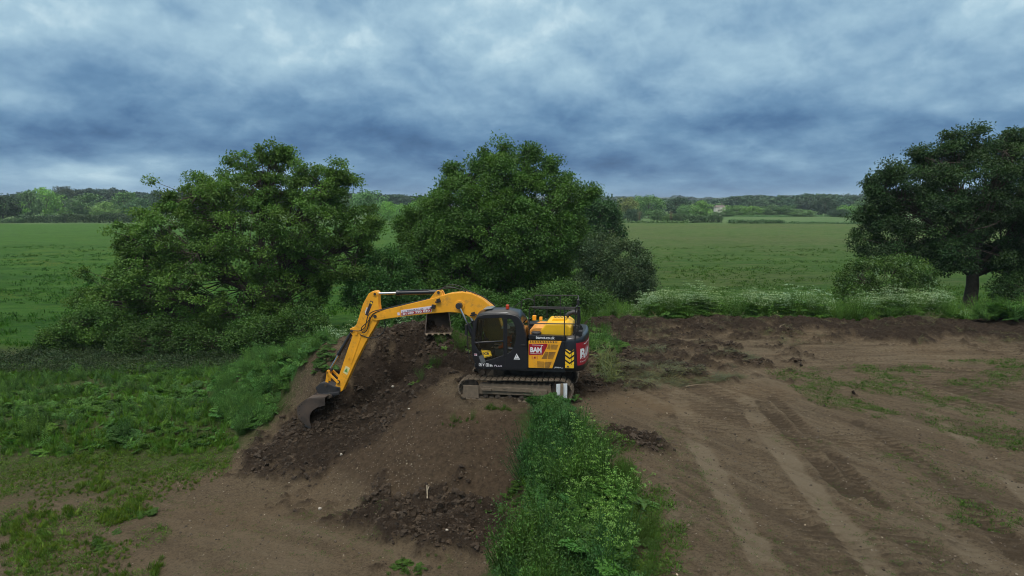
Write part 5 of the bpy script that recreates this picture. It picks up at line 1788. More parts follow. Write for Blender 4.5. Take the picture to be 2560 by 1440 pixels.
# deck between the cab and the tail, hood, tank, air cleaner
MB().box((-.91, 0.1, 1.62), (1.2, 1.5, .95)).box((.55, -.72, 1.62), (1.85, .92, .84)).build('engine_bay', M_blk, EX, .03)
dk_ = MB().prism([(-.32, 2.10), (-.32, 2.36), (-.50, 2.46), (-.78, 2.46), (-.78, 2.10)], -.25, .95).build('deck_cover', plain_mat('orange_yellow_paint', (.70, .30, .05), .45, noise=.1), EX, .03)
hd = MB().prism([(-.66, 2.10), (-.70, 2.40), (-.86, 2.60), (-1.50, 2.62), (-1.66, 2.50), (-1.70, 2.12)], -.55, .98).build('hood', M_hood, EX, .06, seg=3)
MB().prism([(-.98, 2.60), (-1.02, 2.68), (-1.44, 2.69), (-1.47, 2.60)], -.10, .42).build('hood_vent', M_hood, hd, .015)
mb = MB()
for i in range(9): mb.box((-1.045 - i * .047, .16, 2.6935), (.016, .42, .005))
mb.build('hood_grille', M_blk2, hd)
MB().cyl((-.55, .98, 2.12), (-.55, .98, 2.30), .13, 18).cyl((-.55, .98, 2.30), (-.55, .98, 2.345), .17, 18, .12).build('air_cleaner_cap', M_blk2, EX)
ex_ = MB().tube([(-1.40, -.1, 2.50), (-1.42, -.1, 2.66), (-1.50, -.1, 2.77), (-1.64, -.12, 2.82), (-1.80, -.14, 2.80)], .075, 12).build('exhaust', M_blk2, EX, smooth_=True)
MB().box((-.30, -.3, 2.56), (.12, .16, .16)).build('deck_box', M_yel, EX, .01)
MB().box((-.52, -.35, 2.53), (.10, .12, .12)).build('deck_box', M_yel, EX, .01)
# right-hand tank and tool box
MB().box((.45, -.85, 1.95), (1.7, .62, .5)).box((-.1, -.85, 2.2), (.5, .55, .22)).build('fuel_tank', M_blk, EX, .04)

# --- counterweight, rounded in plan
pl = []
for a in np.linspace(0, 1, 15):
    th = R(90) * a
    pl.append((-1.62 - .52 * math.sin(th) ** .8, 1.235 - .60 * (1 - math.cos(th)) ** 1.0))
pl = [(-1.50, 1.235)] + pl
half = np.array(pl)
half = half[half[:, 1] > .0]
full = np.vstack([half, [(-2.17, .3), (-2.18, 0), (-2.17, -.3)], half[::-1] * [1, -1]])
bm = bmesh.new()
levels = [(1.09, .93), (1.15, .995), (1.30, 1.0), (2.06, 1.0), (2.15, .985), (2.22, .94), (2.24, .86)]
rings = []
cx_ = -1.5
for z_, s_ in levels:
    rings.append([bm.verts.new((cx_ + (x_ - cx_) * s_, y_ * s_, z_ + (.04 if z_ > 2 else 0) * min(1, max(0, (-1.55 - x_) * 2)))) for x_, y_ in full])
for a_, b__ in zip(rings[:-1], rings[1:]):
    for i in range(len(full) - 1): bm.faces.new([a_[i], b__[i], b__[i + 1], a_[i + 1]])
    bm.faces.new([a_[-1], b__[-1], b__[0], a_[0]])
bm.faces.new(rings[-1]); bm.faces.new(rings[0][::-1])
bmesh.ops.recalc_face_normals(bm, faces=bm.faces)
me = bpy.data.meshes.new('counterweight'); bm.to_mesh(me); bm.free()
for p_ in me.polygons: p_.use_smooth = len(p_.vertices) == 4
CW = link('counterweight', me, M_blk, EX)
# strip outline for stickers following the counterweight
fs = np.vstack([[0], np.cumsum(np.linalg.norm(np.diff(full, axis=0), axis=1))[:, None]])[:, 0]


def on_cw(s, z_, off):
    x_ = np.interp(s, fs, full[:, 0]); y_ = np.interp(s, fs, full[:, 1])
    x2 = np.interp(s + .02, fs, full[:, 0]) - np.interp(s - .02, fs, full[:, 0]); y2 = np.interp(s + .02, fs, full[:, 1]) - np.interp(s - .02, fs, full[:, 1])
    L_ = np.hypot(x2, y2); nx, ny = y2 / L_, -x2 / L_     # outward normal of the clockwise outline
    return np.stack([x_ - np.abs(off) * -nx * 1.0, y_ - np.abs(off) * -ny, z_], -1)


# orientation check: the normal must point away from the centre
t_ = on_cw(np.array([1.0]), np.array([1.6]), .1)[0]; b0 = np.array([np.interp(1.0, fs, full[:, 0]), np.interp(1.0, fs, full[:, 1])])
FLIP = 1 if np.linalg.norm(t_[:2] - [-1.2, 0]) > np.linalg.norm(b0 - [-1.2, 0]) else -1


def on_cw2(s, z_, off):
    b_ = np.stack([np.interp(s, fs, full[:, 0]), np.interp(s, fs, full[:, 1]), z_], -1)
    p_ = on_cw(s, z_, off)
    return b_ + (p_ - b_) * FLIP


def cw_strip(name, pts_sz, off, mat, parent):
    """sticker given as a four-sided patch in (arc length, height)"""
    g = Geo(); n = 22
    (s0a, s1a, z0), (s0b, s1b, z1) = pts_sz
    rows_ = []
    for k_ in range(5):
        t = k_ / 4; s = np.linspace(s0a * (1 - t) + s0b * t, s1a * (1 - t) + s1b * t, n); z_ = np.full(n, z0 * (1 - t) + z1 * t)
        rows_.append(on_cw2(s, z_, off))
    V = np.concatenate(rows_); i = np.arange(5 * n).reshape(5, n)
    g.add(V, np.stack([i[:-1, :-1], i[:-1, 1:], i[1:, 1:], i[1:, :-1]], -1).reshape(-1, 4))
    return link(name, g.mesh(name), mat, parent)


def cw_text(body, s0, z0, w, h, off, mat, parent, bold=0.0):
    me, V = text_mesh(body, 1.0, bold, depth=0)
    lo, hi = V.min(0), V.max(0)
    s = s0 + (V[:, 0] - lo[0]) / (hi[0] - lo[0]) * w; z_ = z0 + (V[:, 1] - lo[1]) / (hi[1] - lo[1]) * h
    W = on_cw2(s, z_, off); me.vertices.foreach_set('co', W.astype(np.float32).ravel()); me.update()
    return link('lettering', me, mat, parent)


rs = cw_strip('sticker', [(.42, 2.6, 1.30), (.36, 2.66, 2.04)], .004, M_red, CW)
tag(rs, 'large dark red sticker wrapped round the tail')
cw_text('BAM', .52, 1.50, .95, .34, .008, M_whi, rs, .04)
cw_text('Construction Training', .52, 1.38, .95, .06, .008, M_whi, rs, .01)
g = Geo()
for (a0, a1, z0, z1) in ((.70, 1.50, 1.955, 1.985), (1.38, 1.56, 1.94, 2.0), (1.44, 1.475, 1.5, 1.95)):
    s = np.linspace(a0, a1, 10); V = np.concatenate([on_cw2(s, np.full(10, z0), .008), on_cw2(s, np.full(10, z1), .008)]); i = np.arange(20).reshape(2, 10)
    g.add(V, np.stack([i[:-1, :-1], i[:-1, 1:], i[1:, 1:], i[1:, :-1]], -1).reshape(-1, 4))
link('crane_mark', g.mesh('crane_mark'), M_whi, rs)
# chevrons and the small yellow label on the corner
g = Geo()
for k_ in range(3):
    z0 = 1.80 - k_ * .16
    if k_ == 0:
        V = np.array([on_cw2(np.array([a_]), np.array([b_]), .005)[0] for a_, b_ in ((.02, z0 + .03), (.30, z0 + .03), (.16, z0 - .07))]); g.add(V, None, [[0, 1, 2]])
    z1 = z0 - .10
    for s_ in (0, 1):
        a_, b_ = (.02, .16) if s_ == 0 else (.30, .16)
        V = np.array([on_cw2(np.array([q]), np.array([w_]), .005)[0] for q, w_ in ((a_, z1 + .07), (b_, z1 - .03), (b_, z1 - .13), (a_, z1 - .03))]); g.add(V, [[0, 1, 2, 3]])
link('chevrons', g.mesh('chevrons'), M_chv, CW)
lb = cw_strip('warning_label', [(.02, .30, 1.225), (.02, .30, 1.335)], .005, M_chv, CW)
tri_m = Geo(); tri_m.add(np.array([on_cw2(np.array([a_]), np.array([b_]), .009)[0] for a_, b_ in ((.06, 1.245), (.16, 1.245), (.11, 1.32))]), None, [[0, 1, 2]])
link('warning_mark', tri_m.mesh('warning_mark'), M_dkt, lb)

# --- cab
cab_out = round_poly([(1.36, 1.10), (1.52, 1.42), (1.57, 1.98), (1.50, 2.62), (1.34, 2.83), (1.0, 2.90), (.38, 2.93), (.02, 2.86), (-.14, 2.62), (-.24, 2.2), (-.32, 1.62), (-.325, 1.10)], .12, 4)
h1 = round_poly([(1.345, 2.74), (.50, 2.79), (.50, 2.045), (1.455, 1.96)], .05, 4)
h1b = round_poly([(1.46, 1.90), (.50, 2.0), (.50, 1.56), (.98, 1.38), (1.17, 1.33), (1.30, 1.62)], .05, 4)
h2 = round_poly([(.37, 2.78), (.22, 2.76), (.12, 2.55), (.07, 2.25), (.12, 1.92), (.22, 1.72), (.37, 1.60)], .05, 3)
CAB = MB().box((.56, .70, 1.165), (1.82, 1.02, .13)).build('cab', M_blk, EX, .02)
cl = plate('side_wall', cab_out, [h1, h1b, h2], 1.20, .05, M_blk, CAB, .012)
h1f = round_poly([(1.34, 2.72), (.10, 2.76), (.05, 2.2), (.05, 1.75), (1.44, 1.75)], .05, 4)
plate('side_wall', cab_out, [h1f], .22, .05, M_blk, CAB, .012)
for nm_, hh, yy_ in (('side_window', h1, 1.20), ('lower_window', h1b, 1.20), ('rear_side_window', h2, 1.20), ('side_window', h1f, .22)):
    g = MB(); g.prism(hh, yy_ - .003, yy_ + .003); o = g.build(nm_, M_glass, CAB)
# roof shell and back, front frame
rf = [(1.50, 2.60), (1.36, 2.82), (1.0, 2.90), (.38, 2.925), (.05, 2.87), (-.12, 2.64)]
bm = bmesh.new(); prev = None
for yv, dz_ in ((.21, -.02), (.30, .09), (.50, .135), (.71, .145), (.92, .135), (1.12, .09), (1.215, -.02)):
    row = []
    for i, (x_, z_) in enumerate(rf):
        f = math.sin(i / 5 * math.pi) ** .5 if 0 < i < 5 else 0
        row.append(bm.verts.new((x_, yv, z_ + dz_ * f - .012)))
    if prev:
        for i in range(5): bm.faces.new([prev[i], row[i], row[i + 1], prev[i + 1]])
    prev = row
bmesh.ops.recalc_face_normals(bm, faces=bm.faces)
bmesh.ops.solidify(bm, geom=bm.faces[:], thickness=.03)
me = bpy.data.meshes.new('roof'); bm.to_mesh(me); bm.free()
for p_ in me.polygons: p_.use_smooth = True
RF = link('roof', me, M_blk, CAB)
g = MB(); g.box((1.06, .72, 3.03), (.30, .62, .012), ry=.10); g.build('roof_hatch', plain_mat('roof_hatch_grey', (.16, .19, .20), .3), RF, .004)
MB().prism([(-.15, 2.60), (-.25, 2.2), (-.33, 1.6), (-.33, 1.12), (-.30, 1.12), (-.30, 1.6), (-.22, 2.2), (-.12, 2.6)], .25, .40).prism([(-.15, 2.60), (-.25, 2.2), (-.33, 1.6), (-.33, 1.12), (-.30, 1.12), (-.30, 1.6), (-.22, 2.2), (-.12, 2.6)], 1.02, 1.17).prism([(-.285, 1.95), (-.33, 1.6), (-.33, 1.12), (-.30, 1.12), (-.30, 1.6), (-.255, 1.95)], .40, 1.02).build('back_wall', M_blk, CAB)
g = MB(); g.prism([(-.14, 2.60), (-.245, 2.2), (-.275, 1.95), (-.268, 1.95), (-.238, 2.2), (-.133, 2.6)], .40, 1.02); g.build('rear_window', M_glass, CAB)
g = MB(); g.prism([(1.50, 2.60), (1.555, 1.98), (1.51, 1.42), (1.503, 1.42), (1.548, 1.98), (1.493, 2.60)], .27, 1.17); g.build('windscreen', M_glass, CAB)
MB().prism([(1.36, 1.12), (1.50, 1.42), (1.47, 1.42), (1.33, 1.12)], .24, 1.18).build('front_sill', M_blk, CAB)
MB().box((1.53, .71, 1.98), (.03, .92, .03)).build('windscreen_bar', M_blk, CAB)
# handle, mirror, wipers, rail along the front pillar
MB().tube([(1.54, 1.26, 2.62), (1.66, 1.30, 2.55), (1.68, 1.30, 1.9), (1.62, 1.28, 1.45), (1.50, 1.26, 1.22)], .013, 6).build('grab_rail', M_rub, CAB)
MB().box((1.70, 1.33, 2.38), (.06, .16, .34)).tube([(1.55, 1.24, 2.60), (1.66, 1.30, 2.60), (1.69, 1.33, 2.5)], .012).build('mirror', M_rub, CAB, .02)
MB().box((.43, 1.232, 2.15), (.11, .012, 1.26)).build('door_pillar', M_blk, CAB, .004)
MB().box((-.16, 1.24, 1.92), (.14, .035, .045)).build('door_handle', M_rub, CAB, .01)
MB().box((.425, 1.2285, 1.42), (.008, .006, .5)).build('door_seam', M_rub, CAB)
MB().box((1.345, 1.2285, 1.35), (.008, .006, .3)).build('door_seam', M_rub, CAB)
MB().box((1.20, 1.2285, 1.40), (.16, .012, .26), ry=.35).build('trim', M_grey, CAB, .004)
MB().box((.26, 1.2285, 1.80), (.13, .004, .05)).build('label', M_grey, CAB, .001)
MB().cyl((.42, .88, 2.98), (.42, .88, 3.03), .075, 16).build('beacon_base', M_rub, RF)
b_ = MB().cyl((.42, .88, 3.03), (.42, .88, 3.15), .062, 16, .055).cyl((.42, .88, 3.15), (.42, .88, 3.18), .055, 16, .03).build('beacon', M_beacon, RF)
# badges on the cab
bx = plate('badge', [(1.24, 1.71), (.93, 1.69), (.87, 1.525), (1.15, 1.445)], [], 1.2285, .006, M_chv, CAB, .001)
plate('badge_frame', [(1.225, 1.695), (.935, 1.677), (.885, 1.535), (1.145, 1.465)], [[(1.21, 1.683), (1.14, 1.482), (.895, 1.545), (.94, 1.665)]], 1.234, .004, M_dkt, bx, .0008)
put_text('JCB', 1.165, 1.535, .20, .10, 1.2345, M_dkt, bx, ang=.03, bold=.05, shear=-.15)
tr_ = plate('warning_triangle', [(.06, 1.635), (.155, 1.435), (-.055, 1.44)], [], 1.2285, .005, M_whi, CAB, .001)
put_text('i', .065, 1.53, .02, .06, 1.2325, M_dkt, tr_, bold=.02)
put_text('STOP', .12, 1.455, .13, .035, 1.2325, M_dkt, tr_, bold=.01)
fl = plate('flag_sticker', [(1.46, 1.575), (1.37, 1.575), (1.37, 1.51), (1.46, 1.51)], [], 1.2285, .004, M_lil, CAB, .0008)
MB().box((1.415, 1.232, 1.543), (.09, .003, .014)).box((1.415, 1.232, 1.543), (.014, .0026, .06)).build('flag_cross', M_red, fl)


def icon_frame(x_, z_, ch):
    o = plate('icon', round_poly([(x_, z_ + .1), (x_ - .1, z_ + .1), (x_ - .1, z_), (x_, z_)], .02, 3), [round_poly([(x_ - .012, z_ + .088), (x_ - .012, z_ + .012), (x_ - .088, z_ + .012), (x_ - .088, z_ + .088)], .015, 3)], 1.2285, .004, M_whi, CAB, .0008)
    put_text(ch, x_ - .028, z_ + .022, .045, .058, 1.2285, M_whi, o, bold=.03)


icon_frame(1.31, 1.165, 'f')
icon_frame(1.08, 1.165, 'o')
put_text('Y', 1.195, 1.17, .08, .085, 1.2285, M_whi, CAB, bold=.03, name='icon')
put_text('in', .95, 1.165, .09, .085, 1.2285, M_whi, CAB, bold=.04, name='icon')
put_text('PLUS', .80, 1.17, .26, .06, 1.2285, M_lil, CAB, bold=-.005, shear=.2)
# interior
MB().box((.45, .70, 1.50), (.50, .50, .14)).box((.22, .70, 1.86), (.14, .48, .62), ry=-.12).box((.18, .70, 2.25), (.10, .26, .18), ry=-.12).build('seat', M_seat, CAB, .04)
for b_, s_ in (((.55, 1.02, 1.60), (.5, .14, .22)), ((.55, .38, 1.60), (.5, .14, .22)), ((1.30, .70, 1.45), (.20, .6, .25))):
    MB().box(b_, s_).build('console', M_grey, CAB, .03)
for P_ in ([(.85, 1.0, 1.68), (.88, 1.0, 1.90)], [(.85, .40, 1.68), (.88, .42, 1.90)], [(1.2, .62, 1.5), (1.12, .62, 1.95)], [(1.2, .80, 1.5), (1.12, .80, 1.95)]):
    MB().tube(P_, .015).build('lever', M_rub, CAB)
MB().cyl((1.30, .35, 2.0), (1.34, .35, 2.0), .10, 14).box((1.32, .35, 1.85), (.03, .03, .3)).build('monitor', M_rub, CAB)

# --- handrails round the deck
mb = MB()
r_ = .019


def rail(P): mb.tube(P, r_, 6)


for ys_ in (1.21,):
    rail([(-.35, ys_, 2.20), (-.35, ys_, 3.10), (-.38, ys_, 3.16), (-.42, ys_, 3.17), (-1.83, ys_, 3.19)])
    rail([(-.35, ys_, 2.63), (-1.83, ys_, 2.66)]); rail([(-1.48, ys_, 2.25), (-1.48, ys_, 3.19)]); rail([(-1.83, ys_, 2.15), (-1.83, ys_, 3.19)])
    rail([(-.42, ys_ - .07, 3.13), (-1.8, ys_ - .07, 3.15)])
ys_ = -1.16
rail([(-.17, ys_, 2.2), (-.17, ys_, 3.16), (-.21, ys_, 3.22), (-1.72, ys_, 3.25)]); rail([(-.17, ys_, 2.75), (-1.72, ys_, 2.75)])
rail([(-.63, ys_, 2.2), (-.63, ys_, 3.22)]); rail([(-1.1, ys_, 2.2), (-1.1, ys_, 3.23)]); rail([(-1.72, ys_, 2.2), (-1.72, ys_, 3.25)])
rail([(-1.83, 1.21, 3.19), (-1.86, .6, 3.21), (-1.80, -.4, 3.24), (-1.72, -1.16, 3.25)]); rail([(-1.83, 1.21, 2.66), (-1.86, .4, 2.70), (-1.72, -1.16, 2.75)])
rail([(.60, ys_, 2.5), (.56, ys_, 2.78), (.22, ys_, 3.05), (.02, ys_, 3.10), (-.17, ys_, 3.02)]); rail([(.30, ys_, 2.3), (.30, ys_, 3.0)])
mb.build('handrail', M_rub, EX)
MB().box((-1.90, 1.16, 3.36), (.08, .14, .16)).cyl((-1.93, 1.1, 3.2), (-1.90, 1.1, 2.6), .05, 8).box((-1.92, 1.0, 2.9), (.09, .1, .34)).tube([(-1.86, 1.2, 3.2), (-1.95, 1.18, 3.1), (-1.98, 1.15, 2.8), (-1.90, 1.15, 2.4)], .02).build('camera_mast', M_rub, EX, .015)
mb = MB()
for k_ in range(6):
    mb.tube([(-1.75 - .02 * k_, 1.0 - .2 * k_, 2.25), (-1.80, 1.0 - .2 * k_, 2.42 + .03 * (k_ % 2)), (-1.9, .95 - .2 * k_, 2.40), (-1.98, .9 - .2 * k_, 2.25)], .022, 6)
mb.box((-1.93, .9, 2.32), (.2, .3, .14)).box((-1.80, .2, 2.36), (.2, .5, .18))
mb.build('tail_fittings', M_rub, EX, .01)

# --- boom
bo = [(.62, 1.35), (.95, 1.35), (1.25, 1.9), (1.52, 2.30), (1.77, 2.55), (2.0, 2.68), (2.3, 2.745), (2.6, 2.75), (3.4, 2.665), (4.2, 2.555), (4.85, 2.45), (5.22, 2.37), (5.36, 2.41), (5.40, 2.53), (5.32, 2.66), (5.15, 2.72), (4.4, 2.90), (3.7, 3.08), (3.04, 3.25), (2.9, 3.30), (2.55, 3.40),
      (2.1, 3.45), (1.75, 3.40), (1.40, 3.23), (1.10, 2.98), (.85, 2.62), (.68, 2.1), (.56, 1.6)]
BOOM = MB().prism(bo, -.185, .185).build('boom', M_yel, EX, .02)
MB().prism([(2.80, 3.30), (2.86, 3.44), (2.93, 3.49), (3.01, 3.49), (3.08, 3.43), (3.28, 3.19)], .06, .16).prism([(2.80, 3.30), (2.86, 3.44), (2.93, 3.49), (3.01, 3.49), (3.08, 3.43), (3.28, 3.19)], -.16, -.06).build('cylinder_bracket', M_yel, BOOM, .01)
MB().cyl((2.20, -.22, 3.0), (2.20, .22, 3.0), .17, 22).build('pin_boss', M_yel, BOOM, .01)
MB().cyl((2.20, -.40, 3.0), (2.20, .40, 3.0), .105, 18).build('boom_pin', M_blk2, BOOM, .01)
MB().cyl((5.26, -.21, 2.53), (5.26, .21, 2.53), .06, 14).build('boom_pin', M_blk2, BOOM)
MB().cyl((2.96, -.18, 3.42), (2.96, .18, 3.42), .05, 14).build('boom_pin', M_blk2, BOOM)
MB().prism(round_poly([(5.30, 2.45), (5.28, 2.62), (4.90, 2.68), (4.86, 2.52)], .03), .185, .192).build('wear_plate', M_yel, BOOM)
for (x_, z_, an) in ((2.94, 3.15, .3), (3.12, 2.94, -.2), (1.72, 2.72, .3)):
    MB().box((x_, .24, z_), (.12, .10, .13), ry=an).box((x_ + .07, .25, z_ - .05), (.08, .05, .05)).build('work_lamp', M_rub, BOOM, .01)
bs = plate('phone_banner', [(4.31, 2.775), (3.20, 2.955), (3.20, 2.745), (4.31, 2.575)], [], .190, .008, M_lil, BOOM, .001)
plate('banner_band', [(4.295, 2.68), (3.215, 2.85), (3.215, 2.755), (4.295, 2.585)], [], .196, .004, M_red, bs, .0008)
an = math.atan2(.175, 1.10)
put_text('01189 790 030', 4.24, 2.603, .99, .068, .200, M_whi, bs, ang=an, bold=.03)
put_text('bamct.co.uk', 4.08, 2.727, .60, .070, .198, M_dkt, bs, ang=an, bold=.005)
mb = MB()
for x_ in (4.25, 4.16, 3.36, 3.28):
    z_ = 2.755 + (4.31 - x_) * .16 - .05
    mb.box((x_, .196, z_), (.05, .003, .05), ry=an)
mb.build('icon', plain_mat('faint_icon', (.40, .36, .42), .5), bs)
MB().box((4.40, .188, 2.64), (.08, .004, .10), ry=an).build('warning_label', M_lil, BOOM)
# boom rams, one each side
for sy in (1, -1):
    rm = MB().cyl((1.46, sy * .32, 1.42), (1.90, sy * .32, 2.38), .075, 14).cyl((1.42, sy * .32, 1.33), (1.46, sy * .32, 1.42), .085, 12).build('boom_ram', M_blk, EX, smooth_=False)
    MB().cyl((1.88, sy * .32, 2.34), (2.20, sy * .32, 3.0), .036, 12).build('rod', M_chrome, rm)
    MB().cyl((2.20, sy * .38, 3.0), (2.20, sy * .26, 3.0), .085, 14).build('rod_eye', M_blk2, rm)
# arm ram on top of the boom
ar = MB().cyl((2.98, 0, 3.42), (4.50, 0, 3.345), .078, 16).cyl((4.38, 0, 3.35), (4.52, 0, 3.344), .095, 16).cyl((3.28, 0, 3.405), (3.32, 0, 3.403), .09, 14).box((3.9, .02, 3.455), (1.1, .05, .035), ry=.048).build('arm_ram', M_blk, EX)
MB().cyl((4.50, 0, 3.345), (5.24, 0, 3.31), .042, 14).build('rod', M_chrome, ar)
MB().cyl((5.18, 0, 3.312), (5.26, 0, 3.31), .06, 12).build('rod_eye', M_blk2, ar)
# --- dipper arm
stp = [(5.36, 3.40), (5.22, 3.41), (5.16, 3.30), (5.15, 2.95), (5.12, 2.66), (5.17, 2.38), (5.32, 2.12), (5.66, 1.58), (6.10, .76), (6.58, -.22), (6.70, -.30), (6.84, -.26), (6.87, -.12), (6.80, .10), (6.62, .55), (6.36, 1.25), (6.14, 1.80), (6.24, 1.92), (6.22, 2.06), (6.08, 2.10), (5.98, 2.22), (5.72, 2.95), (5.50, 3.32)]
ARM = MB().prism(stp, -.135, .135).build('dipper_arm', M_yel, EX, .018)
MB().cyl((5.26, -.16, 3.31), (5.26, .16, 3.31), .075, 16).cyl((5.26, -.15, 3.31), (5.26, .15, 3.31), .10, 16).build('arm_boss', M_yel, ARM, .008)
for (px_, pz_, pr_, pw_) in ((5.26, 3.31, .045, .18), (6.17, 1.97, .05, .17), (6.74, .10, .07, .19), (6.76, -.17, .055, .17)):
    MB().cyl((px_, -pw_, pz_), (px_, pw_, pz_), pr_, 14).build('arm_pin', M_blk2, ARM)
MB().box((6.02, .14, 1.32), (.05, .02, 1.15), ry=-.37 + math.pi).build('arm_rib', M_yel, ARM, .004)
MB().box((6.30, .142, .98), (.06, .02, .05), ry=.35).cyl((6.0, .135, 1.88), (6.0, .17, 1.88), .05, 12).build('hose_clip', M_yel, ARM)
ad = plate('arm_decal', [(5.43, 3.08), (5.335, 3.04), (5.555, 2.53), (5.65, 2.57)], [], .1385, .005, M_dkt, ARM, .001)
put_text('JCB', 5.625, 2.60, .24, .055, .1425, M_whi, ad, ang=R(66), bold=.04, shear=.3)
MB().box((5.405, .1425, 2.99), (.06, .003, .08), ry=.42).build('badge', M_chv, ad)
wl = plate('warning_label', [(6.43, .70), (6.27, .62), (6.39, .36), (6.54, .45)], [], .1385, .005, plain_mat('pale_yellow_label', (.70, .62, .30), .5), ARM, .001)
plate('warning_mark', [(6.375, .625), (6.50, .50), (6.37, .44)], [], .1425, .003, plain_mat('green_label', (.10, .28, .08), .5), wl, .0006)
# bucket ram and linkage
br = MB().cyl((6.20, 0, 1.93), (6.74, 0, 1.08), .062, 14).cyl((6.70, 0, 1.14), (6.76, 0, 1.05), .078, 14).cyl((6.17, -.05, 1.97), (6.17, .05, 1.97), .08, 14).build('bucket_ram', M_blk, EX)
MB().cyl((6.75, 0, 1.06), (7.06, 0, .56), .036, 12).build('rod', M_chrome, br)
MB().cyl((7.08, -.07, .50), (7.08, .07, .50), .075, 14).build('rod_eye', M_blk2, br)


def bar(name, a, b, ys2, w, mat, parent):
    mb = MB(); a = np.array(a); b = np.array(b); d = b - a; L_ = np.linalg.norm(d); an = math.atan2(d[1], d[0]); c_ = (a + b) / 2
    for y_ in ys2:
        mb.box((c_[0], y_, c_[1]), (L_, .035, w), ry=-an)
        for p_ in (a, b): mb.cyl((p_[0], y_ - .025, p_[1]), (p_[0], y_ + .025, p_[1]), w * .62, 14)
    return mb.build(name, mat, parent, .006)


bar('tipping_link', (7.12, .44), (6.74, .10), (.185, -.185), .085, M_yel, EX)
bar('bucket_link', (7.12, .44), (7.20, -.02), (.10, -.10), .11, M_yel, EX)
MB().cyl((7.12, -.21, .44), (7.12, .21, .44), .05, 12).build('link_pin', M_blk2, EX)
# quick hitch
qh = MB().prism([(6.66, -.10), (6.66, -.30), (6.95, -.50), (7.50, -.40), (7.62, -.16), (7.42, .02), (7.20, .06), (6.9, -.06)], -.17, .17).box((7.0, 0, -.36), (.62, .42, .12), ry=.15).build('quick_hitch', M_blk2, EX, .03)
MB().cyl((7.20, -.2, -.04), (7.20, .2, -.04), .06, 12).cyl((7.05, -.3, -.42), (7.05, .3, -.42), .08, 12).build('hitch_pin', M_mud2, qh)
# ditching bucket
bk = [(7.05, -.38), (7.68, -.44), (8.02, -.66), (8.12, -.80), (8.13, -1.02), (8.06, -1.20), (7.85, -1.38), (7.64, -1.53), (7.63, -1.5)]
rim = [(7.60, -1.46), (7.66, -1.25), (7.64, -1.05), (7.54, -.88), (7.34, -.74), (7.05, -.66)]
BW = .60
bm = bmesh.new()


def shell(bm, P, y0, y1, t):
    """bent sheet following an open profile, thickness t"""
    P = np.array(P); tg_ = unit(np.gradient(P, axis=0)); nr_ = np.stack([-tg_[:, 1], tg_[:, 0]], -1)
    rows_ = []
    for off in (0, t):
        for y_ in (y0, y1):
            rows_.append([bm.verts.new((q[0], y_, q[1])) for q in P + nr_ * off])
    n = len(P)
    for i in range(n - 1):
        bm.faces.new([rows_[0][i], rows_[1][i], rows_[1][i + 1], rows_[0][i + 1]])
        bm.faces.new([rows_[2][i], rows_[2][i + 1], rows_[3][i + 1], rows_[3][i]])
        for a_, b_ in ((0, 2), (1, 3)): bm.faces.new([rows_[a_][i], rows_[a_][i + 1], rows_[b_][i + 1], rows_[b_][i]])
    for i in (0, n - 1): bm.faces.new([rows_[0][i], rows_[1][i], rows_[3][i], rows_[2][i]])


def smooth_profile(P, n=26):
    P = np.array(P); s = np.concatenate([[0], np.cumsum(np.linalg.norm(np.diff(P, axis=0), axis=1))]); t = np.linspace(0, s[-1], n)
    Q = np.stack([np.interp(t, s, P[:, 0]), np.interp(t, s, P[:, 1])], -1)
    for _ in range(2): Q[1:-1] = Q[:-2] * .25 + Q[1:-1] * .5 + Q[2:] * .25
    return Q


bkS = smooth_profile(bk[:-1], 26)
shell(bm, bkS, -BW, BW, .022)
bmesh.ops.recalc_face_normals(bm, faces=bm.faces)
me = bpy.data.meshes.new('bucket'); bm.to_mesh(me); bm.free()
BUCK = link('bucket', me, M_buck, EX)
tag(BUCK, 'wide brown steel ditching bucket tipped towards the soil')
side = [tuple(q) for q in bkS] + rim
for sy in (1, -1):
    o = plate('side_plate', side, [], sy * BW, .03, M_buck, BUCK, .004)
    mb = MB()
    for (x_, z_) in ((7.93, -.66), (8.02, -.74), (8.045, -.88), (8.03, -1.04), (7.97, -1.17)):
        mb.cyl((x_, sy * BW - .017, z_), (x_, sy * BW + .017, z_), .022, 8)
    mb.build('bolt_hole', M_rub, o)
MB().prism([(7.62, -1.50), (7.66, -1.56), (7.86, -1.45), (7.84, -1.40)], -BW - .02, BW + .02).build('cutting_edge', M_buckin, BUCK, .004)
MB().box((7.25, 0, -.42), (.6, .5, .10)).prism([(6.95, -.42), (7.12, -.25), (7.5, -.22), (7.72, -.44)], .10, .14).prism([(6.95, -.42), (7.12, -.25), (7.5, -.22), (7.72, -.44)], -.14, -.10).build('hanger', M_buck, BUCK, .01)
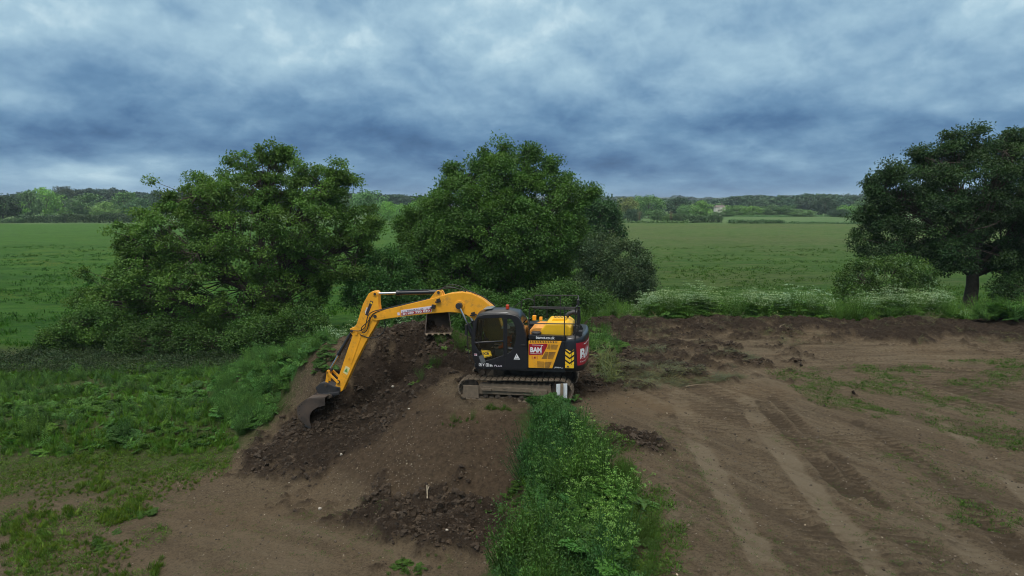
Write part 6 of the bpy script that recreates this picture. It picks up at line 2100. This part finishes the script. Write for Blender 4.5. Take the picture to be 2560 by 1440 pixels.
# hoses
hs = MB()
for P_ in ([(2.0, .10, 3.46), (2.4, .13, 3.60), (2.75, .12, 3.56), (2.95, .08, 3.50)], [(1.9, -.06, 3.44), (2.35, -.04, 3.68), (2.7, -.04, 3.66), (2.95, -.06, 3.50)], [(2.1, .02, 3.47), (2.5, .05, 3.62), (2.85, .03, 3.58), (3.1, .05, 3.42)],
           [(3.1, .10, 3.24), (3.7, .12, 3.10), (4.4, .12, 2.93), (5.0, .14, 2.78), (5.3, .18, 2.72), (5.50, .20, 2.60), (5.58, .21, 2.35), (5.62, .2, 2.12), (5.85, .19, 1.98), (6.02, .19, 1.99), (6.17, .17, 1.99)],
           [(3.1, .14, 3.22), (4.0, .15, 3.01), (5.0, .17, 2.76), (5.33, .21, 2.64), (5.42, .21, 2.45), (5.58, .22, 2.28), (5.80, .22, 2.10), (5.72, .2, 1.90), (5.58, .19, 2.0), (5.50, .18, 2.25), (5.46, .17, 2.5)],
           [(5.10, -.1, 2.45), (4.98, -.1, 2.20), (5.02, -.08, 1.98), (5.2, .02, 1.78), (5.5, .14, 1.72), (5.85, .17, 1.86)], [(1.0, .1, 3.02), (1.4, .12, 3.32), (1.8, .14, 3.46), (2.0, .13, 3.50)], [(1.0, .02, 2.98), (1.4, .04, 3.29), (1.9, .05, 3.48)],
           [(1.72, .23, 2.74), (1.6, .24, 2.70), (1.55, .24, 2.60), (1.35, .22, 2.3)]):
    P_ = np.array(P_, float); t = np.linspace(0, 1, len(P_)); tt = np.linspace(0, 1, len(P_) * 4)
    Q_ = np.stack([np.interp(tt, t, P_[:, k_]) for k_ in range(3)], -1)
    for _ in range(3): Q_[1:-1] = Q_[:-2] * .25 + Q_[1:-1] * .5 + Q_[2:] * .25
    hs.tube(Q_, .017, 6)
hs.build('hoses', M_rub, EX, smooth_=True)

# --- the driver, seated, seen through the side windows
def skin_body(name, joints, edges, mat, parent, sub=1):
    me = bpy.data.meshes.new(name)
    me.from_pydata([j[0] for j in joints], edges, [])
    o = bpy.data.objects.new(name, me); COL.objects.link(o)
    sk = o.modifiers.new('skin', 'SKIN'); sk.use_smooth_shade = True
    o.modifiers.new('sub', 'SUBSURF').levels = sub
    for v, j in zip(me.skin_vertices[0].data, joints): v.radius = (j[1], j[2] if len(j) > 2 else j[1])
    me.skin_vertices[0].data[0].use_root = True
    dg = bpy.context.evaluated_depsgraph_get()
    m2 = bpy.data.meshes.new_from_object(o.evaluated_get(dg)); m2.name = name
    bpy.data.objects.remove(o)
    m2.materials.clear()
    m2.polygons.foreach_set('use_smooth', [True] * len(m2.polygons))
    return link(name, m2, mat, parent)


drv = bpy.data.objects.new('person', None); COL.objects.link(drv)
W_ = Matrix.Translation(EX.location) @ Matrix.Rotation(R(170), 4, 'Z')
drv.location = W_ @ Vector((.40, .72, 1.52)); drv.rotation_euler = (0, 0, R(170))
tag(drv, 'driver in orange vest and white helmet seated inside the cab', 'person')
J = [((0, 0, .10), .13, .16), ((-.02, 0, .28), .12, .16), ((-.01, 0, .46), .12, .18), ((.03, 0, .58), .075), ((.06, 0, .66), .055), ((.09, 0, .74), .075, .07), ((.10, 0, .83), .085, .075), ((.09, 0, .90), .06, .06),
     ((.0, .19, .50), .065), ((.14, .24, .28), .048), ((.36, .24, .22), .036), ((.43, .24, .23), .034), ((.0, -.19, .50), .065), ((.14, -.25, .28), .048), ((.36, -.26, .22), .036), ((.43, -.26, .23), .034),
     ((.10, .10, .08), .10), ((.46, .14, .10), .075), ((.60, .14, -.26), .055), ((.66, .14, -.30), .045), ((.10, -.10, .08), .10), ((.46, -.14, .10), .075), ((.60, -.14, -.26), .055), ((.66, -.14, -.30), .045)]
E_ = [(0, 1), (1, 2), (2, 3), (3, 4), (4, 5), (5, 6), (6, 7), (2, 8), (8, 9), (9, 10), (10, 11), (2, 12), (12, 13), (13, 14), (14, 15), (0, 16), (16, 17), (17, 18), (18, 19), (0, 20), (20, 21), (21, 22), (22, 23)]
skin_body('body', J, E_, M_skin, drv, 2)
Jt = [((0, 0, .12), .145, .175), ((-.02, 0, .28), .135, .18), ((-.01, 0, .46), .135, .20), ((.03, 0, .58), .085), ((.0, .20, .50), .082), ((.14, .25, .28), .062), ((.32, .245, .225), .048), ((.0, -.20, .50), .082), ((.14, -.26, .28), .062), ((.32, -.262, .225), .048)]
skin_body('jacket', Jt, [(0, 1), (1, 2), (2, 3), (2, 4), (4, 5), (5, 6), (2, 7), (7, 8), (8, 9)], M_hiviz, drv, 2)
Jp = [((0, 0, .08), .14, .17), ((.10, .10, .08), .115), ((.46, .14, .10), .088), ((.60, .14, -.24), .068), ((.10, -.10, .08), .115), ((.46, -.14, .10), .088), ((.60, -.14, -.24), .068)]
skin_body('trousers', Jp, [(0, 1), (1, 2), (2, 3), (0, 4), (4, 5), (5, 6)], M_trou, drv, 2)
g = Geo(); V = []
for k_, (zz, rr) in enumerate(((.845, .128), (.86, .118), (.90, .115), (.94, .098), (.975, .06), (.985, .01))):
    for a in np.linspace(0, 6.283, 16, endpoint=False): V.append((.095 + rr * math.cos(a) * 1.1 + (.03 if (k_ == 0 and math.cos(a) > 0) else 0), rr * math.sin(a), zz))
i = np.arange(6 * 16).reshape(6, 16); j = np.roll(i, -1, 1)
g.add(np.array(V), np.stack([i[:-1], j[:-1], j[1:], i[1:]], -1).reshape(-1, 4))
link('helmet', g.mesh('helmet', True), M_helm, drv)
MB().box((.185, .03, .79), (.01, .025, .012)).box((.185, -.03, .79), (.01, .025, .012)).build('eyes', M_dkt, drv)
MB().box((.19, 0, .765), (.03, .022, .045), ry=.3).build('nose', M_skin, drv, .008)
MB().box((.182, 0, .722), (.01, .05, .010)).build('mouth', plain_mat('lips', (.30, .12, .10), .6), drv)
for sy in (1, -1):
    mb = MB().box((.47, sy * .25, .235), (.09, .075, .03))
    for k_ in range(4): mb.tube([(.50, sy * .25 - .03 + k_ * .02, .24), (.545 - .004 * abs(k_ - 1.5), sy * .25 - .03 + k_ * .02, .235), (.555, sy * .25 - .03 + k_ * .02, .205)], .0095, 6)
    mb.tube([(.46, sy * .25 + sy * -.04, .235), (.49, sy * .25 + sy * -.062, .225), (.515, sy * .25 + sy * -.06, .21)], .010, 6)
    mb.build('hand', M_skin, drv, .008)
MB().box((-.01, .155, .40), (.30, .02, .03)).box((.122, 0, .30), (.02, .34, .045)).build('reflective_band', M_refl, drv)
# ------------------------------------------------------------------ spare bucket on the heap, board, stick, stones, clods
def digging_bucket(loc, rz, tilt, w=.48):
    root = bpy.data.objects.new('digging_bucket', None); COL.objects.link(root)
    root.location = loc; root.rotation_euler = (tilt, 0, rz)
    tag(root, 'brown toothed digging bucket left standing on the soil heap behind the boom', 'bucket')
    # local: opening towards -Y, width along X, teeth down
    prof = [(-.02, .92), (.30, .90), (.56, .66), (.60, .40), (.46, .16), (.18, .03), (-.16, 0.0)]
    P = smooth_profile(prof, 24)
    bm = bmesh.new()
    shell(bm, P, -w, w, .02)
    for v in bm.verts: v.co = (v.co.y, v.co.x, v.co.z)
    for v in bm.verts: v.co.x *= .86 + .14 * (1 - min(1, max(0, v.co.z / .9))) + .08 * (1 - min(1, max(0, v.co.z / .9)))
    bmesh.ops.recalc_face_normals(bm, faces=bm.faces)
    me = bpy.data.meshes.new('shell'); bm.to_mesh(me); bm.free()
    sh = link('shell', me, M_buck, root)
    for sx in (-1, 1):
        bm = bmesh.new()
        lst = [tuple(q) for q in P] + [(-.10, .30), (-.03, .60)]
        def X(z, o): return sx * (w * (.86 + .22 * (1 - min(1, max(0, z / .9)))) + o)
        a = [bm.verts.new((X(z_, -.014), y_, z_)) for y_, z_ in lst]; b = [bm.verts.new((X(z_, .014), y_, z_)) for y_, z_ in lst]
        n = len(lst); bm.faces.new(a); bm.faces.new(b[::-1])
        for i in range(n): bm.faces.new([a[i], b[i], b[(i + 1) % n], a[(i + 1) % n]])
        bmesh.ops.recalc_face_normals(bm, faces=bm.faces); bmesh.ops.triangulate(bm, faces=[f for f in bm.faces if len(f.verts) > 4])
        me = bpy.data.meshes.new('side_plate'); bm.to_mesh(me); bm.free(); link('side_plate', me, M_buck, root)
    MB().box((0, .0, .90), (w * 1.82, .10, .08)).build('top_bar', M_buck, root, .01)
    for k in (-.13, .13):
        MB().box((k, .10, 1.00), (.04, .30, .26)).cyl((k - .03, .05, 1.04), (k + .03, .05, 1.04), .06, 12).build('hanger', M_buck, root, .01)
    MB().box((0, -.14, .0), (w * 2.16, .10, .03)).build('cutting_edge', M_mud, root, .004)
    for k in np.linspace(-.9, .9, 5):
        bm = bmesh.new()
        vs = [bm.verts.new(v) for v in ((-.05, -.14, -.03), (.05, -.14, -.03), (.05, -.14, .03), (-.05, -.14, .03), (-.03, -.31, -.05), (.03, -.31, -.05), (.03, -.31, -.03), (-.03, -.31, -.03))]
        for f in ((0, 1, 2, 3), (4, 7, 6, 5), (0, 4, 5, 1), (1, 5, 6, 2), (2, 6, 7, 3), (3, 7, 4, 0)): bm.faces.new([vs[i] for i in f])
        for v in bm.verts: v.co.x += k * w * 1.06
        me = bpy.data.meshes.new('tooth'); bm.to_mesh(me); bm.free(); link('tooth', me, M_mud, root)
    return root


P = px_ground(1096, 846, 1.2)
hz = height(P[0], P[1])[0]
digging_bucket((P[0], P[1], hz + .06), R(8), R(-6))

# white board on a wooden post, seen from the back
bp = px_ground(1404, 1016, 0)
root = bpy.data.objects.new('sign_board', None); COL.objects.link(root); root.location = (bp[0], bp[1], height(bp[0], bp[1])[0]); root.rotation_euler = (0, 0, R(12))
tag(root, 'white board on a wooden post standing in the weeds beside the track', 'sign')
M_wood = plain_mat('weathered_timber', (.20, .155, .105), .85, noise=.3, nscale=9)
MB().box((0, 0, .48), (.36, .012, .58)).build('panel', plain_mat('white_board', (.70, .74, .78), .5, noise=.05, dirt=.12), root, .003)
MB().box((-.01, -.045, .33), (.085, .075, .90)).build('post', M_wood, root, .004)

# pale stick on the slope
P = px_ground(1068, 1232, -1.6)
zz = height(P[0], P[1])[0]
mb = MB().tube([(P[0] + .01, P[1] - .10, zz + .01), (P[0], P[1] - .01, zz + .16), (P[0] - .01, P[1] + .04, zz + .34)], .016, 6).tube([(P[0], P[1], zz + .18), (P[0] + .05, P[1] + .06, zz + .30)], .009, 5)
o = mb.build('stick', plain_mat('pale_wood', (.42, .36, .27), .8), None); tag(o, 'pale broken stick poking out of the smooth soil slope', 'stick')
for (a, b, z, L_, an, lab) in ((1950, 820, .35, 1.0, .9, 'bare curved branch lying on the soil berm'), (1745, 965, .1, .9, .2, 'pale twig on the matted grass near the tracks')):
    P = px_ground(a, b, z); zz = height(P[0], P[1])[0]
    ca, sa = math.cos(an), math.sin(an)
    pts_ = [(P[0] + (t - .5) * L_ * ca, P[1] + (t - .5) * L_ * sa * .6, height(P[0] + (t - .5) * L_ * ca, P[1] + (t - .5) * L_ * sa * .6)[0] + .04 + .05 * math.sin(t * 3.1)) for t in np.linspace(0, 1, 6)]
    o = MB().tube(pts_, np.linspace(.022, .008, 6), 5).build('branch', M_wood, None); tag(o, lab, 'branch')


# stones and clods -------------------------------------------------
def blob_template(seed, sub=1, amp=.25):
    bm = bmesh.new(); bmesh.ops.create_icosphere(bm, subdivisions=sub, radius=1)
    V = np.array([v.co[:] for v in bm.verts]); T = np.array([[v.index for v in f.verts] for f in bm.faces]); bm.free()
    st = np.random.default_rng(seed)
    dirs = unit(st.normal(0, 1, (7, 3))); w = st.uniform(-amp, amp, 7)
    k = 1 + sum(w_ * np.maximum(0, V @ d_) ** 3 for w_, d_ in zip(w, dirs)) + st.normal(0, amp * .22, len(V))
    V = V * k[:, None] * np.array([1, st.uniform(.7, 1), st.uniform(.55, .8)])
    return V, np.zeros((0, 4), int), T, np.ones((len(V), 3))


ST_ = [blob_template(s, 1, .3) for s in range(5)]
CL_ = [blob_template(s + 20, 2, .85) for s in range(8)]


def soil_obj_mat(name, c1):
    m, nt, out = mat_new(name)
    at = nnode(nt, 'ShaderNodeAttribute', attribute_name='tint')
    geo = nnode(nt, 'ShaderNodeNewGeometry')
    n1 = nnode(nt, 'ShaderNodeTexNoise', {'Vector': geo.outputs['Position'], 'Scale': 22, 'Detail': 5, 'Roughness': .7})
    f = nnode(nt, 'ShaderNodeMapRange', {0: n1.outputs[0], 1: .3, 2: .7, 3: .6, 4: 1.4})
    c = nnode(nt, 'ShaderNodeMix', {0: 1.0, 6: at.outputs['Color'], 7: tuple(c1) + (1,)}, data_type='RGBA', blend_type='MULTIPLY').outputs[2]
    c = nnode(nt, 'ShaderNodeVectorMath', {0: c, 'Scale': f.outputs[0]}, operation='SCALE').outputs[0]
    b = nnode(nt, 'ShaderNodeBump', {'Height': n1.outputs[0], 'Strength': .9, 'Distance': .03})
    p = nnode(nt, 'ShaderNodeBsdfPrincipled', {'Base Color': c, 'Roughness': .88, 'Specular IOR Level': .2, 'Normal': b.outputs[0]})
    nt.links.new(p.outputs[0], out.inputs[0])
    return m


# clods: where the dark mask is high
g = Geo()
n = 150000
cx = rng.uniform(-16, 14, n); cy = rng.uniform(14, 34, n)
dkm = grid_lookup(DARK, cx, cy); fl_ = fbm(cx * .8, cy * .8, 3, 111)
pr = np.clip(dkm - .1, 0, 1) * (.45 + .55 * smooth(.42, .6, fl_))
pr *= np.where(cy > 30, .35, 1)
keep = rng.uniform(0, 1, n) < pr
# only the turned soil carries clods, not under the tracks
keep &= ~((np.abs(cx - .4) < 2.2) & (np.abs(cy - 22.85) < 1.7))
cx, cy = cx[keep], cy[keep]
mx_ = min(len(cx), 42000); cx, cy = cx[:mx_], cy[:mx_]
sz = .012 + .060 * rng.uniform(0, 1, len(cx)) ** 3.6 * (.6 + .8 * smooth(.4, .6, fbm(cx, cy, 2, 113)))
pos = np.column_stack([cx, cy, height(cx, cy) - sz * .15])
small = sz < .04
scatter(g, ST_, pos[small], sz[small], tints(small.sum(), (1, 1, 1), .45, .06), .4)
scatter(g, CL_, pos[~small], sz[~small], tints((~small).sum(), (1, 1, 1), .3, .06), .4)
link('soil_clods', g.mesh('soil_clods', False), soil_obj_mat('turned_soil', (.042, .031, .022)), label='dark turned soil clods tumbling down the cut and the berm', kind='stuff')

# crumbs on the lighter ground
g = Geo()
n = 16000
cy = 9 + 24 * rng.uniform(0, 1, n) ** 1.3; cx = rng.uniform(-1, 1, n) * (cy * .78 + 1)
v_ = grid_lookup(veg, cx, cy); cl_ = fbm(cx * .7 + 3, cy * .7, 4, 121)
keep = (rng.uniform(0, 1, n) < .15 + smooth(.45, .62, cl_)) & (v_ < .6)
cx, cy = cx[keep], cy[keep]
sz = .010 + .028 * rng.uniform(0, 1, len(cx)) ** 3
scatter(g, ST_, np.column_stack([cx, cy, height(cx, cy)]), sz, tints(len(cx), (1, 1, 1), .45, .06), .4)
link('soil_crumbs', g.mesh('soil_crumbs', True), soil_obj_mat('dry_soil', (.088, .070, .052)), label='small soil crumbs strewn over the bare ground', kind='stuff')

# pale stones
g = Geo()
n = 9000
cy = 9 + 24 * rng.uniform(0, 1, n) ** 1.2; cx = rng.uniform(-1, 1, n) * (cy * .78 + 1)
s_ = grid_lookup(STONY, cx, cy); v_ = grid_lookup(veg, cx, cy); d_ = grid_lookup(DARK, cx, cy)
keep = (rng.uniform(0, 1, n) < .13 + s_ * .9) & ((v_ < .7) | (s_ > .4)) & (d_ < .75)
cx, cy, s_ = cx[keep], cy[keep], s_[keep]
sz = .007 + .020 * rng.uniform(0, 1, len(cx)) ** 4
tn = rnd(.45, 1.1, len(cx))[:, None] * np.array([1, .93, .82]) * jit(len(cx), .1, .06)
scatter(g, ST_, np.column_stack([cx, cy, height(cx, cy) + sz * .2]), sz, tn, .5)
link('pebbles', g.mesh('pebbles', False), soil_obj_mat('flint', (.36, .33, .28)), label='pale flint pebbles scattered over soil slope and ground', kind='stuff')
# a few single bigger stones that stand out
for (a, b, z, s, lab) in ((853, 1153, -1.9, .07, 'pale stone at the foot of the dark clods'), (1022, 1030, -.6, .05, 'white stone in the dark cut near the mound ridge'), (800, 1272, -2.15, .06, 'curved white bone-like stone on the lower floor'), (982, 966, -.3, .06, 'white stone high in the dark cut'),
                          (1118, 1350, -2.15, .05, 'pale stone in front of the foreground clods')):
    P = px_ground(a, b, z); me = mesh_np('stone', ST_[rng.integers(5)][0] * s, None, ST_[0][2], (1, 1, 1), True)
    o = link('stone', me, bpy.data.materials['flint'], label=lab, cat='stone'); o.location = (P[0], P[1], height(P[0], P[1])[0] + s * .3)

# cut and matted weeds on the plateau behind the machine + heap at the right edge
def t_straw(n=26, L=.35):
    g = Geo(); a = rnd(0, 6.28, n); c = np.column_stack([rng.normal(0, .12, (n, 2)), rnd(.0, .06, n)])
    V, Q = leaf_quads(c, np.stack([np.cos(a), np.sin(a), rnd(-.05, .35, n)], -1), np.tile([0, 0, 1.], (n, 1)), L * rnd(.4, 1.1, n), .018)
    g.add(V, Q, tint=np.repeat(jit(n, .35, .2), 4, 0)); return g.arr()


TS = [t_straw() for _ in range(4)]
g = Geo()
p = sample_px([(1470, 890), (1640, 875), (1890, 890), (1900, 935), (1760, 965), (1560, 975), (1480, 950)], .1, 420, 1, 131, .48, .7)
scatter(g, TS, p, rnd(.6, 1.2, len(p)), tints(len(p), (.85, .80, .85), .35, .15), .15)
p = sample_px([(1495, 915), (1525, 905), (1550, 955), (1540, 975), (1510, 960)], .1, 60)
scatter(g, TS, p, rnd(.9, 1.4, len(p)), tints(len(p), (1.0, 1.1, .8), .2), .5, .06)
p = sample_px([(1480, 800), (2560, 800), (2560, 850), (1480, 850)], .3, 240, 1, 133, .52, .6)
scatter(g, TS, p, rnd(.5, 1.1, len(p)), tints(len(p), (.9, .8, .8), .3), .3)
link('matted_grass', g.mesh('matted_grass'), M_dry, label='pulled up matted grass strewn behind the excavator', kind='stuff')
P = px_ground(2505, 800, .5); g = Geo()
q = np.column_stack([rng.normal(0, .75, 120), rng.normal(0, .3, 120)]); hq = .42 * np.exp(-(q[:, 0] / 1.0) ** 2 - (q[:, 1] / .45) ** 2)
scatter(g, TS + TF + TN, np.column_stack([q, hq]), rnd(.6, 1.0, 120), tints(120, (1.1, 1.15, 1.0), .25, .15), .7)
o = link('weed_heap', g.mesh('weed_heap'), M_weed, label='heap of uprooted green weeds on the berm at the right edge', cat='weed heap'); o.location = (P[0], P[1], height(P[0], P[1])[0])

# ------------------------------------------------------------------ air: thin even haze round the whole place
g = Geo(); box_geo(g, (0, 1960, 18), (8500, 4100, 60))
hz_m, nt, out = mat_new('air')
v_ = nnode(nt, 'ShaderNodeVolumePrincipled', {'Color': (.70, .84, 1.0, 1), 'Density': .00013, 'Anisotropy': 0.0})
nt.links.new(v_.outputs[0], out.inputs['Volume'])
link('haze', g.mesh('haze'), hz_m, kind='stuff')
